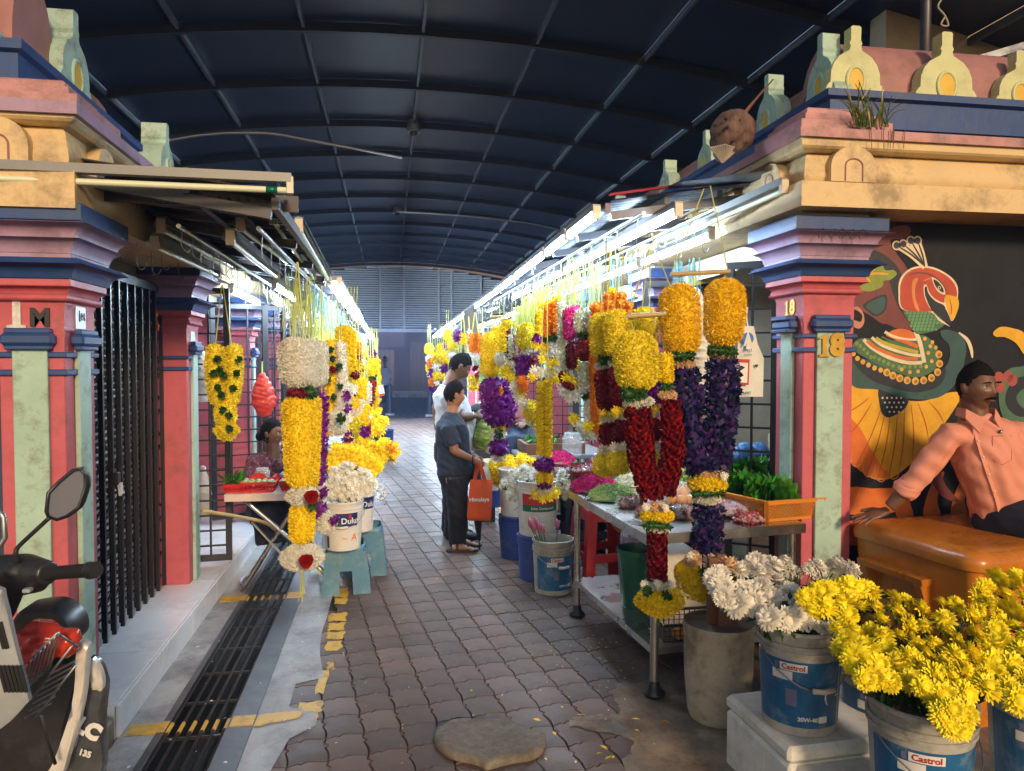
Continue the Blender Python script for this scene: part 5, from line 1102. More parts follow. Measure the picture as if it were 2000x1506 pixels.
pail4, c4, R4 = castrol('blue oil pail mostly hidden between the ivory and the yellow chrysanthemums', 1722, 1322, .10, Yc=2.55, full=False, hand=None)
for q_ in (pail1, pail2, pail3, pail4): settle(q_)
# foam boxes
FOAM = mat('styrofoam', (.66,.65,.60), .75, var=.08, scale=30, bump=.5, bscale=160, dirt=(.28,.22,.15), dscale=4, damt=.5, dcut=.56)
def foam(lab, A_, B_, D_, z0, z1):
    t = thing('foam_box', lab, 'box', A_, group='white foam boxes'); A_, B_, D_ = Vector(A_), Vector(B_), Vector(D_); e1 = (D_-B_).normalized(); e2 = Vector((-e1.y, e1.x, 0)); w1 = (D_-B_).dot(e1); w2 = abs((A_-B_).dot(e2))
    Mx = Matrix(((e1.x, e2.x, 0, B_.x), (e1.y, e2.y, 0, B_.y), (0,0,1,0), (0,0,0,1)))
    g = MB(); g.box(0, w1, 0, w2, z0, z1-.06, .012); g.xf(Mx); b = obj('box', g, FOAM, t, smooth=True, auto=30); g = MB(); g.box(-.003, w1+.003, -.003, w2+.003, z1-.058, z1, .016); g.xf(Mx); obj('lid', g, FOAM, t, smooth=True, auto=30)
    g = MB(); g.box(-.004, -.0005, w2*.35, w2*.7, z0+.06, z1-.085, .001); g.xf(Mx); obj('panel', g, FOAM, b); return settle(t)
A1 = gz(1396, 1356, .285); B1 = gz(1541, 1463, .285); D1 = gz(1674, 1447, .285); D1 = B1+(D1-B1)*2.3
foam('white foam box with scuffed sides, under the pail of ivory chrysanthemums', A1, B1, D1, 0, .285)
B2 = gz(1560, 1506, .22); foam('low pale foam block under the nearest yellow chrysanthemum pail', B2+Vector((0,.28,0)), B2+Vector((.0,-.25,0)), B2+Vector((.34,-.25,0)), 0, .22)
g = MB(); g.box(c2.x-.2, c2.x+.5, 1.75, 2.3, 0, .212, .01); tag(obj('foam_box', g, FOAM), 'foam box hidden below the nearest pails of yellow chrysanthemums', 'box', 'white foam boxes')
# concrete-filled tin with stakes
t = thing('concrete_tin', 'old grey tin filled with concrete, brown stakes standing in it', 'tin', gz(1402, 1400, 0)); cc = gz(1402, 1398, 0); rt = 67*mpp(cc); R_ = lambda z: rt*(.9+.1*z/.45)
CT = mat('cement_tin', (.46,.41,.32), .7, var=.25, scale=6, bump=.6, bscale=25, dirt=(.13,.09,.055), dscale=6, damt=.8, dcut=.5)
g = MB(); g.lathe([(rt*.80,.0),(rt*.88,.03),(rt*.97,.2),(rt,.40),(rt*1.02,.405),(rt*1.02,.43),(rt,.435)], 40, cc, True, False); obj('shell', g, CT, t, smooth=True, auto=40)
g = MB(); g.lathe([(rt,.43),(rt*.96,.425),(rt*.5,.43),(.001,.432)], 40, cc, False, False); obj('concrete', g, M['cement'], t, smooth=True)
for dx, dy, w_, h in ((-.04,-.02,.022,.30),(.0,-.05,.03,.26),(.055,-.03,.022,.28),(.02,.03,.02,.3)):
    g = MB(); g.box(cc.x+dx-w_, cc.x+dx+w_, cc.y+dy-.012, cc.y+dy+.012, .43, .43+h); obj('stake', g, M['wood'], t)
settle(t)
# ================================================================ CHRYSANTHEMUM BUNCHES
def inpoly(x, y, P_):
    c = False; j = len(P_)-1
    for i in range(len(P_)):
        if (P_[i][1] > y) != (P_[j][1] > y) and x < (P_[j][0]-P_[i][0])*(y-P_[i][1])/(P_[j][1]-P_[i][1])+P_[i][0]: c = not c
        j = i
    return c
def bunch(lab, poly, sp, Yf, kinds, R, root, group, seed, nmax=200, leaves=80, stems=14, small=False, leafy=1.0, layers=1):
    rr = random.Random(seed); t = thing('chrysanthemum_bunch', lab, 'flowers', root, group=group); xs = [p[0] for p in poly]; ys = [p[1] for p in poly]; pts = []
    for _ in range(nmax*60):
        x = rr.uniform(min(xs), max(xs)); y = rr.uniform(min(ys), max(ys))
        if inpoly(x, y, poly) and all((x-a)**2+(y-b)**2 > sp*sp for a, b in pts): pts.append((x, y))
        if len(pts) >= nmax: break
    pts += [(x, y) for x, y in poly if rr.random() < .8]
    cx_ = sum(xs)/len(xs); cy_ = sum(ys)/len(ys); root = Vector(root)
    for lay in range(layers):
        for x, y in pts:
            Y = Yf(x, y)+rr.uniform(-.02,.02)+lay*R*1.3; p = ay(x+rr.uniform(-4,4)*lay*2, y+lay*8, Y); n = (p-root).normalized(); n = (n*.8+Vector((rr.gauss(0,.30), rr.gauss(-.75,.28), rr.gauss(.22,.25)))).normalized()
            k = kinds[0] if rr.random() < .9 else kinds[-1]
            me = (CHS if small else CH)[k]; me = me[rr.randrange(len(me))]; head(t, me, p, n, (R/.034 if small else R/.042)*rr.uniform(.72,1.14))
    pp = [pts[i % len(pts)] for i in range(stems)]; g = MB()
    for x, y in pp:
        p = ay(x, y, Yf(x, y)+.03); g.tube(crom([tuple(root), tuple(root.lerp(p, .5)+Vector((rr.gauss(0,.01), rr.gauss(0,.01), .0))), tuple(p)], 3, False), .0025*(R/.04), 5)
    obj('stems', g, M['stem'], t, smooth=True)
    if leaves:
        P_ = []; 
        for _ in range(leaves):
            x, y = rr.choice(pts); p = Vector(ay(x+rr.uniform(-18,18), y+rr.uniform(0,26), Yf(x, y)+.045)); P_.append(p.lerp(root, rr.uniform(.0,.75)**1.3))
        P_ = np.array([tuple(p) for p in P_]); N_ = unit(RNG.normal(size=(len(P_), 3))+np.array([0,-.6,.3])); Vv, Q = petal_arrays(P_, N_, R*1.25*leafy, R*.7*leafy, .5, 1.0)
        me = np_mesh('leaves', Vv, Q); me.materials.append(M['leaf']); obj('leaves', me, None, t, kind='stuff', fix=False)
    return settle(t)
GF = 'bunches of cut chrysanthemums'
yel = [(1572,1168),(1640,1140),(1700,1150),(1770,1172),(1870,1178),(1900,1200),(1925,1150),(1945,1128),(1995,1125),(2010,1200),(2010,1350),(1965,1375),(1930,1330),(1905,1345),(1870,1395),(1840,1360),(1790,1345),(1740,1330),(1690,1325),(1668,1290),(1640,1260),(1630,1215),(1580,1190)]
bunch('big mass of bright yellow chrysanthemums spilling over the nearest blue oil pail', [p for p in yel if p[0] < 1935]+[(1930,1340)], 27, lambda x, y: 1.74+.66*(1400-y)/250, ('y',), .046, c2+Vector((0,0,.33)), GF, 1, leaves=320, stems=30)
bunch('yellow chrysanthemums at the frame edge beside the ice box', [(1925,1150),(1950,1128),(1990,1125),(2040,1140),(2050,1360),(1970,1372),(1935,1320),(1945,1230)], 29, lambda x, y: 1.80+.60*(1390-y)/250, ('y',), .046, c3+Vector((0,0,.33)), GF, 2, leaves=120, stems=12)
tg = bunch('small yellow chrysanthemum spray drooping low over the rim of the nearest pail', [(1842,1395),(1860,1385),(1885,1395),(1880,1425),(1862,1420)], 26, lambda x, y: 1.72, ('y',), .040, c2+Vector((.0,-.05,.36)), GF, 3, leaves=8, stems=4)
bunch('ivory chrysanthemums fanning out of the pail on the foam box', [(1392,1130),(1425,1100),(1475,1096),(1520,1108),(1545,1140),(1600,1150),(1632,1190),(1615,1222),(1575,1205),(1545,1212),(1500,1205),(1450,1196),(1410,1165)], 29, lambda x, y: 2.36+.35*(1210-y)/120, ('w','p'), .050, c1+Vector((0,0,.34)), GF, 4, leaves=150, stems=16)
bunch('white chrysanthemums on tall stems behind the ivory ones', [(1500,1095),(1535,1092),(1545,1112),(1520,1122),(1600,1105),(1640,1100),(1668,1112),(1660,1135),(1610,1135)], 24, lambda x, y: 2.78, ('w',), .042, c1+Vector((.02,.05,.34)), GF, 5, leaves=60, stems=10)
bunch('pale lemon and yellow chrysanthemums leaning between the white and the big yellow bunch', [(1575,1165),(1610,1150),(1660,1140),(1690,1150),(1640,1175),(1600,1195)], 26, lambda x, y: 2.36, ('y',), .042, c4+Vector((0,0,.3)), GF, 6, leaves=30, stems=8)
P_ = np.array([tuple(c1+Vector((random.gauss(0,.07), random.gauss(-.02,.05), .34+random.uniform(0,.10)))) for _ in range(160)]); Vv, Q = petal_arrays(P_, unit(RNG.normal(size=(160,3))+np.array([0,-.5,.6])), .045, .03, .6, .9)
me = np_mesh('leaves', Vv, Q); me.materials.append(M['leaf']); tag(obj('leaf_cluster', me, None, fix=False), 'dark leaves crowded in the mouth of the pail on the foam box', 'leaves')['kind'] = 'stuff'
# ---- smaller flower buckets along the lane
def sbucket(lab, px, py, Y, rt, h, z, body, hand=None, water=None, rb=None, group='flower buckets along the lane'):
    c = Vector((*ay(px, py, Y)[:2], z)); return bucket(lab, c, rt, rb or rt*.86, h, body, handle=hand, water=water, group=group)
b, c, R = sbucket('white paint pail with navy band, on the teal stool nearest the lane', 670, 1000, 5.15, .135, .33, .33, BWC, hand=(-PI/2,.10))
o = obj('print', wrap(c, R, .17, .262, -150, -40), NAVY, b, fix=False); obj('lettering', wraptext('Dulux', .055, c, R, .205, -62, .003, .001), WHP, o, fix=False); obj('print_mark', wrap(c, R, .225, .25, -70, -62, .003, 3), REDP, o, fix=False)
obj('print_mark', wrap(c, R, .02, .10, -146, -135, .002, 3), NAVY, b, fix=False); obj('lettering', wraptext('~ A', .07, c, R, .09, -65, .003), M['orange'], b, fix=False); settle(b)
b, c, R = sbucket('white paint pail with navy band, second one behind on the stacked stools', 697, 985, 5.55, .135, .33, .36, BWC)
o = obj('print', wrap(c, R, .17, .262, -150, -20), NAVY, b, fix=False); obj('lettering', wraptext('Dulux', .055, c, R, .205, -40, .003, .001), WHP, o, fix=False); settle(b)
b, c, R = sbucket('white filler pail with red and green bands, lower half blue, under ivory flowers', 1050, 1000, 5.35, .150, .40, .33, BWC, rb=.135)
obj('print', wrap(c, R, .23, .315, -150, -30), REDP, b, fix=False); obj('print', wrap(c, R, .185, .235, -150, -30, .0016), GRNP, b, fix=False); obj('lettering', wraptext('Joint Compound', .026, c, R, .21, -85, .003, .0006), WHP, b, fix=False); obj('lettering', wraptext('ASTRO', .02, c, R, .285, -115, .003), WHP, b, fix=False); obj('print_mark', wrap(c, R, .06, .11, -122, -112, .002, 3), GRNP, b, fix=False); settle(b)
BB = mat('royal_blue_pail', (.02,.055,.26), .4, var=.15, dirt=(.10,.12,.2), dscale=6)
b, c2_, R = sbucket('royal blue pail on the ground below the white filler pail', 1050, 1100, 5.35, .150, .33, 0, BB, rb=.135); settle(b)
b, c, R = sbucket('white pail with AS lettering, blue lower half, set back from the filler pail', 1008, 985, 5.95, .145, .38, .35, BWC)
obj('print', wrap(c, R, .27, .33, -150, -30), REDP, b, fix=False); obj('print', wrap(c, R, .22, .27, -150, -30, .0016), GRNP, b, fix=False); obj('lettering', wraptext('ASTRO', .055, c, R, .155, -85, .003, .001), REDP, b, fix=False); settle(b)
b, c, R = sbucket('royal blue pail on the ground below the AS pail', 1008, 1070, 5.95, .145, .35, 0, BB); settle(b)
b, c, R = castrol('oil pail with a few pink lotus buds, on the ground by the steel table', 1080, 1140, 0, Yc=5.02, rt=.142, a0=-60, group='flower buckets along the lane', hand=(-PI/2+.3,.10)); settle(b)
t = thing('lotus_bunch', 'pink lotus buds leaning in the oil pail beside the steel table', 'flowers', c)
LOT = mat('lotus_pink', (.52,.16,.26), .5, var=.2)
for x, y in ((1035,1020),(1043,1030),(1052,1026),(1060,1032),(1088,1022),(1046,1018)):
    p = ay(x, y, 4.98); g = MB(); g.tube([p+Vector((.01,.02,-.04)), p+Vector((.004,.01,-.015)), p+Vector((0,0,.012)), p+Vector((-.006,0,.035))], [.008,.018,.014,.001], 8); obj('lotus_bud', g, LOT, t, smooth=True); g = MB(); g.tube([p+Vector((.01,.02,-.03)), c+Vector((0,0,.05))], .004, 5); obj('stem', g, M['stem'], t)
settle(t)
b, c, R = sbucket('white pail with blue foot behind the orange tote bag', 968, 905, 6.9, .17, .42, .25, BWC); obj('print', wrap(c, R, .0, .16, -170, -10), BB, b, fix=False); settle(b)
b, c, R = sbucket('navy striped tub at the far end of the left flower buckets', 745, 845, 12.2, .2, .5, 0, BB); obj('stripe', wrap(c, R, .02, .42, -88, -80), WHP, b, fix=False); settle(b)
b, c, R = sbucket('clear glass vase under the far yellow pompons', 722, 850, 9.0, .1, .3, .55, M['batten']); settle(b)
def lot(lab, poly, sp, Y, kinds, R, seed, group=GF, **k): bunch(lab, poly, sp, lambda x, y: Y, kinds, R, ay(sum(p[0] for p in poly)/len(poly), max(p[1] for p in poly)+12, Y+.06), group, seed, small=True, layers=2, **k)
lot('white chrysanthemum bunch bulging over the paint pail on the teal stool', [(640,945),(652,918),(675,905),(700,908),(722,925),(732,940),(722,958),(700,972),(672,975),(650,965)], 11, 5.1, ('w',), .038, 11, leaves=30)
lot('wide bed of yellow chrysanthemums behind the white bunch on the stool', [(637,885),(655,872),(690,872),(720,885),(738,905),(736,925),(715,918),(690,905),(660,908),(640,905)], 11, 5.8, ('y','l'), .055, 12, leaves=30)
lot('yellow pompon chrysanthemums jutting over the lane edge', [(700,878),(722,866),(750,862),(770,870),(768,888),(750,896),(728,892)], 10, 6.6, ('y','f'), .058, 13, leaves=10)
lot('yellow pompons heaped higher up in front of the navy tub', [(714,812),(728,802),(742,808),(750,820),(744,840),(728,845),(716,838)], 9, 8.4, ('y',), .07, 14, leaves=10)
lot('orange and yellow marigold heap beside the yellow pompons', [(690,880),(712,884),(730,896),(722,900),(700,892)], 9, 6.3, ('f','y'), .045, 15, leaves=6)
lot('yellow chrysanthemum bunches under the purple orchid garland', [(958,905),(985,893),(1020,892),(1042,900),(1040,915),(1010,925),(985,940),(965,935)], 11, 6.1, ('y','l'), .055, 16, leaves=40)
lot('white chrysanthemum bunch under the marigold string, on the filler pail', [(985,940),(1000,920),(1025,912),(1048,918),(1058,935),(1050,960),(1020,972),(995,962)], 11, 5.4, ('w',), .040, 17, leaves=20)
lot('white chrysanthemums half hidden behind the green leaf parcel on the table', [(1085,930),(1098,920),(1108,940),(1104,962),(1090,958)], 11, 5.0, ('w',), .036, 18, leaves=10)
lot('small white gypsum flowers lying low by the stacked stools', [(738,950),(748,942),(758,950),(752,966),(740,965)], 8, 5.9, ('w',), .012, 19, leaves=40)
lot('yellow bunch glowing under the yellow-capped garland', [(685,860),(700,850),(712,862),(706,876),(690,874)], 8, 7.6, ('y',), .045, 20, leaves=10)
# ================================================================ STEEL TABLE
tb = thing('steel_table', 'stainless steel two-tier table beside pillar 18, covered with flowers', 'table', (1.6, 3.9, 0))
TA, TB_, TC, TD = Vector((1.18,3.29,0)), Vector((2.055,3.40,0)), Vector((2.02,4.62,0)), Vector((1.11,4.54,0))
def slab(q, z0, z1): return MB().prism([p+Vector((0,0,z0)) for p in q], (0,0,z1-z0))
obj('table_top', slab([TA,TB_,TC,TD], .742, .79), M['steel'], tb)
obj('shelf', slab([TA+Vector((.05,.04,0)),TB_+Vector((-.02,.04,0)),TC+Vector((-.03,-.03,0)),TD+Vector((.03,-.03,0))], .20, .235), M['steel'], tb)
for p in (TA+Vector((.06,.05,0)), TB_+Vector((-.05,.05,0)), TC+Vector((-.05,-.05,0)), TD+Vector((.045,-.05,0))):
    lg = obj('leg', MB().tube([p+Vector((0,0,.02)), p+Vector((0,0,.74))], .021, 14), M['steel'], tb, smooth=True, auto=50)
    obj('foot', MB().lathe([(.05,.006),(.052,.02),(.03,.035),(.026,.07),(.022,.075)], 18, p, True, True), M['black'], lg, smooth=True)
settle(tb)
# goods: petal heaps on leaf parcels
def heap(name, lab, cat, px, py, z, rx, ry, h, kind, n, L, W, seed=0, group='goods on the steel table', base=True):
    c = gz(px, py, z); t = thing(name, lab, cat, c, group=group); u = RNG.uniform(0, 1, n)**.5; a = RNG.uniform(0, 2*PI, n)
    x = u*np.cos(a)*rx; y = u*np.sin(a)*ry; zz = h*np.sqrt(np.clip(1-u*u, 0, 1))*(1+.16*np.sin(x*60)*np.cos(y*70)); P_ = np.stack([x+c.x, y+c.y, zz+c.z+.01], 1)
    N_ = unit(np.stack([x/rx, y/ry, np.sqrt(np.clip(1.1-u*u, .05, 1))*1.2], 1)); Vv, Q = petal_arrays(P_, N_, L, W, .7, .9)
    g = MB(); g.lathe([(.001,h*.93),(.5,h*.82),(.85,h*.48),(1.0,0.004)], 24); g.v = [(v[0]*rx*.97+c.x, v[1]*ry*.97+c.y, v[2]+c.z) for v in g.v]
    obj('petals', merge_mesh('petals', g, Vv, Q), M[kind], t, kind='stuff')
    if base:
        for k in range(5):
            aa = 2*PI*k/5+.4; p = c+Vector((math.cos(aa)*rx*.9, math.sin(aa)*ry*.9, .004+.002*k)); g = MB(); d = Vector((math.cos(aa+1.2), math.sin(aa+1.2), 0)); s = Vector((-d.y, d.x, 0))
            g.rings([[p-d*rx*.5, p-d*rx*.5], [p-s*ry*.35+Vector((0,0,.002)), p+s*ry*.35+Vector((0,0,.006))], [p+d*rx*.5-s*.01, p+d*rx*.5+s*.01+Vector((0,0,.02))]], False); obj('banana_leaf', g, M['banana'], t, fix=False)
    return settle(t)
M['banana'] = mat('banana_leaf', (.07,.17,.06), .4, var=.2, scale=12, stretch=(1,12,1))
heap('petal_heap', 'bright magenta petal heap on a banana leaf at the lane corner of the steel table', 'flowers', 1160, 958, .79, .15, .13, .075, 'magenta', 2600, .016, .008)
heap('petal_heap', 'pale green bud heap on a banana leaf beside the magenta petals', 'flowers', 1195, 975, .79, .14, .11, .07, 'pgreen', 3200, .012, .006)
heap('petal_heap', 'cream bud heap behind the pale green one', 'flowers', 1228, 948, .79, .09, .09, .06, 'jas', 1800, .012, .006)
heap('petal_heap', 'pink petals heaped behind the stacked red petal bags', 'flowers', 1095, 905, .79, .12, .1, .08, 'magenta', 1500, .018, .009)
heap('petal_heap', 'dark violet orchid heads piled behind the magenta heap', 'flowers', 1190, 920, .79, .12, .09, .07, 'purple', 900, .022, .016)
heap('petal_heap', 'lettuce-green lotus pods and buds piled behind the indigo garland', 'flowers', 1335, 955, .79, .12, .10, .10, 'pgreen', 900, .03, .022, base=False)
# bags of petals in clear plastic
FILM = mat('clear_plastic_film', (.8,.8,.82), .08, var=.0, spec=.9, alpha=.30)
def lumpy(c, rx, ry, rz, seed, n=22, m=12, amp=.16, f=4):
    rr = random.Random(seed); ph = [rr.uniform(0, 6) for _ in range(6)]; g = MB(); rs = []
    for i in range(m+1):
        t = PI*i/m; ring = []
        for j in range(n):
            a = 2*PI*j/n; k = 1+amp*(math.sin(f*a+ph[0]+2*t)+math.sin((f+2)*a-ph[1]+3*t)*.6+math.sin(5*t+ph[2]+a)*.6)*max(.05, math.sin(t))
            ring.append((c[0]+rx*max(math.sin(t),.001)*math.cos(a)*k, c[1]+ry*max(math.sin(t),.001)*math.sin(a)*k, c[2]-rz*math.cos(t)*(k if i not in (0, m) else 1)))
        rs.append(ring)
    return g.rings(rs, True, True, True)
def petal_bag(lab, px, py, z, rx, ry, rz, m_, seed, group='clear bags of petals on the steel table', cat='bag'):
    c = gz(px, py, z)+Vector((0,0,rz*.8)); t = thing('petal_bag', lab, cat, c, group=group)
    u = RNG.normal(size=(420, 3)); u = unit(u); P_ = u*np.array([rx*.84, ry*.84, rz*.8])+np.array(tuple(c)); Vv, Q = petal_arrays(P_, u, .026, .02, .35, 1.0)
    me = merge_mesh('petal_filling', lumpy(c, rx*.8, ry*.8, rz*.75, seed+50, amp=.10, f=5), Vv, Q); me.materials.append(m_); obj('petal_filling', me, None, t, kind='stuff', fix=False); obj('plastic_film', lumpy(c, rx, ry, rz, seed, 34, 16, .10, 7), FILM, t, smooth=False); return settle(t)
RP_ = mat('dried_red_petals', (.36,.05,.07), .6, var=.2, island=.6, hue=.02); VP = mat('violet_petals_mix', (.34,.14,.28), .6, var=.3, island=.6, hue=.05); BRP = mat('dusky_petals', (.28,.10,.10), .6, var=.3, island=.6, hue=.03); OP = mat('orange_fruit', (.60,.24,.02), .4, var=.1)
for k, (px, py, z) in enumerate([(1120,925,.79),(1148,924,.79),(1128,924,.83),(1152,922,.835),(1133,922,.875),(1150,920,.88)]):
    petal_bag(['flat bag of dried red petals, bottom of the stack by the jar','second bottom bag of dried red petals, nearer the pillars','dried red petal bag in the middle of its stack, lane side','dried red petal bag in the middle of its stack, pillar side','topmost bag of dried red petals, lane side','topmost bag of dried red petals, pillar side'][k], px, py, z, .085, .075, .026, RP_, k)
petal_bag('bag of lilac petals behind the red petal bags', 1178, 905, .79, .09, .08, .05, VP, 11)
petal_bag('bag of dusky red petals in front of the pale green buds', 1235, 990, .79, .085, .06, .035, BRP, 12); petal_bag('bag of dusky petals just right of the pale green buds, behind the rose garland', 1262, 1008, .79, .06, .05, .03, BRP, 13)
petal_bag('crumpled bag of dark red petals between the rose and indigo garlands', 1330, 1012, .79, .085, .07, .04, BRP, 14); petal_bag('bag of lilac and cream petals next to the orange basket', 1425, 1008, .79, .13, .08, .045, VP, 15); petal_bag('thin pinkish petal bag lying under the lip of the orange basket', 1462, 1020, .79, .08, .05, .025, RP_, 16)
c = gz(1328, 985, .79); t = thing('orange_bag', 'clear bag of small oranges between the rose and indigo garlands', 'bag', c)
for dx, dy, dz in ((-.05,0,.03),(0,-.02,.03),(.05,0,.03),(-.025,.03,.07),(.03,.02,.07),(0,.05,.03)): obj('orange', MB().ball(c+Vector((dx,dy,dz)), .03, 14, 9), OP, t, smooth=True)
obj('plastic_film', lumpy(c+Vector((0,.01,.06)), .10, .08, .07, 31, 34, 16, .08, 7), FILM, t); settle(t)
# clear jar
GL = mat('clear_jar_plastic', (.75,.82,.85), .08, var=0, alpha=.28, spec=.9)
def jar(lab, c, r, h):
    t = thing('plastic_jar', lab, 'jar', c, group='clear plastic jars'); g = MB(); g.lathe([(r*.9,0),(r,.01),(r,h*.35),(r*.97,h*.37),(r,h*.39),(r,h*.72),(r*.93,h*.84),(r*.72,h*.9),(r*.72,h)], 24, c, True); obj('glass', g, GL, t, smooth=True)
    for z in (h*.93, h*.97): obj('neck_ring', MB().tube([Vector(c)+Vector((math.cos(2*PI*i/20)*r*.74, math.sin(2*PI*i/20)*r*.74, z)) for i in range(21)], .004, 5), GL, t, smooth=True)
    return settle(t)
jar('clear jar with jasmine strands inside, on the steel table by the red petal bags', gz(1117, 890, .80), .085, .20)
# orange basket of betel leaves
bk = thing('orange_basket', 'orange perforated plastic basket at the pillar end of the steel table', 'basket', (1.9,3.7,.79)); OBM = mat('orange_basket_plastic', (.62,.22,.02), .4, var=.08, dirt=(.3,.1,.03), damt=.3)
BA = gz(1498, 1020, .79); BBv = gz(1566, 1012, .79); e1 = (BBv-BA).normalized(); e1 = Vector((.985,.17,0)); e2 = Vector((-.30,.954,0)); wd, ln, hh = .30, .52, .11; fl = .03
def bq(u_, v_, z): return BA+e1*(u_*(wd+2*fl*z/hh)-fl*z/hh)+e2*(v_*(ln+2*fl*z/hh)-fl*z/hh)+Vector((0,0,z))
g = MB(); g.add([bq(0,0,0),bq(1,0,0),bq(1,1,0),bq(0,1,0)], [(0,1,2,3)]); obj('floor', g, OBM, bk, fix=False)
for wn, (p, q) in enumerate((((0,0),(1,0)),((1,0),(1,1)),((1,1),(0,1)),((0,1),(0,0)))):
    g = MB(); Ls = wd if wn % 2 == 0 else ln; n = int(Ls/.016); zt, zb = hh*.84, hh*.14
    F = lambda s, z: bq(p[0]+(q[0]-p[0])*s, p[1]+(q[1]-p[1])*s, z)
    for k in range(-6, n+1):
        for dr_ in (1, -1):
            s0, s1 = k/n, (k+5)/n
            a0, a1 = (s0, s1) if dr_ > 0 else (s1, s0); z0_, z1_ = zb, zt
            pts = []
            for f in (0, 1):
                s = a0+(a1-a0)*f; z = z0_+(z1_-z0_)*f
                pts.append((s, z))
            (sa, za), (sb, zb2) = pts
            def cl(sa, za, sb, zb_):
                if sa < 0: za = za+(zb_-za)*(0-sa)/(sb-sa); sa = 0
                if sa > 1: za = za+(zb_-za)*(1-sa)/(sb-sa); sa = 1
                return sa, za
            if (sa < 0 and sb < 0) or (sa > 1 and sb > 1): continue
            A_, B_ = cl(sa, za, sb, zb2), cl(sb, zb2, sa, za)
            if abs(A_[0]-B_[0]) < 1e-3: continue
            g.bar(F(*A_), F(*B_), .0045, .003)
    obj('lattice_side', g, OBM, bk, fix=False)
    g = MB(); g.bar(F(0, hh*.93), F(1, hh*.93), .004, hh*.17); g.bar(F(0, hh*.08), F(1, hh*.08), .004, hh*.14); g.bar(F(-.01, hh), F(1.01, hh), .022, .006)
    g.bar(F(0,.0), F(0, hh), .022, .012); g.bar(F(1,.0), F(1, hh), .012, .012); obj('rim', g, OBM, bk)
settle(bk)
def betel(lab, px, py, z, L, n, lean, seed, R=.055):
    rr = random.Random(seed); c = gz(px, py, z); n = int(n*1.8); t = thing('betel_leaf_bundle', lab, 'leaves', c, group='bundles of betel leaves'); g = MB(); ax_ = Vector(lean).normalized()
    for k in range(n):
        a = 2*PI*k/n*2.4; rad = R*(k/n)**.5; off = Vector((math.cos(a)*rad, math.sin(a)*rad*.8, 0)); d = (ax_*.8+off*11+Vector((rr.gauss(0,.28), rr.gauss(0,.28), rr.gauss(0,.15)))).normalized(); s = d.cross(Vector((math.cos(a+1.5), math.sin(a+1.5), .3))).normalized(); p = c+off*.6; w_ = L*.24; up = d.cross(s)*(.02)
        tip = p+d*L*rr.uniform(.85,1.1)+Vector((0,0,-.012))
        g.rings([[p, p], [p+d*L*.35-s*w_, p+d*L*.35+s*w_], [p+d*L*.7-s*w_*.8+up*.4, p+d*L*.7+s*w_*.8+up*.4], [tip, tip]], False)
    obj('leaf_fan', g, M['betel'], t, kind='stuff', fix=False)
    g = MB(); g.tube([c+Vector((math.cos(2*PI*i/16)*R*.9, math.sin(2*PI*i/16)*R*.7, .04)) for i in range(17)], .002, 4); obj('band', g, M['string'], t); return settle(t)
betel('big fan of green betel leaves standing in the front of the orange basket', 1505, 985, .85, .17, 70, (-.15,-.3,1), 1); betel('betel leaf bundle at the lane end of the orange basket', 1450, 965, .85, .16, 60, (-.5,-.2,1), 2); betel('betel leaf bundle rising highest at the back of the orange basket', 1480, 945, .88, .18, 60, (-.3,.2,1), 3)
betel('dark rolled betel leaves tied with a thread at the pillar end of the basket', 1545, 965, .86, .17, 60, (.5,-.3,.7), 4); betel('betel bundle buried behind the tallest one', 1515, 945, .88, .15, 50, (.1,.3,1), 5)
heap('bud_heap', 'pale green tuberose buds sticking up beside the rolled betel leaves', 'flowers', 1562, 960, .86, .07, .07, .09, 'pgreen', 260, .04, .008, base=False)
# things on and under the shelf
t = thing('green_bucket', 'dark green ribbed plastic bucket standing on the steel table shelf', 'bucket', gz(1240, 1180, .235)); c = gz(1243, 1182, .235); GB = mat('green_bucket_plastic', (.008,.09,.055), .4, var=.1, dirt=(.06,.12,.09), damt=.4)
g = MB(); g.lathe([(.085,0),(.088,.01),(.108,.30),(.113,.302),(.113,.325),(.108,.327),(.104,.30),(.085,.02)], 28, c, True); obj('shell', g, GB, t, smooth=True, auto=40); g = MB(); g.tube([c+Vector((-.112,-.02,.31)), c+Vector((-.105,-.06,.2)), c+Vector((-.085,-.06,.03))], .002, 5); obj('handle', g, M['hook'], t); settle(t)
c = gz(1226, 1178, .24); t = thing('coconut', 'small brown husked coconut pair on the steel shelf in front of the green bucket', 'coconut', c); CO = mat('coconut_fibre', (.26,.17,.08), .9, var=.35, scale=60, bump=1.0, bscale=200)
obj('husk', lumpy(c+Vector((0,0,.035)), .042, .042, .036, 5, amp=.05), CO, t, smooth=True); obj('husk', lumpy(c+Vector((.004,.02,.075)), .034, .034, .028, 6, amp=.05), CO, t, smooth=True); settle(t)
t = thing('wire_basket', 'black mesh tray on the shelf behind the yellow garland ball', 'basket', gz(1340, 1230, .235)); c = gz(1345, 1235, .24); g = MB()
for k in range(13): x = -.17+.028*k; g.bar(c+Vector((x,-.10,0)), c+Vector((x,-.10,.075)), .004); g.bar(c+Vector((x,.12,0)), c+Vector((x,.12,.075)), .004)
for z in (0, .025, .05): 
    for y in (-.10, .12): g.bar(c+Vector((-.17,y,z)), c+Vector((.17,y,z)), .003)
obj('mesh', g, M['black'], t, kind='stuff'); g = MB()
for z in (.078,):
    g.bar(c+Vector((-.18,-.105,z)), c+Vector((.18,-.105,z)), .012); g.bar(c+Vector((-.18,.125,z)), c+Vector((.18,.125,z)), .012); g.bar(c+Vector((-.18,-.1,z)), c+Vector((-.18,.12,z)), .012); g.bar(c+Vector((.18,-.1,z)), c+Vector((.18,.12,z)), .012)
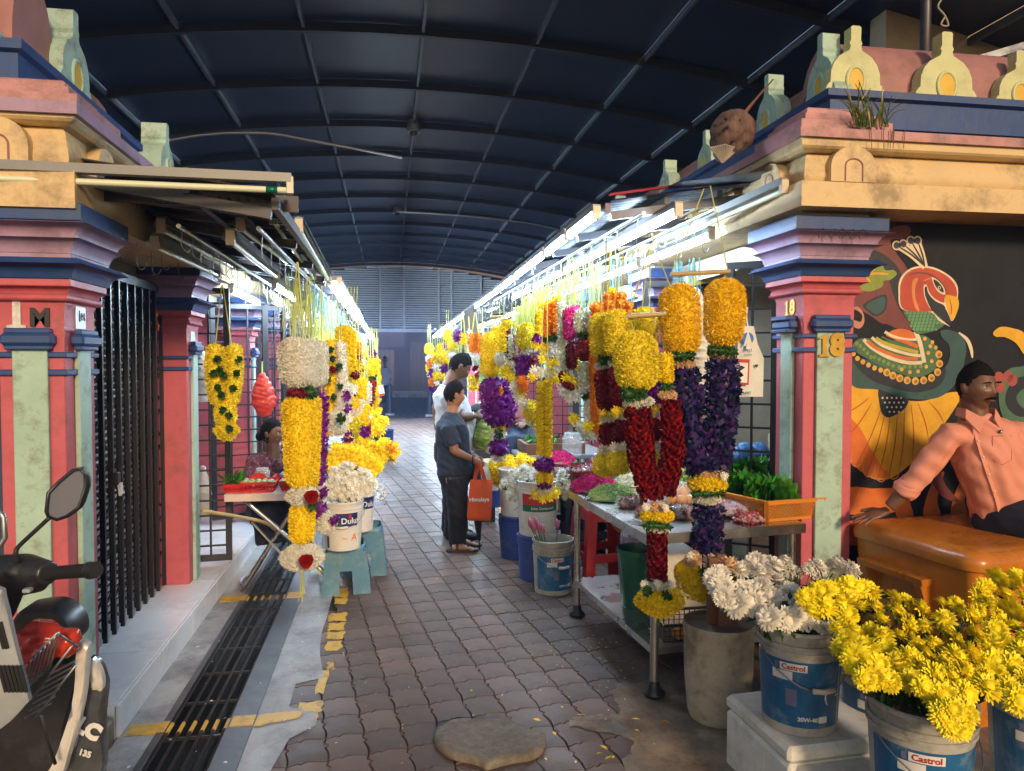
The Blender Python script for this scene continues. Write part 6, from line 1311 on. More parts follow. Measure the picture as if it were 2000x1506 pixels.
g.box(c.x-.17, c.x+.17, c.y-.1, c.y+.12, c.z-.003, c.z+.001); obj('rim', g, M['black'], t); settle(t)
c = gz(1330, 1236, .25)+Vector((0,-.03,.02)); t = thing('orange_cup', 'orange and white cup tipped over in the black mesh tray', 'cup', c); d = Vector((.8,.25,.25)).normalized()
obj('cup', MB().tube([c-d*.05, c+d*.05], [.03,.038], 16), OP, t, smooth=True, auto=50)
for f in (.02, .035): obj('cup_band', MB().tube([c+d*f, c+d*(f+.006)], .0388, 16), WHP, t, smooth=True, auto=50)
settle(t)
t = thing('white_crate', 'white carton with chopped leaves on top, behind the red rose garland under the table', 'box', (1.62,4.5,.24)); g = MB(); g.box(1.50,1.86,4.2,4.5,.236,.44,.008); obj('carton', g, BWC, t); settle(t)
g = MB(); g.box(1.40,1.62,4.15,4.3,.24,.36,.02); tag(obj('paper_bag', g, M['soffit'], smooth=False), 'small crumpled beige bag behind the yellow garland ball on the shelf', 'bag')
t = thing('crate_stack', 'dark stacked plastic crates behind the steel table, below the betel leaves', 'crates', (1.95,4.8,0))
for k in range(3):
    g = MB(); g.box(1.75,2.05,4.72,5.0,.215*k,.215*k+.205,.008); cc_ = obj('crate', g, M['black'], t)
    g = MB()
    for j in range(3): g.box(1.76,2.04,4.712,4.719,.215*k+.05+.05*j,.215*k+.06+.05*j)
    obj('crate_rib', g, M['darksteel'], cc_)
settle(t)
g = MB(); g.box(1.62,1.80,5.1,5.3,.35,.75,.03); tag(obj('orange_tub', g, OBM, smooth=True), 'orange tub half hidden between the dark crates and the indigo garland', 'tub')
# stools
def stool(lab, c, w_, h, col, rot=0.0, group='plastic stools', solid=False):
    c = Vector(c); t = thing('plastic_stool', lab, 'stool', c, group=group); Mx = Matrix.Translation(c) @ Matrix.Rotation(rot, 4, 'Z'); tw = w_*.40
    g = MB(); g.rings([[(x, y, z) for x, y in rrect(-tw-o, tw+o, -tw-o, tw+o, .035)] for o, z in ((-.01,h),(0,h-.008),(.004,h-.03),(.006,h-.05))], True, False, True); g.xf(Mx); obj('seat', g, col, t, smooth=True, auto=50)
    b = w_*.5
    for sx_, sy_ in ((-1,-1),(1,-1),(1,1),(-1,1)):
        g = MB(); rs = []
        for f, hw in ((0, .036 if not solid else .06),(.5,.033 if not solid else .055),(1,.034 if not solid else .05)):
            R_ = tw+(b-tw)*(1-f)+.004; z = (h-.04)*f; X, Y_ = sx_*R_, sy_*R_; q = hw*2
            rs.append([(X,Y_,z),(X-sx_*q,Y_,z),(X-sx_*q,Y_-sy_*.012,z),(X-sx_*.014,Y_-sy_*.014,z),(X-sx_*.012,Y_-sy_*q,z),(X,Y_-sy_*q,z)])
        g.rings(rs, True, True, True); g.xf(Mx); obj('leg', g, col, t)
    for k in range(4):
        g = MB(); Rk = Matrix.Rotation(PI/2*k, 4, 'Z'); z0, z1 = (h*.35, h*.45) if not solid else (h*.48, h*.92); R0 = tw+(b-tw)*(1-z0/h)+.002; R1 = tw+(b-tw)*(1-z1/h)+.002
        g.prism([(-R0+.02,-R0,z0),(R0-.02,-R0,z0),(R1-.02,-R1,z1),(-R1+.02,-R1,z1)], (0,.010,0)); g.xf(Mx @ Rk); obj('side_panel' if solid else 'stretcher', g, col, t)
        if not solid:
            g = MB(); z0, z1 = h*.84, h*.93; R0 = tw+(b-tw)*(1-z0/h)+.002; g.prism([(-R0+.02,-R0,z0),(R0-.02,-R0,z0),(tw-.02,-tw-.002,z1),(-tw+.02,-tw-.002,z1)], (0,.010,0)); g.xf(Mx @ Rk); obj('apron', g, col, t)
    return settle(t)
TEAL = mat('teal_stool_plastic', (.035,.15,.24), .45, var=.15, scale=6, dirt=(.16,.26,.28), dscale=7, damt=.6, dcut=.52); RS = mat('red_stool_plastic', (.42,.02,.018), .38, var=.12, dirt=(.14,.01,.01), damt=.5)
stool('teal plastic stool under the white paint pail with navy band', (-.315, 5.32, 0), .33, .33, TEAL, .05, solid=True); stool('second teal plastic stool tucked behind the first one', (-.20, 5.74, 0), .33, .36, TEAL, .0, solid=True)
stool('red plastic stool behind the steel table', (1.50, 5.12, 0), .40, .58, RS, .1); stool('black plastic stool behind the red one', (1.62, 5.75, 0), .38, .60, M['black'], .3); stool('black plastic stool beside the filler pails', (1.42, 6.2, 0), .36, .55, M['black'], .2)
stool('small grey stool among the yellow flower buckets', (-.40, 6.6, 0), .36, .55, BWC, .0)
petal_bag('clear bag with pink petals standing under the steel table by the red stool', 1232, 1075, .3, .07, .05, .09, VP, 40, group='bags on the ground')
# second table row, right side farther along, and left folding table
t = thing('trestle_table', 'white-edged table with betel tray behind the purple orchid garland', 'table', (1.5,6.6,.75)); g = MB(); g.box(1.15,2.0,6.5,7.3,.72,.76,.006); obj('table_top', g, M['batten'], t)
for x, y in ((1.2,6.55),(1.95,6.55),(1.2,7.25),(1.95,7.25)): obj('leg', MB().tube([(x,y,0),(x,y,.72)], .018, 8), M['galv'], t)
settle(t)
t = thing('wooden_tray', 'brown wooden tray with green leaves on the table behind the purple garland', 'tray', (1.4,6.7,.76)); g = MB(); g.box(1.2,1.75,6.52,6.55,.762,.86); g.box(1.2,1.75,6.95,6.98,.762,.86); g.box(1.2,1.23,6.55,6.95,.762,.86); g.box(1.72,1.75,6.55,6.95,.762,.86); g.box(1.2,1.75,6.53,6.97,.763,.775); obj('tray', g, M['wood'], t); settle(t)
def leafheap(lab, c, r, n, seed):
    P_ = np.array([(c[0]+random.gauss(0,r), c[1]+random.gauss(0,r*.6), c[2]+random.uniform(0,.05)) for _ in range(n)]); Vv, Q = petal_arrays(P_, unit(RNG.normal(size=(n,3))+np.array([0,0,1.2])), .07, .03, .5, .9); me = np_mesh('leaves', Vv, Q); me.materials.append(M['betel']); return tag(obj('leaf_pile', me, None, fix=False), lab, 'leaves')
leafheap('green leaves piled in the brown wooden tray', (1.4,6.7,.85), .08, 90, 1)
FT = thing('folding_table', 'small folding table with crossed steel legs in front of the seated woman', 'table', (-.9,5.2,0)); zt = .70
q = [gz(438,966,zt), gz(640,962,zt), gz(640,962,zt)+Vector((-.03,.55,0)), gz(438,966,zt)+Vector((.0,.55,0))]
obj('table_top', slab([Vector((p.x, p.y, 0)) for p in q], zt-.05, zt), mat('pinkish_table_edge', (.62,.52,.48), .5), FT); y0_ = q[0].y+.06; xa, xb = q[0].x+.12, q[1].x-.05
for yy in (y0_, y0_+.42):
    for (x0_, x1_) in ((xa, xb+.10), (xb-.14, xa-.02)):
        obj('leg', MB().tube(crom([(x0_,yy,zt-.05),(x0_+(x1_-x0_)*.5,yy+.01,zt*.5),(x1_,yy,.02)], 4, False), .016, 8), M['steel'], FT, smooth=True)
for x in (xb+.10, xa-.02): obj('leg_bar', MB().tube(crom([(x,y0_,.02),(x-.05,y0_+.2,.03),(x,y0_+.42,.02)], 5, False), .016, 8), M['steel'], FT, smooth=True)
obj('hinge', MB().bar((xa+.05,y0_-.02,.50), (xa+.3,y0_-.02,.2), .02, .012), M['galv'], FT); settle(FT)
RB_ = mat('red_basket_plastic', (.55,.025,.02), .4, var=.08)
def basket(lab, c, w_, d_, h, slots=True, group='red plastic baskets'):
    c = Vector(c); t = thing('red_basket', lab, 'basket', c, group=group)
    def R4(o, z): return [c+Vector((x, y, z)) for x, y in ((-w_/2-o,-d_/2-o),(w_/2+o,-d_/2-o),(w_/2+o,d_/2+o),(-w_/2-o,d_/2+o))]
    g = MB(); g.rings([R4(-.015,0),R4(-.015,.004)], True, True, True); obj('floor', g, RB_, t)
    g = MB(); g.rings([R4(0,h-.02),R4(.004,h),R4(-.004,h),R4(-.006,h-.02)], True); g.rings([R4(-.015,0),R4(-.011,h*.25),R4(-.015,h*.25),R4(-.02,0)], True); obj('rim', g, RB_, t); g = MB()
    for a, b in ((0,1),(1,2),(2,3),(3,0)):
        lo = R4(-.012, h*.22); hi = R4(-.001, h-.018); n = 12
        for k in range(n+1): f = k/n; g.bar(lo[a].lerp(lo[b], f), hi[a].lerp(hi[b], f), .005)
    obj('bars', g, RB_, t, kind='stuff'); return settle(t)
LIME = mat('lime_skin', (.20,.30,.08), .35, var=.2, scale=10)
yb = q[0].y+.12
basket('small red basket of leaves at the gate end of the folding table', (ay(460,940,yb).x, yb, zt), .13, .16, .06); basket('red basket of green limes in the middle of the folding table', (ay(508,940,yb).x, yb, zt), .23, .20, .075); basket('red basket of limes half hidden by the huge garland', (ay(572,940,yb).x, yb+.02, zt), .16, .20, .075); basket('flat red basket stacked behind the limes', (ay(560,925,yb).x, yb+.18, zt+.03), .22, .16, .05)
def limes(lab, c, nx, ny):
    t = thing('lime_heap', lab, 'limes', c, group='heaps of limes'); me = MB().ball((0,0,0), (.023,.021,.020), 12, 8).mesh('lime', True); me.materials.append(LIME)
    for i in range(nx):
        for j in range(ny): o = bpy.data.objects.new('lime', me); COL.objects.link(o); o.parent = t; o.location = Vector(c)+Vector((-.02*nx+.043*i+random.uniform(-.006,.006), -.05+.045*j, random.uniform(0,.008)))
    return settle(t)
limes('limes filling the middle red basket', (ay(508,940,yb).x, yb, zt+.055), 5, 3); limes('limes in the red basket beside the huge garland', (ay(572,940,yb).x, yb, zt+.055), 3, 3)
t = thing('red_disc', 'red lid standing upright behind the limes', 'lid', (0,0,0)); t.location = (ay(505,925,yb+.12).x, yb+.12, zt+.05); g = MB(); cD = Vector(t.location); g.prism([cD+Vector((math.cos(2*PI*i/20)*.06, 0, math.sin(2*PI*i/20)*.05+.01)) for i in range(20)], (0,.008,0)); obj('disc', g, RB_, t); settle(t)
leafheap('leafy sprigs in the small red basket', (ay(460,940,yb).x, yb, zt+.05), .03, 40, 2); jar('clear jar behind the limes, in front of the seated woman', (ay(512,920,yb+.2).x, yb+.22, zt), .055, .13)
g = MB(); g.box(ay(545,920,yb+.2).x, ay(580,920,yb+.2).x, yb+.2, yb+.3, zt, zt+.09, .01); tag(obj('blue_tub', g, mat('pale_blue_plastic', (.10,.28,.48), .4)), 'pale blue tub beside the jar on the folding table', 'tub')
t = thing('bamboo_pole', 'yellow bamboo pole leaning low between the gate and the folding table', 'pole', (0,0,0)); P_ = [ay(395,998,4.7), ay(470,1010,5.0), ay(520,1022,5.2), ay(545,1042,5.4)]; t.location = P_[0]; obj('pole', MB().tube(crom([tuple(p) for p in P_], 4, False), .012, 8), M['bamboo'], t, smooth=True); settle(t)

# ================================================================ PEOPLE
def bake(o, mods):
    for m_ in mods:
        md = o.modifiers.new(m_[0], m_[1]); 
        for k, v in m_[2].items(): setattr(md, k, v)
    dg = bpy.context.evaluated_depsgraph_get(); me = bpy.data.meshes.new_from_object(o.evaluated_get(dg)); old = o.data; o.modifiers.clear(); 
    mats = [m_ for m_ in old.materials]; o.data = me; me.materials.clear(); [me.materials.append(m_) for m_ in mats]; me.polygons.foreach_set('use_smooth', [True]*len(me.polygons)); bpy.data.meshes.remove(old); return o
def blob(name, g, m_, par, vox=.006, it=5, fac=.5, wr=None):
    o = obj(name, g, m_, None); bake(o, [('r', 'REMESH', dict(mode='VOXEL', voxel_size=vox, use_smooth_shade=True)), ('s', 'SMOOTH', dict(iterations=it, factor=fac))]); o.parent = par
    if wr:
        amp, fx = wr; me = o.data; n = len(me.vertices); co_ = np.empty(n*3); me.vertices.foreach_get('co', co_); co_ = co_.reshape(-1, 3); no_ = np.empty(n*3); me.vertex_normals.foreach_get('vector', no_); no_ = no_.reshape(-1, 3)
        a = np.sin(co_[:,2]*fx+6*np.sin(co_[:,0]*17+co_[:,1]*9))*np.sin(co_[:,0]*31+co_[:,1]*23+co_[:,2]*13)+.6*np.sin(co_[:,2]*fx*1.9+co_[:,0]*41+2)*np.sin(co_[:,1]*37+co_[:,0]*19)
        co_ += no_*(amp*a)[:, None]; me.vertices.foreach_set('co', co_.ravel()); me.update()
    return o
def headgeo(s, hairline=.052, off=0.0, hair=False, crop=True):
    n, m_ = 56, 44; V_ = []; a, b, c_ = .074, .094, .116
    for i in range(m_+1):
        ph = PI*i/m_; row = []
        for j in range(n):
            th = 2*PI*j/n; x = math.sin(ph)*math.cos(th); y = math.sin(ph)*math.sin(th); z = math.cos(ph); X, Y_, Z = a*x, b*y, c_*z
            if z < 0: X *= 1-.30*(-z)**1.6; Y_ *= (1-.10*(-z)) if y > 0 else (1-.34*(-z))
            if y > 0:
                Y_ *= .95; ga = lambda x0, z0, sx_, sz_: math.exp(-((X-x0)/sx_)**2-((Z-z0)/sz_)**2)
                if not hair:
                    Y_ += .020*ga(0,-.022,.011,.016)+.010*ga(0,.002,.008,.022)+.005*ga(0,.034,.045,.010)-.010*(ga(.031,.012,.016,.012)+ga(-.031,.012,.016,.012))+.006*(ga(.040,-.018,.02,.02)+ga(-.040,-.018,.02,.02))+.007*ga(0,-.050,.022,.007)+.006*ga(0,-.062,.018,.007)-.006*ga(0,-.056,.024,.0035)+.009*ga(0,-.092,.022,.016)
            if hair: 
                k = 1+off/.09*max(.25, min(1, (Z+.07)/.10)); X *= k; Y_ *= k; Z = Z*k+.002
            row.append((X*s, Y_*s, Z*s))
        V_.append(row)
    return V_, n, m_
def person_head(t, body, c, yaw, pitch, s, skin, hairm, style='short', moustache=False, vox=.0045, roll=0.0):
    """adds head geometry to the body builder; eyes, brows and hair become children"""
    Mx = Matrix.Translation(c) @ Matrix.Rotation(yaw, 4, 'Z') @ Matrix.Rotation(pitch, 4, 'X') @ Matrix.Rotation(roll, 4, 'Y')
    V_, n, m_ = headgeo(s); g = MB(); g.rings(V_, True, True, True); g.xf(Mx); body.add(g.v, g.f)
    for sx_ in (-1, 1):
        e = MB(); e.tube([(sx_*.070*s,-.004*s,-.026*s),(sx_*.078*s,-.008*s,-.005*s),(sx_*.078*s,-.012*s,.020*s)], [.010*s,.015*s,.014*s], 8, flat=.6); e.xf(Mx); body.add(e.v, e.f)
    V_, n, m_ = headgeo(s, off=.006, hair=True); g = MB(); base = len(g.v)
    for r in V_: g.v.extend(r)
    for i in range(m_):
        for j in range(n):
            X, Y_, Z = (V_[i][j][k]/s for k in range(3)); front = Y_ > .02; thr = .070 if Y_ > .045 else (.070-(.045-Y_)*1.5 if Y_ > .02 else (.012 if Y_ > -.025 else -.055))
            if style == 'long': thr = thr if Y_ > .0 else -.075
            if Z > thr: k2 = (j+1) % n; g.f.append((i*n+j, i*n+k2, (i+1)*n+k2, (i+1)*n+j))
    r2 = random.Random(3); 
    amp = .0022*s
    g.v = [(v[0]+r2.uniform(-amp,amp), v[1]+r2.uniform(-amp,amp), v[2]+r2.uniform(-amp,amp)+ (.006*s*max(0, 1-abs(v[1]/(.07*s))) if v[2] > .08*s else 0)) for v in g.v]
    g.xf(Mx); h = obj('hair', g, hairm, None, smooth=True, fix=True); bake(h, [('so', 'SOLIDIFY', dict(thickness=.008*s, offset=-1))]); h.parent = t
    if style == 'long':
        g = MB(); g.ball((0,-.105*s,-.03*s), (.04*s,.035*s,.04*s), 14, 10); g.xf(Mx); obj('hair_bun', g, hairm, t, smooth=True)
    for sx_ in (-1, 1):
        g = MB(); g.ball((sx_*.030*s,.0665*s,.011*s), .0125*s, 12, 8); g.xf(Mx); e = obj('eye', g, M['eyew'], t, smooth=True); g = MB(); g.ball((sx_*.030*s,.0745*s,.0105*s), .0062*s, 10, 6); g.xf(Mx); obj('iris', g, M['black'], e, smooth=True)
        g = MB(); g.tube([(sx_*.030*s-.015*s,.0805*s,.0165*s),(sx_*.030*s,.0865*s,.0195*s),(sx_*.030*s+.015*s,.0805*s,.0165*s)], .0028*s, 6); g.xf(Mx); obj('eyelid', g, skin, t, smooth=True)
        g = MB(); g.tube([(sx_*.012*s,.0895*s,.031*s),(sx_*.030*s,.0895*s,.036*s),(sx_*.050*s,.078*s,.030*s)], [.0028*s,.0034*s,.0018*s], 6, flat=.7); g.xf(Mx); obj('eyebrow', g, hairm, t, smooth=True)
    if moustache:
        g = MB(); g.tube([(-.030*s,.079*s,-.050*s),(-.018*s,.094*s,-.044*s),(0,.1005*s,-.041*s),(.018*s,.094*s,-.044*s),(.030*s,.079*s,-.050*s)], [.003*s,.0058*s,.0055*s,.0058*s,.003*s], 8); g.xf(Mx); obj('moustache', g, hairm, t, smooth=True)
    g = MB(); g.tube([(-.022*s,.085*s,-.0565*s),(0,.0955*s,-.0575*s),(.022*s,.085*s,-.0565*s)], [.002*s,.0055*s,.002*s], 8, flat=.6); g.xf(Mx); obj('lips', g, M['lips'], t, smooth=True)
    return Mx
def hand(g, wrist, d, nrm, s=1.0, curl=.5, spread=.12, side=1):
    """palm + five fingers into builder g. d: pointing direction, nrm: back of hand normal, side: +1/-1 thumb side along d x nrm"""
    d = Vector(d).normalized(); nrm = Vector(nrm); nrm = (nrm-d*nrm.dot(d)).normalized(); x = d.cross(nrm)*side; w_ = Vector(wrist)
    g.tube([w_-d*.01*s, w_+d*.02*s, w_+d*.055*s, w_+d*.088*s], [(.022*s,.018*s),(.030*s,.017*s),(.039*s,.0155*s),(.036*s,.012*s)], 12, up=nrm)
    for i, (o, L, r) in enumerate(((.028,.072,.0085),(.0095,.080,.009),(-.0095,.074,.0085),(-.028,.058,.0075))):
        p = w_+d*(.082*s)+x*(o*s); dd = (d+x*(o*spread*20)).normalized(); c_ = curl*(1+.12*i); pts = [p-dd*.015*s, p]; a = 0
        for f, k in ((.45,.5),(.32,1.0),(.23,.8)):
            a += c_*k; v = dd*math.cos(a)-nrm*math.sin(a); p = p+v*(L*f*s); pts.append(p)
        g.tube(pts, [r*s,r*s*1.02,r*s,r*s*.9,r*s*.72], 8)
    p = w_+d*.022*s+x*.024*s; t1 = (d*.6+x*.75-nrm*.35*curl).normalized(); t2 = (d*.85+x*.35-nrm*.5*curl).normalized(); g.tube([p-t1*.012*s, p+t1*.03*s, p+t1*.035*s+t2*.025*s, p+t1*.035*s+t2*.048*s], [.012*s,.012*s,.0105*s,.0075*s], 8)
SK1 = mat('brown_skin', (.145,.068,.040), .45, var=.10, scale=14, bump=.12, bscale=140, sub=.08); SK2 = mat('tan_skin', (.30,.15,.09), .45, var=.08, scale=14, bump=.1, bscale=140, sub=.08); SK3 = mat('dark_skin', (.17,.080,.050), .45, var=.10, scale=14, bump=.12, bscale=140, sub=.06)
HR = mat('black_hair', (.007,.006,.007), .85, spec=.15, var=.5, scale=60, bump=1.0, bscale=220, stretch=(1,1,.3)); M['eyew'] = mat('eye_white', (.55,.52,.48), .2, var=0); M['lips'] = mat('lips', (.22,.07,.055), .45, var=.05)
def cloth(name, c, rough=.8, **k): return mat(name, c, rough, var=.08, scale=8, bump=.5, bscale=16, **k)
SHOE = mat('dark_leather', (.018,.016,.018), .4)
# ---- boy in navy shirt with the orange bag (stands at Y=6.15)
Yb = 6.13; B_ = lambda x, y, dy=0: Vector(ay(x, y, Yb+dy))
t = thing('person', 'boy in dark navy t-shirt and black trousers holding the orange bag in the lane', 'person', gz(900,1076)); body = MB()
hc = B_(887, 772); body.tube([B_(882,812,.0), B_(884,795,0), hc+Vector((-.01,0,-.03))], [.052,.045,.048], 14)
person_head(t, body, hc, math.radians(-72), math.radians(-8), .96, SK2, HR)
body.tube([B_(886,930), B_(886,880), B_(884,845), B_(884,818)], [(.13,.10),(.12,.09),(.14,.09),(.09,.06)], 14, up=(0,1,0))
na = -.135; sh = B_(876,838,na); el = B_(890,882,na-.02); wr = B_(923,897,na+.02); body.tube([sh, el+Vector((-.006,0,0)), el, wr], [.046,.038,.036,.025], 12); hand(body, wr, (.8,.15,-.45), (.2,-1,.3), .86, .8, side=-1)
sh2 = B_(892,838,.13); el2 = B_(900,884,.13); wr2 = B_(930,893,.02); body.tube([sh2, el2, wr2], [.044,.036,.025], 12); hand(body, wr2, (.6,-.3,-.6), (.5,.6,.3), .86, .8, side=1)
body.tube([B_(884,930,.07), B_(890,1000,.07), gz(885,1062)+Vector((0,.1,.06))], [.08,.055,.04], 12); body.tube([B_(886,930,-.07), B_(892,1000,-.06), gz(893,1072)+Vector((0,0,.06))], [.08,.055,.04], 12)
f1 = gz(897,1078); f2 = gz(905,1068)
for f in (f1, f2): body.tube([f+Vector((-.06,0,.035)), f+Vector((.02,0,.04)), f+Vector((.12,-.02,.02))], [(.03,.03),(.035,.03),(.04,.014)], 10); 
blob('body', body, SK2, t, .0065, 3)
g = MB(); g.tube([B_(889,926), B_(888,905), B_(886,875), B_(883,850), B_(881,828), B_(882,812), B_(883,805)], [(.155,.135),(.15,.13),(.135,.125),(.145,.145),(.125,.165),(.078,.088),(.055,.062)], 20, up=(0,1,0), cap=True)
g.tube([sh+Vector((.02,.06,.02)), sh, sh.lerp(el,.55), sh.lerp(el,.72)], [.07,.066,.064,.066], 14); g.tube([sh2+Vector((0,-.06,.02)), sh2, sh2.lerp(el2,.7)], [.065,.062,.062], 14)
NAV = cloth('navy_cotton', (.014,.024,.05)); blob('t_shirt', g, NAV, t, .009, 4, wr=(.0028, 55))
g = MB(); g.tube([B_(888,905), B_(888,928), B_(888,945)], [(.14,.125),(.145,.13),(.12,.12)], 18, up=(0,1,0))
g.tube([B_(885,930,.06), B_(887,1000,.06), gz(885,1060)+Vector((0,.1,.05))], [(.105,.10),(.09,.08),(.075,.07)], 16); g.tube([B_(891,930,-.06), B_(894,1000,-.06), gz(894,1072)+Vector((0,0,.05))], [(.105,.10),(.09,.085),(.078,.075)], 16)
BLKC = cloth('black_trouser_cloth', (.010,.012,.018)); blob('trousers', g, BLKC, t, .010, 4, wr=(.003, 38))
for f in (f1, f2):
    g = MB(); g.prism([f+Vector((x,y,.002)) for x, y in [(-.09,-.035),(.06,-.045),(.13,-.05),(.16,-.02),(.13,.02),(.05,.035),(-.09,.03),(-.11,0)]], (0,0,.022)); sd = obj('sandal', g, SHOE, t)
    for x in (-.02, .07): obj('strap', MB().tube([f+Vector((x,-.05,.02)), f+Vector((x,-.02,.07-.2*max(0,x))), f+Vector((x,.035,.02))], .010, 6, flat=.5), SHOE, sd)
obj('bracelet', MB().tube([wr+Vector((math.cos(a)*.004, math.cos(a)*.03, math.sin(a)*.03)) for a in [2*PI*i/14 for i in range(15)]], .006, 6), M['black'], t, smooth=True); settle(t)
# orange tote bag
Yo = 5.93; O_ = lambda x, y, dy=0: Vector(ay(x, y, Yo+dy)); ORG = cloth('orange_nonwoven', (.56,.075,.012)); t = thing('tote_bag', 'orange non-woven bag with white lettering held by the boy', 'bag', O_(937,1017))
g = MB(); rs = []
for y, x0, x1, d in ((1017,915,957,.05),(1010,912,959,.06),(975,914,961,.055),(945,918,962,.035),(937,919,962,.02)):
    rs.append([O_(x0,y,-d), O_((x0+x1)/2,y,-d-.015), O_(x1,y,-d), O_(x1,y,d), O_((x0+x1)/2,y,d+.01), O_(x0,y,d)])
g.rings(rs, True, True, False); bg_ = obj('sack', g, ORG, t, smooth=True, auto=60)
for dy, xs in ((-.03,(948,934)), (.03,(926,933))):
    g = MB(); g.tube(crom([tuple(O_(xs[0],942,dy)), tuple(O_((xs[0]+xs[1])/2+1,922,dy)), tuple(O_(xs[1],904,dy*.3))], 4, False), .017, 6, flat=.16, up=(0,1,0)); obj('strap', g, ORG, t, smooth=True)
text_on('lettering', 'Himalaya', .044, O_(936,976,-.078), (1,0,0), (0,.02,1), WHP, bg_, .001, .001); settle(t)
# ---- man in white shirt, head bent over his bag
Ym = 6.5; B_ = lambda x, y, dy=0: Vector(ay(x, y, Ym+dy)); t = thing('person', 'bearded man in white shirt bending over a green plastic bag behind the boy', 'person', gz(895,1058)); body = MB(); hc = B_(897, 717)
body.tube([B_(872,768), B_(880,748), hc+Vector((-.03,0,-.03))], [.08,.062,.062], 14); person_head(t, body, hc, math.radians(-80), math.radians(-36), 1.06, SK1, HR)
body.tube([B_(885,880), B_(883,830), B_(878,790), B_(873,765)], [(.15,.12),(.16,.12),(.16,.11),(.1,.07)], 14, up=(0,1,0))
sh = B_(874,775,-.17); el = B_(893,812,-.17); wr = B_(927,812,-.12); body.tube([sh, el, B_(908,815,-.15), wr], [.055,.048,.045,.029], 12); hand(body, wr, (1,.05,.02), (0,-1,.5), 1.0, .9, side=-1)
sh2 = B_(880,775,.17); el2 = B_(900,815,.15); wr2 = B_(932,818,.03); body.tube([sh2, el2, wr2], [.05,.045,.028], 12); hand(body, wr2, (1,-.2,.0), (.1,.8,.4), 1.0, .9, side=1)
body.tube([B_(878,880,.08), B_(880,960,.08), gz(878,1055)+Vector((0,.1,.06))], [.09,.06,.04], 12); body.tube([B_(884,880,-.08), B_(886,960,-.08), gz(900,1052)+Vector((0,0,.06))], [.09,.06,.04], 12)
blob('body', body, SK1, t, .0065, 3)
g = MB(); g.tube([B_(890,882), B_(889,860), B_(889,825), B_(880,790), B_(874,768), B_(876,756)], [(.17,.15),(.18,.16),(.185,.16),(.155,.18),(.13,.19),(.08,.10)], 20, up=(0,1,0)); g.tube([sh+Vector((0,.05,.02)), sh, sh.lerp(el,.75), sh.lerp(el,.85)], [.08,.078,.076,.076], 14); g.tube([sh2, sh2.lerp(el2,.8)], [.075,.075], 14)
WHC = cloth('white_shirt_cloth', (.56,.57,.60)); blob('shirt', g, WHC, t, .010, 4, wr=(.004, 45))
g = MB(); g.tube([B_(873,762), B_(880,751,0), B_(893,760,0)], [.015,.014,.012], 8); g = MB(); ring = [B_(878,757)+Vector((math.cos(a)*.075, math.sin(a)*.085, .018*math.cos(a+PI))) for a in [2*PI*i/20 for i in range(21)]]; g.tube(ring, .016, 8, flat=.8); obj('collar', g, WHC, t, smooth=True)
g = MB(); g.tube([B_(884,865), B_(883,890), B_(883,905)], [(.165,.145),(.165,.145),(.14,.13)], 18, up=(0,1,0)); g.tube([B_(880,890,.08), B_(882,970,.08), gz(879,1050)+Vector((0,.1,.05))], [(.11,.11),(.09,.085),(.075,.07)], 16); g.tube([B_(886,890,-.08), B_(889,970,-.08), gz(899,1050)+Vector((0,0,.06))], [(.11,.11),(.09,.09),(.078,.075)], 16); blob('trousers', g, cloth('charcoal_trousers', (.022,.024,.026)), t, .010, 4, wr=(.003, 38))
for f in (gz(905,1056), gz(892,1050)+Vector((0,.06,0))): g = MB(); g.tube([f+Vector((-.12,0,.04)), f+Vector((-.02,0,.05)), f+Vector((.10,0,.035)), f+Vector((.15,0,.025))], [(.035,.04),(.042,.05),(.045,.035),(.03,.02)], 12); obj('shoe', g, SHOE, t, smooth=True)
obj('watch', MB().tube([wr+Vector((-.012+math.cos(a)*.004, math.cos(a)*.030, math.sin(a)*.030)) for a in [2*PI*i/14 for i in range(15)]], .009, 6), M['galv'], t, smooth=True); settle(t)
def plasticbag(lab, P_, R_, m_, seed, cat='bag', vox=.008):
    t = thing('plastic_bag', lab, cat, P_[-1], group='thin plastic bags'); g = MB(); g.tube(P_, R_, 14); o = blob('sack', g, m_, t, vox, 2, wr=(.0028, 110)); return settle(t)
GRB = mat('green_plastic', (.22,.30,.05), .25, var=.25, scale=14, alpha=.92, bump=.6, bscale=30); WPB = mat('milky_plastic', (.58,.57,.50), .25, var=.12, scale=12, alpha=.75, bump=.6, bscale=30); RPB = mat('red_plastic_bag', (.60,.05,.03), .22, var=.25, scale=12, bump=.8, bscale=26, alpha=.93)
plasticbag('thin green plastic bag the man in white is looking into', [B_(951,810,-.1), B_(947,832,-.1), B_(942,855,-.1), B_(938,878,-.1)], [.02,.07,.085,.05], GRB, 1); plasticbag('milky white plastic bag hanging beside the green one', [B_(958,820,0), B_(958,850,0), B_(956,872,0), B_(953,886,0)], [.03,.06,.055,.02], WPB, 2)
g = MB(); g.box(*sorted((B_(927,840).x, B_(934,840).x)), 6.42, 6.44, B_(930,862).z, B_(930,830).z); tag(obj('milk_carton', g, BB), 'blue and white packet held between the man in white and the green bag', 'packet')
t = thing('umbrella', 'closed black umbrella with its tip near the ground beside the orange bag', 'umbrella', B_(934,1078,-.5)); obj('canopy', MB().tube([B_(928,905,-.4), B_(930,940,-.4), B_(933,1010,-.4), B_(936,1055,-.4)], [.03,.05,.04,.012], 10), BLKC, t, smooth=True); obj('tip', MB().tube([B_(936,1055,-.4), B_(937,1074,-.4)], .006, 6), M['black'], t); settle(t)
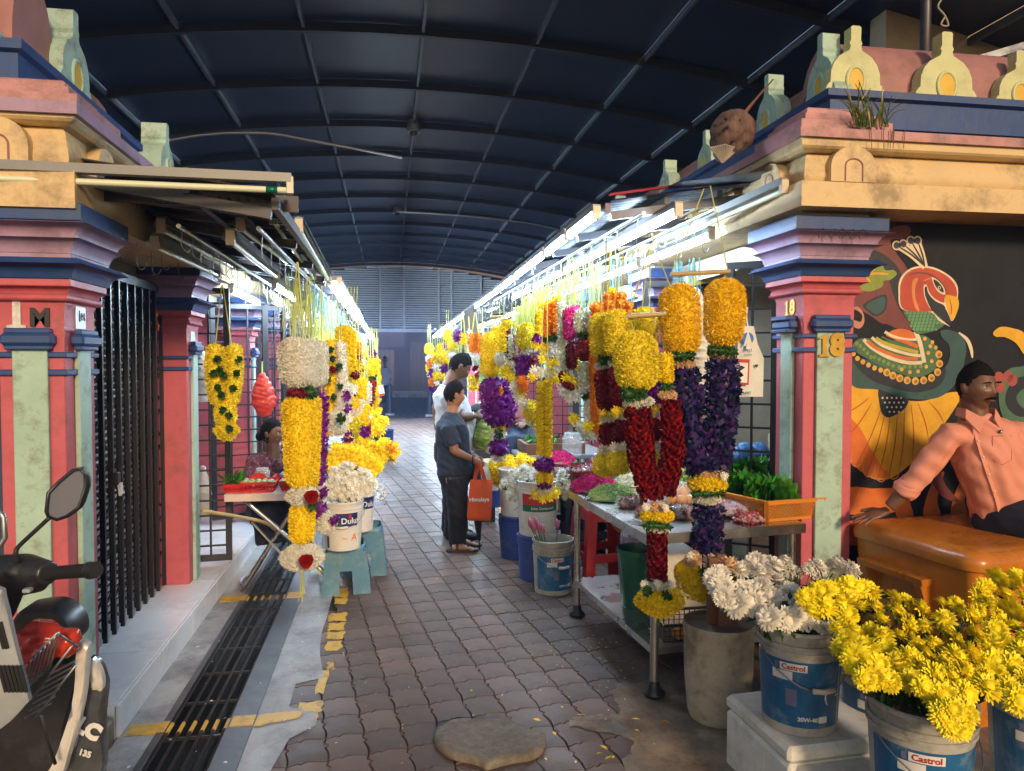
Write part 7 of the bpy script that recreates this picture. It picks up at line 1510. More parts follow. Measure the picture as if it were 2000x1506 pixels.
c = Vector(ay(945,800,7.4)); t = thing('covered_heap', 'dark rounded bundle with pale cloth edge between the bearded man and the purple garland', 'bundle', c-Vector((0,0,.15))); obj('bundle', lumpy(c, .16, .14, .07, 4, amp=.04), BLKC, t, smooth=True); obj('cloth', lumpy(c+Vector((.03,0,.065)), .10, .08, .02, 5, amp=.05), WPB, t, smooth=True); obj('support', MB().box(c.x-.1, c.x+.1, c.y-.1, c.y+.1, 0, c.z-.04), M['black'], t); settle(t)
# ---- woman seated behind the folding table
Yw = 5.95; B_ = lambda x, y, dy=0: Vector(ay(x, y, Yw+dy)); t = thing('person', 'seated woman in a maroon patterned blouse resting her chin on her fist', 'person', gz(530,1060)+Vector((0,0,0))); body = MB(); hc = B_(531, 847)
body.tube([B_(530,902), B_(535,880), hc+Vector((0,0,-.03))], [.07,.05,.05], 14); person_head(t, body, hc, math.radians(-108), math.radians(-3), .93, SK3, HR, style='long')
body.tube([B_(528,990), B_(526,940), B_(525,915), B_(530,895)], [(.14,.11),(.13,.10),(.15,.10),(.09,.06)], 14, up=(0,1,0)); sh = B_(545,905,-.12); el = B_(568,940,-.25); wr = B_(562,902,-.22); body.tube([sh, el, wr], [.045,.038,.026], 12); hand(body, wr, (-.25,.1,1), (.9,-.3,.1), .92, 1.2, side=1)
sh2 = B_(498,912,-.05); el2 = B_(490,955,-.15); wr2 = B_(520,958,-.28); body.tube([sh2, el2, wr2], [.045,.038,.026], 12); hand(body, wr2, (1,-.2,-.1), (0,-.3,1), .92, .5, side=1); blob('body', body, SK3, t, .006, 3)
g = MB(); g.tube([B_(528,985), B_(527,950), B_(524,920), B_(525,902), B_(531,890)], [(.165,.13),(.155,.125),(.185,.13),(.165,.11),(.085,.075)], 20, up=(0,1,0)); g.tube([sh, sh.lerp(el,.55)], [.062,.06], 14); g.tube([sh2+Vector((.03,0,.02)), sh2, sh2.lerp(el2,.8)], [.07,.068,.066], 14)
MBL = mat('maroon_print_blouse', (.10,.018,.045), .75, var=.25, scale=30, dirt=(.42,.30,.28), dscale=42, damt=.8, dcut=.56); blob('blouse', g, MBL, t, .008, 3, wr=(.003, 50))
g = MB(); g.tube([B_(528,978), B_(530,1000), B_(540,1005,-.35), B_(545,1060,-.40)], [(.19,.16),(.20,.16),(.19,.12),(.17,.1)], 18); blob('skirt', g, cloth('dark_blue_skirt', (.010,.013,.035)), t, .012, 3, wr=(.004, 30)); obj('bangle', MB().tube([wr+Vector((math.cos(a)*.03, math.sin(a)*.03, -.02)) for a in [2*PI*i/16 for i in range(17)]], .003, 6), mat('gold', (.6,.4,.1), .25, metal=.9), t, smooth=True)
g = MB(); g.ball(hc+Vector((.045,-.065,-.04)), .006, 8, 6); obj('earring', g, mat('gold_stud', (.6,.4,.1), .25, metal=.9), t, smooth=True); settle(t)
stool('dark stool under the seated woman', gz(530,1060)+Vector((-.02,.28,0)), .36, .42, M['black'], 0)
# ---- vendor in pink, seen between garlands
Yp = 7.6; B_ = lambda x, y, dy=0: Vector(ay(x, y, Yp+dy)); t = thing('person', 'vendor in a dusty pink t-shirt sitting behind the table with the wooden tray', 'person', B_(1010,900)*1); body = MB(); hc = B_(1003, 742)
body.tube([B_(1008,785), hc], [.06,.05], 12); person_head(t, body, hc, math.radians(130), math.radians(-20), 1.0, SK1, HR); sh = B_(995,795,-.1); el = B_(1000,826,-.2); wr = B_(1024,824,-.4); body.tube([sh, el, wr], [.05,.042,.028], 12); hand(body, wr, (1,-.4,0), (0,-.3,1), 1, .6)
sh2 = B_(1030,795,.1); el2 = B_(1040,826,0); wr2 = B_(1022,826,-.35); body.tube([sh2, el2, wr2], [.05,.042,.028], 12); hand(body, wr2, (-.3,-1,0), (0,-.3,1), 1, .6); body.tube([B_(1012,850), B_(1012,800), B_(1010,785)], [(.14,.1),(.16,.1),(.08,.06)], 12, up=(0,1,0)); blob('body', body, SK1, t, .008, 3)
g = MB(); g.tube([B_(1013,850), B_(1013,815), B_(1012,795), B_(1010,783)], [(.18,.14),(.19,.14),(.18,.12),(.09,.08)], 18, up=(0,1,0)); g.tube([sh, sh.lerp(el,.8)], [.075,.075], 12); g.tube([sh2, sh2.lerp(el2,.8)], [.075,.075], 12); blob('t_shirt', g, cloth('dusty_pink', (.38,.13,.14)), t, .012, 3, wr=(.004, 45))
g = MB(); g.tube([B_(1015,848), B_(1012,856,-.3), B_(1006,862,-.55), B_(1004,910,-.55)], [(.17,.13),(.11,.1),(.10,.09),(.07,.06)], 14); g.tube([B_(1020,848), B_(1030,856,-.3), B_(1034,862,-.5), B_(1034,910,-.5)], [(.15,.13),(.11,.1),(.10,.09),(.07,.06)], 14); blob('trousers', g, cloth('blue_jeans', (.02,.035,.07)), t, .012, 3); settle(t)
g = MB(); g.box(1.75,2.1,7.6,7.95,0,.44,.02); tag(obj('seat_box', g, M['wood']), 'wooden box seat under the vendor in dusty pink', 'box')
# ---- distant walker
Yd = 27.0; B_ = lambda x, y, dy=0: Vector(ay(x, y, Yd+dy)); t = thing('person', 'distant figure in a pale shirt walking in the dark beyond the bollards', 'person', gz(755,793)); body = MB(); hc = B_(752, 703); body.tube([B_(752,716), hc], [.07,.06], 10); person_head(t, body, hc, math.radians(100), 0, 1.05, SK1, HR)
body.tube([B_(753,750), B_(752,735), B_(752,718)], [(.16,.12),(.17,.12),(.12,.08)], 12, up=(0,1,0)); 
for s in (-1, 1): body.tube([B_(752+s*7,722), B_(752+s*10,738), B_(752+s*9,752)], [.06,.045,.035], 8); body.tube([B_(752+s*4,750), B_(752+s*5,790)], [.09,.05], 8)
blob('body', body, SK1, t, .016, 2)
g = MB(); g.tube([B_(753,752), B_(752,735), B_(752,719)], [(.19,.15),(.20,.15),(.15,.11)], 14, up=(0,1,0)); [g.tube([B_(752+s*7,723), B_(752+s*10,738)], [.08,.07], 8) for s in (-1,1)]; blob('shirt', g, WHC, t, .02, 2); g = MB(); [g.tube([B_(752+s*4,748), B_(752+s*5,788)], [.12,.07], 10) for s in (-1,1)]; blob('trousers', g, BLKC, t, .02, 2); settle(t)
# ---- seated man in salmon shirt
Ys = 3.16; B_ = lambda x, y, dy=0: Vector(ay(x, y, Ys+dy)); t = thing('person', 'man with a moustache in a salmon shirt sitting on the orange ice box', 'person', (3.0,3.2,.71)); body = MB(); hc = B_(1907, 757)
body.tube([B_(1903,832,.03), B_(1903,805,.02), hc+Vector((0,.02,-.04))], [.075,.062,.058], 14); person_head(t, body, hc, math.radians(-170), math.radians(-3), .97, SK1, HR, moustache=True)
body.tube([B_(1960,1010), B_(1948,940), B_(1930,880), B_(1908,835)], [(.12,.09),(.12,.09),(.13,.09),(.08,.06)], 16, up=(0,1,0))
sh = B_(1856,850,.0); el = B_(1796,928,.05); wr = B_(1738,990,.12); hp = B_(1722,1002,.10); body.tube([sh+Vector((.02,0,0)), sh.lerp(el,.5), el, el.lerp(wr,.5), wr], [.040,.042,.040,.038,.030], 14); 
hd_ = gz(1716, 1012, .80); hand(body, wr.lerp(hd_, .35), (-.95,.12,-.30), (-.15,-.25,1), 1.05, .12, spread=.5, side=1)
sh2 = B_(1988,850,.05); el2 = B_(2040,930,.05); wr2 = B_(2060,1000,.0); body.tube([sh2, el2, wr2], [.058,.046,.03], 12); hand(body, wr2, (0,-.3,-1), (1,0,0), 1.05, .5)
blob('body', body, SK1, t, .0050, 2)
g = MB(); g.tube([B_(1964,1003,0), B_(1957,970), B_(1946,930), B_(1934,880), B_(1922,848), B_(1908,820,.02), B_(1906,808,.02)], [(.160,.135),(.160,.135),(.165,.14),(.188,.14),(.150,.11),(.085,.078),(.072,.07)], 24, up=(0,1,0))
g.tube([B_(1900,850), sh, sh.lerp(el,.5), el, el.lerp(wr,.42)], [.062,.064,.058,.056,.052], 16); g.tube([B_(1940,850), sh2, sh2.lerp(el2,.5), el2], [.075,.076,.07,.066], 16)
SAL = mat('salmon_shirt_cloth', (.64,.25,.17), .75, var=.07, scale=6, bump=.7, bscale=14); shirt = blob('shirt', g, SAL, t, .008, 3, wr=(.006, 36))
g = MB(); cu = el.lerp(wr,.45); g.tube([cu-(wr-el).normalized()*.03, cu, cu+(wr-el).normalized()*.03], [.056,.060,.054], 16); blob('cuff', g, SAL, t, .006, 2, wr=(.004, 90))
nb = Vector(B_(1904,811,.0))
for s in (-1, 1):
    c0 = nb+Vector((s*.005,-.085,-.045)); g = MB(); P_ = [nb+Vector((s*.075,.03,.035)), nb+Vector((s*.080,-.03,.030)), c0+Vector((s*.02,0,.03)), c0+Vector((s*.055,-.01,-.035)), nb+Vector((s*.095,-.045,-.012)), nb+Vector((s*.092,.02,.0))]
    g.prism(P_, (0,-.006,.004)); obj('collar', g, SAL, t, smooth=False)
from mathutils.bvhtree import BVHTree
bvh = BVHTree.FromPolygons([v.co.copy() for v in shirt.data.vertices], [tuple(p.vertices) for p in shirt.data.polygons])
def snap(x, y, e=.002):
    d = ray(x, y).normalized(); h = bvh.ray_cast(_C, d); return (h[0]-d*e, h[1]) if h[0] else (B_(x, y, -.14), Vector((0,-1,0)))
P_ = [snap(x, y)[0] for x, y in crom([(1907,846),(1915,875),(1926,910),(1938,945),(1948,975),(1954,1000)], 4, False)]
L_ = [p+Vector((-.013,0,0)) for p in P_]; R_ = [p+Vector((.013,0,0)) for p in P_]; pk = obj('placket', MB().rings([L_, R_], False), SAL, t, smooth=True, fix=False)
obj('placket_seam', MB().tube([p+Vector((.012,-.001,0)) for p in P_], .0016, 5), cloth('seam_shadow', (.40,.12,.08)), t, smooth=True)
for x, y in ((1911,862),(1921,893),(1932,927),(1943,960)): p = snap(x, y, .004)[0]; obj('button', MB().ball(p, (.006,.003,.006), 10, 6), M['plasticw'], pk, smooth=True)
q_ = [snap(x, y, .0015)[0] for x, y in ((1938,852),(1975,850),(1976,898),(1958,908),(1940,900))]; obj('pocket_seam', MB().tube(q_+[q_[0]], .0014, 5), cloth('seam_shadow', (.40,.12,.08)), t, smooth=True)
c0 = snap(1955,843,.003)[0]; g = MB(); g.box(c0.x-.008, c0.x+.008, c0.y-.002, c0.y, c0.z-.008, c0.z+.008); bdg = obj('chest_emblem', g, M['black'], t); g = MB(); g.box(c0.x-.004, c0.x+.004, c0.y-.004, c0.y-.0025, c0.z-.004, c0.z+.004); obj('emblem_mark', g, WHP, bdg)
g = MB(); g.tube([B_(1938,1012,.06), B_(1960,1014,.0), B_(2000,1020,-.12), B_(2040,1030,-.22), B_(2090,1050,-.28)], [(.135,.125),(.160,.135),(.125,.12),(.10,.10),(.095,.09)], 18); g.tube([B_(1975,1000,.15), B_(2030,1000,.08), B_(2100,1020,.0)], [(.13,.12),(.11,.11),(.09,.09)], 16)
g.tube([B_(2090,1050,-.28), B_(2095,1180,-.3)], [.09,.07], 14); g.tube([B_(2100,1020,.0), B_(2105,1180,-.1)], [.09,.07], 14); blob('trousers', g, cloth('navy_trousers', (.010,.014,.030)), t, .010, 3, wr=(.003, 34)); settle(t)
# ================================================================ SCOOTER with wire basket, and the panel of a second bike
BKP = mat('black_scooter_plastic', (.018,.018,.022), .35, var=.25, scale=10, dirt=(.08,.08,.08), dscale=8, damt=.4); WHPN = mat('white_scooter_panel', (.62,.60,.56), .22, var=.08, dirt=(.3,.25,.2), dscale=8, damt=.4, coat=.4); RUB = mat('rubber', (.015,.015,.015), .7); TYR = mat('tyre_rubber', (.018,.018,.018), .75, bump=.5)
def plate(par, name, pts, Y, d, m_, dY=None, k=4, smooth=True):
    P_ = crom(pts, k) if k > 1 else pts; W_ = [ay(x, y, Y+(dY(x, y) if dY else 0)) for x, y in P_]
    c = sum(W_, Vector())/len(W_); g = MB(); dv = Vector((0, d, 0)); e = .012
    sh = lambda p: p+(c-p).normalized()*e
    g.rings([[sh(p) for p in W_], [p+dv*.25 for p in W_], [p+dv for p in W_]], True, True, True); return obj(name, g, m_, par, smooth=smooth, auto=40)
Y0 = 2.0; t = thing('scooter', 'dark scooter with a wire basket and white leg shield parked beside pillar 1', 'scooter', gz(60, 1506, 0)); S_ = lambda x, y, Y=Y0: Vector(ay(x, y, Y))
# mirror
mp_ = [(158,914),(167,926),(168,949),(154,992),(130,1010),(110,1017),(93,1010),(89,1000),(93,963),(115,940),(143,917)]
W_ = [S_(x, y, 1.9+.0009*(x-89)) for x, y in mp_]; cM = sum(W_, Vector())/len(W_); g = MB(); bk_ = Vector((.01,.035,0)); g.rings([[p for p in W_], [cM+(p-cM)*1.04+bk_*.3 for p in W_], [cM+(p-cM)*.75+bk_ for p in W_]], True, False, True); mr_ = obj('mirror', g, BKP, t, smooth=True, auto=50)
MG = bpy.data.materials.new('mirror_glass'); MG.use_nodes = True; b_ = MG.node_tree.nodes['Principled BSDF']; b_.inputs['Metallic'].default_value = .55; b_.inputs['Roughness'].default_value = .08; b_.inputs['Base Color'].default_value = (.42,.44,.52,1)
g = MB(); g.add([cM+(p-cM)*.93+Vector((0,.004,0)) for p in W_], [tuple(range(len(W_)))]); obj('mirror_glass', g, MG, mr_, fix=False); g = MB(); g.tube([*[cM+(p-cM)*.97 for p in W_], cM+(W_[0]-cM)*.97], .004, 6); obj('mirror_rim', g, BKP, mr_, smooth=True)
obj('mirror_stem', MB().tube(crom([tuple(S_(x, y, Y)) for x, y, Y in ((98,1010,1.93),(60,1045,1.95),(36,1068,1.96),(31,1080,1.96),(34,1098,1.97))], 4, False), .0055, 8), BKP, t, smooth=True)
obj('handlebar_grip', MB().tube([S_(92,1121,1.98), S_(120,1118,1.93), S_(160,1115,1.87), S_(178,1114,1.85)], [.017,.0165,.0165,.017], 16), RUB, t, smooth=True, auto=60); obj('bar_end', MB().tube([S_(176,1114,1.853), S_(187,1113,1.84)], [.021,.019], 16), BKP, t, smooth=True, auto=50)
obj('brake_lever', MB().tube([S_(95,1112,2.06), S_(140,1106,2.03), S_(196,1108,1.99)], [.007,.006,.008], 8, flat=.6), M['darksteel'], t, smooth=True)
g = MB(); g.tube([S_(-60,1120,2.1), S_(0,1118,2.05), S_(50,1115,2.02), S_(96,1120,1.98)], [.04,.045,.044,.030], 16); g.tube([S_(-20,1150,2.08), S_(30,1140,2.04), S_(84,1138,2.0)], [.03,.034,.022], 12); g.tube([S_(36,1100,2.0), S_(34,1118,2.0)], [.022,.03], 10); g.tube([S_(-10,1190,2.1), S_(20,1150,2.06)], [.05,.035], 12); blob('handlebar_cowl', g, BKP, t, .006, 3)
obj('cowl_switch', MB().box(*sorted((S_(48,1150,1.98).x, S_(64,1156,1.98).x)), 1.965, 1.985, S_(48,1156,1.98).z, S_(48,1148,1.98).z, .002), WHP, t)
# front cowl, fender, leg shield and body
plate(t, 'front_cowl', [(10,1300),(12,1235),(30,1200),(60,1190),(100,1188),(130,1205),(145,1232),(140,1260),(90,1290)], 2.18, .10, BKP)
plate(t, 'leg_shield', [(150,1262),(169,1262),(170,1275),(164,1350),(150,1420),(132,1480),(118,1520),(88,1520),(100,1500),(128,1420),(146,1340)], 2.02, .03, WHPN, k=3)
sd_ = plate(t, 'side_fairing', [(171,1290),(190,1300),(202,1330),(204,1350),(199,1400),(198,1450),(196,1520),(130,1520),(150,1450),(163,1370),(169,1320)], 2.12, .04, mat('silver_black_fairing', (.11,.12,.13), .25, metal=.4, var=.5, scale=7, coat=.3), k=3)
plate(t, 'fairing_panel', [(174,1292),(188,1302),(198,1330),(196,1352),(186,1350),(176,1345)], 2.09, .03, WHPN, k=3); text_on('decal', 'LC', .055, S_(172,1425,2.105), (.95,-.1,-.55), (.5,0,.9), WHP, sd_, .001, .004)
text_on('decal', '135', .022, S_(166,1472,2.10), (.95,-.1,-.35), (.3,0,.9), WHP, sd_, .001, .001)
plate(t, 'inner_fairing', [(20,1330),(80,1300),(140,1290),(150,1330),(130,1420),(90,1520),(-20,1520),(-20,1400)], 2.22, .10, BKP)
g = MB(); cw = S_(30,1640,2.30); g.tube([cw+Vector((math.cos(a)*.25, 0, math.sin(a)*.25)) for a in [2*PI*i/28 for i in range(29)]], .05, 12); wh = obj('wheel', g, TYR, t, smooth=True); obj('rim', MB().tube([cw+Vector((math.cos(a)*.20, 0, math.sin(a)*.20)) for a in [2*PI*i/28 for i in range(29)]], .014, 8), M['galv'], wh, smooth=True)
# wire basket hung in front
bs = Vector(S_(85,1330,1.95)); WIR = M['galv']; wr_ = thing('wire_basket', 'thin steel wire basket on the scooter, holding the red bag', 'basket', bs); k_ = 0
for k in range(8):
    x = 122-9*k; obj('wire', MB().tube(crom([tuple(S_(x-6,1234+9*k,1.84)), tuple(S_(x-14,1262+9*k,1.85)), tuple(S_(x-24,1300+7*k,1.88)), tuple(S_(x-44,1322+8*k,1.94))], 3, False), .0022, 5), WIR, wr_, smooth=True)
for a, b in (((112,1236),(26,1322)), ((140,1262),(56,1372)), ((148,1300),(70,1400)), ((110,1236),(150,1262))): obj('wire', MB().tube([S_(*a,1.86), S_(*b,1.93)], .003, 5), WIR, wr_, smooth=True)
for k in range(7): obj('wire', MB().tube([S_(148-8*k,1290+14*k,1.95), S_(96-8*k,1318+14*k,1.88)], .0022, 5), WIR, wr_)
obj('support_rod', MB().tube([S_(75,1398,1.9), S_(80,1396,1.9), S_(92,1440,1.93), S_(108,1492,1.96)], .004, 6), M['darksteel'], wr_, smooth=True); settle(wr_)
g = MB(); g.tube([S_(30,1245,1.98), S_(50,1262,1.97), S_(72,1262,1.96), S_(95,1252,1.96), S_(115,1252,1.96), S_(140,1258,1.95), S_(150,1262,1.95)], [.02,.062,.068,.050,.035,.036,.02], 16); rbg = thing('plastic_bag', 'crumpled red plastic bag stuffed between the scooter cowl and the wire basket', 'bag', S_(70,1290)); blob('sack', g, RPB, rbg, .006, 1, wr=(.005, 130)); settle(rbg)
settle(t)
t = thing('motorbike_fairing', 'pale scratched front fairing of a second bike cut off by the frame edge', 'motorbike', gz(-60,1506,0)); FY = mat('pale_fairing', (.30,.33,.35), .35, var=.15, dirt=(.22,.24,.25), dscale=10, damt=.6)
fp = plate(t, 'fairing', [(-120,1120),(-10,1150),(4,1170),(28,1270),(52,1362),(48,1378),(0,1425),(-60,1440),(-140,1440)], 1.62, .02, FY, k=3)
for k in range(6):
    for yb_ in (1215, 1300):
        x = -2+8*k if yb_ > 1250 else -6+6*k
        if yb_ < 1250 and k > 1: continue
        g = MB(); g.bar(S_(x, yb_, 1.615), S_(x+14, yb_+52, 1.615), .006, .004, up=(0,1,0)); obj('vent_slot', g, M['black'], fp)
obj('mirror_edge', MB().tube([S_(-4,995,1.7), S_(7,1010,1.7), S_(10,1050,1.7), S_(2,1064,1.7), S_(-14,1066,1.7)], .006, 8), M['galv'], t, smooth=True); settle(t)

# ================================================================ HANGING THINGS AND DETAILS
t = thing('plastic_bag', 'red plastic bag hanging from the second grille door behind the seated woman', 'bag', ay(515,820,6.5), group='thin plastic bags'); Q_ = lambda x, y, d=0: Vector(ay(x, y, 6.5+d)); g = MB(); g.tube([Q_(512,728), Q_(514,760), Q_(515,790), Q_(516,814)], [(.02,.03),(.09,.05),(.10,.06),(.04,.03)], 12, up=(0,1,0)); g.tube([Q_(516,770), Q_(530,775), Q_(541,782)], [.06,.04,.008], 8); g.tube([Q_(510,765), Q_(500,775), Q_(493,782)], [.05,.04,.01], 8); blob('sack', g, RPB, t, .008, 1, wr=(.0035, 90)); obj('strap', MB().tube([Q_(512,706), Q_(512,735)], .006, 6), M['string'], t); settle(t)
t = thing('orange_garland_ornament', 'small orange knitted figure tied to the top of pillar 2', 'ornament', ay(301,640,5.03)); Q_ = lambda x, y: Vector(ay(x, y, 5.02)); g = MB(); g.tube([Q_(300,598), Q_(303,612), Q_(301,626), Q_(306,640), Q_(304,650)], [.018,.022,.018,.022,.012], 8); blob('figure', g, ORG, t, .007, 1, wr=(.006, 120)); settle(t)
# white cloth bag with blue emblem and payment poster
Yg = 3.72; Q_ = lambda x, y, d=0: Vector(ay(x, y, Yg+d)); CB = cloth('white_cloth_bag', (.62,.62,.56)); t = thing('cloth_bag', 'white cloth bag with a blue round emblem and red-edged notice beside the black grille', 'bag', Q_(1463,775))
g = MB(); rs = []
for y, x0, x1, d in ((775,1434,1490,.03),(745,1434,1491,.035),(700,1440,1492,.035),(672,1441,1480,.03),(645,1446,1474,.02),(637,1448,1472,.012)): rs.append([Q_(x0,y,-d*.6), Q_((x0+x1)/2,y,-d), Q_(x1,y,-d*.6), Q_(x1,y,d*.6), Q_((x0+x1)/2,y,d), Q_(x0,y,d*.6)])
g.rings(rs, True, True, True); cb_ = obj('sack', g, CB, t, smooth=True, auto=60); nY = -.048
g = MB(); g.prism([Q_(1461,661,nY)+Vector((math.cos(2*PI*i/24)*.032, 0, math.sin(2*PI*i/24)*.032)) for i in range(24)], (0,-.001,0)); EM = mat('emblem_blue', (.01,.14,.5), .5); e_ = obj('emblem', g, EM, cb_)
g = MB()
for P_ in ([(1461,646),(1452,676),(1456,676),(1461,658)], [(1461,646),(1470,676),(1466,676),(1461,658)], [(1459,660),(1457,682),(1465,682),(1463,660)]): g.prism([Q_(x,y,nY-.002) for x, y in P_], (0,-.001,0))
obj('emblem_figure', g, WHP, e_)
for k, (s_, y_, sz_) in enumerate((('JAYEL', 684, .022), ('FLORAL', 693, .014))): text_on('lettering', s_, sz_, Q_(1461,y_,nY-.002), (1,0,0), (0,0,1), EM, cb_, .0008)
g = MB(); g.prism([Q_(x,y,nY-.004) for x, y in ((1438,701),(1464,702),(1462,752),(1436,750))], (0,-.002,0)); nt_ = obj('notice', g, REDP, cb_); g = MB(); g.prism([Q_(x,y,nY-.0075) for x, y in ((1441,708),(1461,709),(1459,748),(1439,746))], (0,-.001,0)); obj('notice_paper', g, WHP, nt_)
text_on('lettering', 'QR', .010, Q_(1451,705,nY-.008), (1,0,0), (0,0,1), WHP, nt_, .0006) if False else None
text_on('lettering', '9134987', .020, Q_(1455,768,nY-.003), (1,0,.05), (0,0,1), EM, cb_, .0008); g = MB(); g.tube([Q_(1478,712,nY)+Vector((0,0,0)), Q_(1478,718,nY)], [.010,.002], 8); obj('leaf_mark', g, GRNP, cb_)
obj('strap', MB().tube([Q_(1460,600), Q_(1458,620), Q_(1461,640)], .004, 6), WHP, t); settle(t)
t = thing('net_bag', 'long white mesh bag hanging between the two golden-topped strands', 'bag', ay(1372,800,3.95)); Q_ = lambda x, y: Vector(ay(x, y, 3.95)); g = MB(); g.tube([Q_(1360,560), Q_(1365,600), Q_(1370,680), Q_(1372,745), Q_(1375,800)], [.01,.055,.055,.04,.012], 12); blob('mesh_sack', g, CB, t, .008, 1, wr=(.005, 140)); settle(t)
t = thing('notice_card', 'small white payment card dangling by the crimson rose garland', 'card', ay(745,775,7.0)); Q_ = lambda x, y: Vector(ay(x, y, 7.0)); g = MB(); g.prism([Q_(738,754), Q_(748,752), Q_(752,772), Q_(742,775)], (0,.003,0)); cd = obj('card', g, WHP, t); g = MB(); g.prism([Q_(741,770)+Vector((0,-.002,0)), Q_(751,768)+Vector((0,-.002,0)), Q_(752,772)+Vector((0,-.002,0)), Q_(742,775)+Vector((0,-.002,0))], (0,-.001,0)); obj('card_print', g, REDP, cd); obj('string', MB().tube([Q_(734,735), Q_(742,754)], .003, 4), M['hook'], t); settle(t)
# dried gourd-like banana blossom hanging from the cornice
Q_ = lambda x, y, d=0: Vector(ay(x, y, 3.55+d)); t = thing('dried_blossom', 'big brown dried palm blossom hanging point-down beside the corner steps of pillar 18', 'dried plant', Q_(1425,270)); GO = mat('dried_husk', (.13,.075,.06), .8, var=.45, scale=16, bump=1.0, bscale=50, stretch=(3,3,.5))
g = MB(); g.tube([Q_(1452,222), Q_(1446,232), Q_(1434,252), Q_(1424,272), Q_(1412,298), Q_(1408,320)], [.02,.085,.108,.105,.06,.008], 20); blob('husk', g, GO, t, .008, 1, wr=(.006, 60))
g = MB()
for k in range(13): a = -1.2+.2*k; p = Q_(1410+k*.2,318,-.02); g.tube([p, Q_(1388+4.6*k,282+abs(k-6),-.085+.004*abs(k-6))], [.002,.006], 5)
obj('fibre', g, mat('pale_fibre', (.42,.38,.32), .8, var=.3), t)
g = MB(); 
for x, y in ((1396,245),(1405,262),(1398,275),(1420,248),(1440,258),(1432,275),(1452,246),(1444,235),(1418,232)): g.ball(Q_(x,y,-.095), .009, 8, 5)
obj('spot', g, M['black'], t, kind='stuff'); obj('branch', MB().tube([Q_(1450,226), Q_(1475,195), Q_(1510,155)], [.012,.006,.004], 6), M['wood'], t); settle(t)
# weed growing on the cornice
t = thing('cornice_weed', 'spiky green weed growing from the pink cornice above pillar 18', 'plant', ay(1700,250,3.25)); rr = random.Random(9)
for k in range(34):
    bx = rr.uniform(1668,1735); a = rr.uniform(-1,1); L_ = rr.uniform(40,92); e_ = (bx+a*L_*.75+(20 if bx > 1700 else -8), 246-L_*math.cos(a*.9)); P_ = [ay(bx,248,3.27), ay((bx+e_[0])/2-a*4, (248+e_[1])/2-10, 3.22+rr.uniform(-.03,.03)), ay(*e_, 3.18+rr.uniform(-.06,.06))]
    C_ = crom([tuple(p) for p in P_], 4, False); n = len(C_); g = MB(); g.tube(C_, [.0045*(1-i/(n))+.0006 for i in range(n)], 4, flat=.4); obj('blade', g, M['stem'] if k % 4 else M['bamboo'], t)
for k in range(6): x = 1668+rr.uniform(0,110); g = MB(); g.tube([ay(x,252,3.27), ay(x+rr.uniform(-4,4),290,3.27)], .0018, 4); obj('root', g, M['wood'], t)
settle(t)
t = thing('cable', 'thin cable curling down onto the lime gable ornament', 'cable', ay(1850,50,3.6)); obj('cable', MB().tube(crom([tuple(ay(x,y,3.6)) for x, y in ((1838,0),(1832,14),(1845,30),(1852,50),(1838,48),(1845,34))], 4, False), .005, 6), M['soffit'], t, smooth=True); settle(t)
# shop sign inside, cloths over far edge
t = thing('shop_sign', 'yellow and red shop sign deep under the soffit beside the black grille', 'sign', ay(1420,515,5.2)); Q_ = lambda x, y, d=0: Vector(ay(x, y, 5.2+d)); g = MB(); g.prism([Q_(1345,545), Q_(1480,500), Q_(1480,522), Q_(1345,562)], (0,.02,0)); sb_ = obj('board', g, mat('sign_yellow', (.60,.40,.03), .5), t); text_on('lettering', 'VANITHI', .075, Q_(1425,520,-.004), (1,0,.32), (-.1,0,1), REDP, sb_, .002, .002); settle(t)
t = thing('hung_cloths', 'brown cloths drying over the awning edge far along the row with pillar 18', 'cloth', (1.0,9.3,2.2))
for k in range(3): g = MB(); P_ = [(1.02, 9.0+.45*k+.4*i/6, 2.30) for i in range(7)]; g.rings([[(x+.01*math.sin(i*2.3), y, z) for i, (x,y,z) in enumerate(P_)], [(x+.04*math.sin(i*2.1+1), y, z-.18) for i, (x,y,z) in enumerate(P_)], [(x+.05*math.sin(i*2.1+2), y+.02, z-.36) for i, (x,y,z) in enumerate(P_)]], False); obj('cloth', g, cloth('brown_cloth', (.16,.12,.08)), t, smooth=True, fix=False)
settle(t)
# goods inside stalls
for k, (x0, x1, y0, y1, z0, z1, m_, lab) in enumerate([(-2.5,-2.0,5.9,6.3,.15,1.0,'sheet','grey cabinet inside the stall behind the open grille door'),(2.5,3.1,4.2,4.9,0,.8,'wood','brown low cupboard behind the grille beside the cloth bag'),(2.6,3.0,4.4,4.8,.8,1.1,'soffit','beige carton on the low cupboard')]):
    g = MB(); g.box(x0,x1,y0,y1,z0,z1,.01); tag(obj('cupboard' if k < 2 else 'carton', g, M[m_]), lab, 'cupboard' if k < 2 else 'box')
for k, (px, py, Y, rx, rz2) in enumerate([(395,735,6.2,.12,.28),(396,960,6.1,.10,.30)]): plasticbag(['clear bag hanging high behind the grille door by pillar 2','clear bag hanging low behind the grille door by pillar 2'][k], [ay(px,py-50,Y), ay(px,py,Y), ay(px+2,py+50,Y)], [.02,rx*.7,rx*.5], WPB, 3, vox=.012)
t = thing('blue_net_heap', 'blue netted goods behind the black grille beside pillar 18', 'bag', ay(1455,880,4.6)); 
for k in range(4): obj('net', lumpy(ay(1442+13*k,892-7*(k % 2),4.6), .075,.07,.075, k, amp=.03), mat('blue_net', (.04,.12,.26), .6, var=.6, scale=60, bump=.8), t)
settle(t)
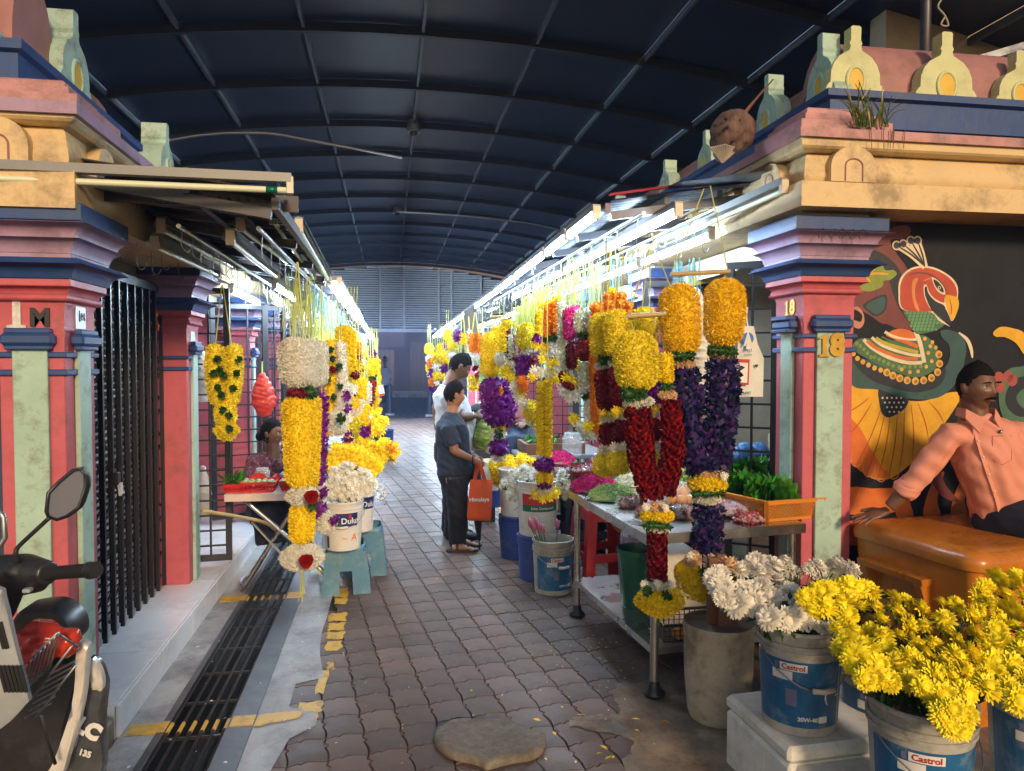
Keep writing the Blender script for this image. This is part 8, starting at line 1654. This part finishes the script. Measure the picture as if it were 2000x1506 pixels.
# stone slab on the paving
t = thing('stone_slab', 'flat irregular stone slab lying on the pavers in the foreground', 'stone', gz(955,1450)); ol = [(850,1442),(852,1420),(870,1408),(905,1401),(935,1405),(985,1400),(1010,1412),(1035,1422),(1060,1428),(1064,1442),(1058,1460),(1035,1472),(1005,1477),(975,1484),(950,1490),(935,1482),(900,1474),(872,1464)]
P_ = [gz(x, y, .03) for x, y in crom(ol, 4)]; c = sum(P_, Vector())/len(P_); rq = random.Random(2); jt = [rq.uniform(-.004,.004) for _ in P_]; ST = mat('granite_slab', (.17,.145,.11), .75, var=.35, scale=28, bump=1.0, bscale=70, dirt=(.07,.06,.045), dscale=5, damt=.5)
g = MB(); g.rings([[p+(p-c)*(.0+jt[i])+Vector((0,0,-.03)) for i, p in enumerate(P_)], [p+(p-c)*(.012+jt[i]*2)+Vector((0,0,-.012)) for i, p in enumerate(P_)], [c+(p-c)*.985+Vector((0,0,-.001)) for p in P_], [c+(p-c)*.9+Vector((0,0,.003)) for p in P_]], True, True, False)
top = [c+(p-c)*.9+Vector((0,0,.003)) for p in P_]; g.rings([top, [c+(p-c)*.5+Vector((0,0,.004+.002*math.sin(i))) for i, p in enumerate(P_)], [c+(p-c)*.02+Vector((0,0,.005)) for p in P_]], True, False, True); obj('slab', g, ST, t, smooth=True, auto=50); settle(t)
# fallen petals and leaves
def litter(name, lab, n, rx, ry, mt_, L, W, z=.006, seed=0):
    r = np.random.default_rng(seed); P_ = np.stack([r.uniform(*rx, n), r.uniform(*ry, n)**1.0, np.full(n, z)], 1); a = r.uniform(0, 2*PI, n); k = r.uniform(.5,1.4,(n,1)); d = np.stack([np.cos(a), np.sin(a), np.zeros(n)], 1)*L*k; s = np.stack([-np.sin(a), np.cos(a), np.zeros(n)], 1)*W*k; up = np.array([0,0,1.0])*.004
    Vv = np.stack([P_-d*.5, P_+s*.5+up, P_+d*.5, P_-s*.5+up*r.uniform(0,1,(n,1))], 1).reshape(-1,3); me = np_mesh(name, Vv, np.arange(4*n).reshape(-1,4)); me.materials.append(mt_); return tag(obj(name, me, None, kind='stuff', fix=False), lab, 'litter')
litter('fallen_petals', 'yellow petals scattered over the lane pavers', 130, (-.4,1.3), (2.4,8), M['lchr'], .016, .008, seed=1); litter('fallen_petals', 'white petals scattered on the concrete strip and over the drain', 90, (-1.1,-.2), (2.8,8), M['wchr'], .018, .008, .014, 2); litter('fallen_petals', 'dense yellow petals and leaf bits beside the steel table legs', 110, (.75,1.35), (3.3,5.2), M['lchr'], .014, .007, seed=3); litter('fallen_leaves', 'small green leaf bits under the steel table', 60, (1.0,2.0), (3.6,5.4), M['betel'], .03, .014, seed=4); litter('fallen_petals', 'pink and red petals on the far lane', 50, (-.2,1.2), (4,9), M['magenta'], .014, .008, seed=5)
litter('fallen_leaves', 'dry yellow leaves on the cement patch near the pails', 14, (.6,1.3), (2.8,3.3), M['ochr'], .035, .015, .010, 6)
# parcels and jars in the background stalls, far left tables of flowers
for k, (x, y, col_) in enumerate([(-.85,8.4,'batten'),(-.85,11.5,'batten'),(1.6,9.5,'batten'),(1.6,12.5,'batten')]):
    t = thing('market_table', ['small table behind the marigold bundle','table far along the row behind the yellow pompons','table behind the short orange garland','table far along the row behind the shoppers'][k], 'table', (x,y,.7), group='tables inside the far stalls'); g = MB(); g.box(x-.4,x+.4,y-.3,y+.3,.68,.72,.005); obj('table_top', g, M[col_], t)
    for sx_ in (-.37,.37):
        for sy_ in (-.27,.27): obj('leg', MB().tube([(x+sx_,y+sy_,0),(x+sx_,y+sy_,.68)], .015, 6), M['galv'], t)
    settle(t)
# ================================================================ HAZE: blue volume added to hint at the lens glow of the tubes
HZ = bpy.data.materials.new('flare_haze'); HZ.use_nodes = True; hn = HZ.node_tree; hn.nodes.clear(); ho = hn.nodes.new('ShaderNodeOutputMaterial'); hv = hn.nodes.new('ShaderNodeVolumePrincipled'); hv.inputs['Color'].default_value = (.28,.48,1,1); hv.inputs['Density'].default_value = .0026; hn.links.new(hv.outputs[0], ho.inputs['Volume'])
hz = obj('haze', MB().box(-42,42,-13,62,-1.1,8.0), HZ, kind='stuff'); hz.display_type = 'WIRE'
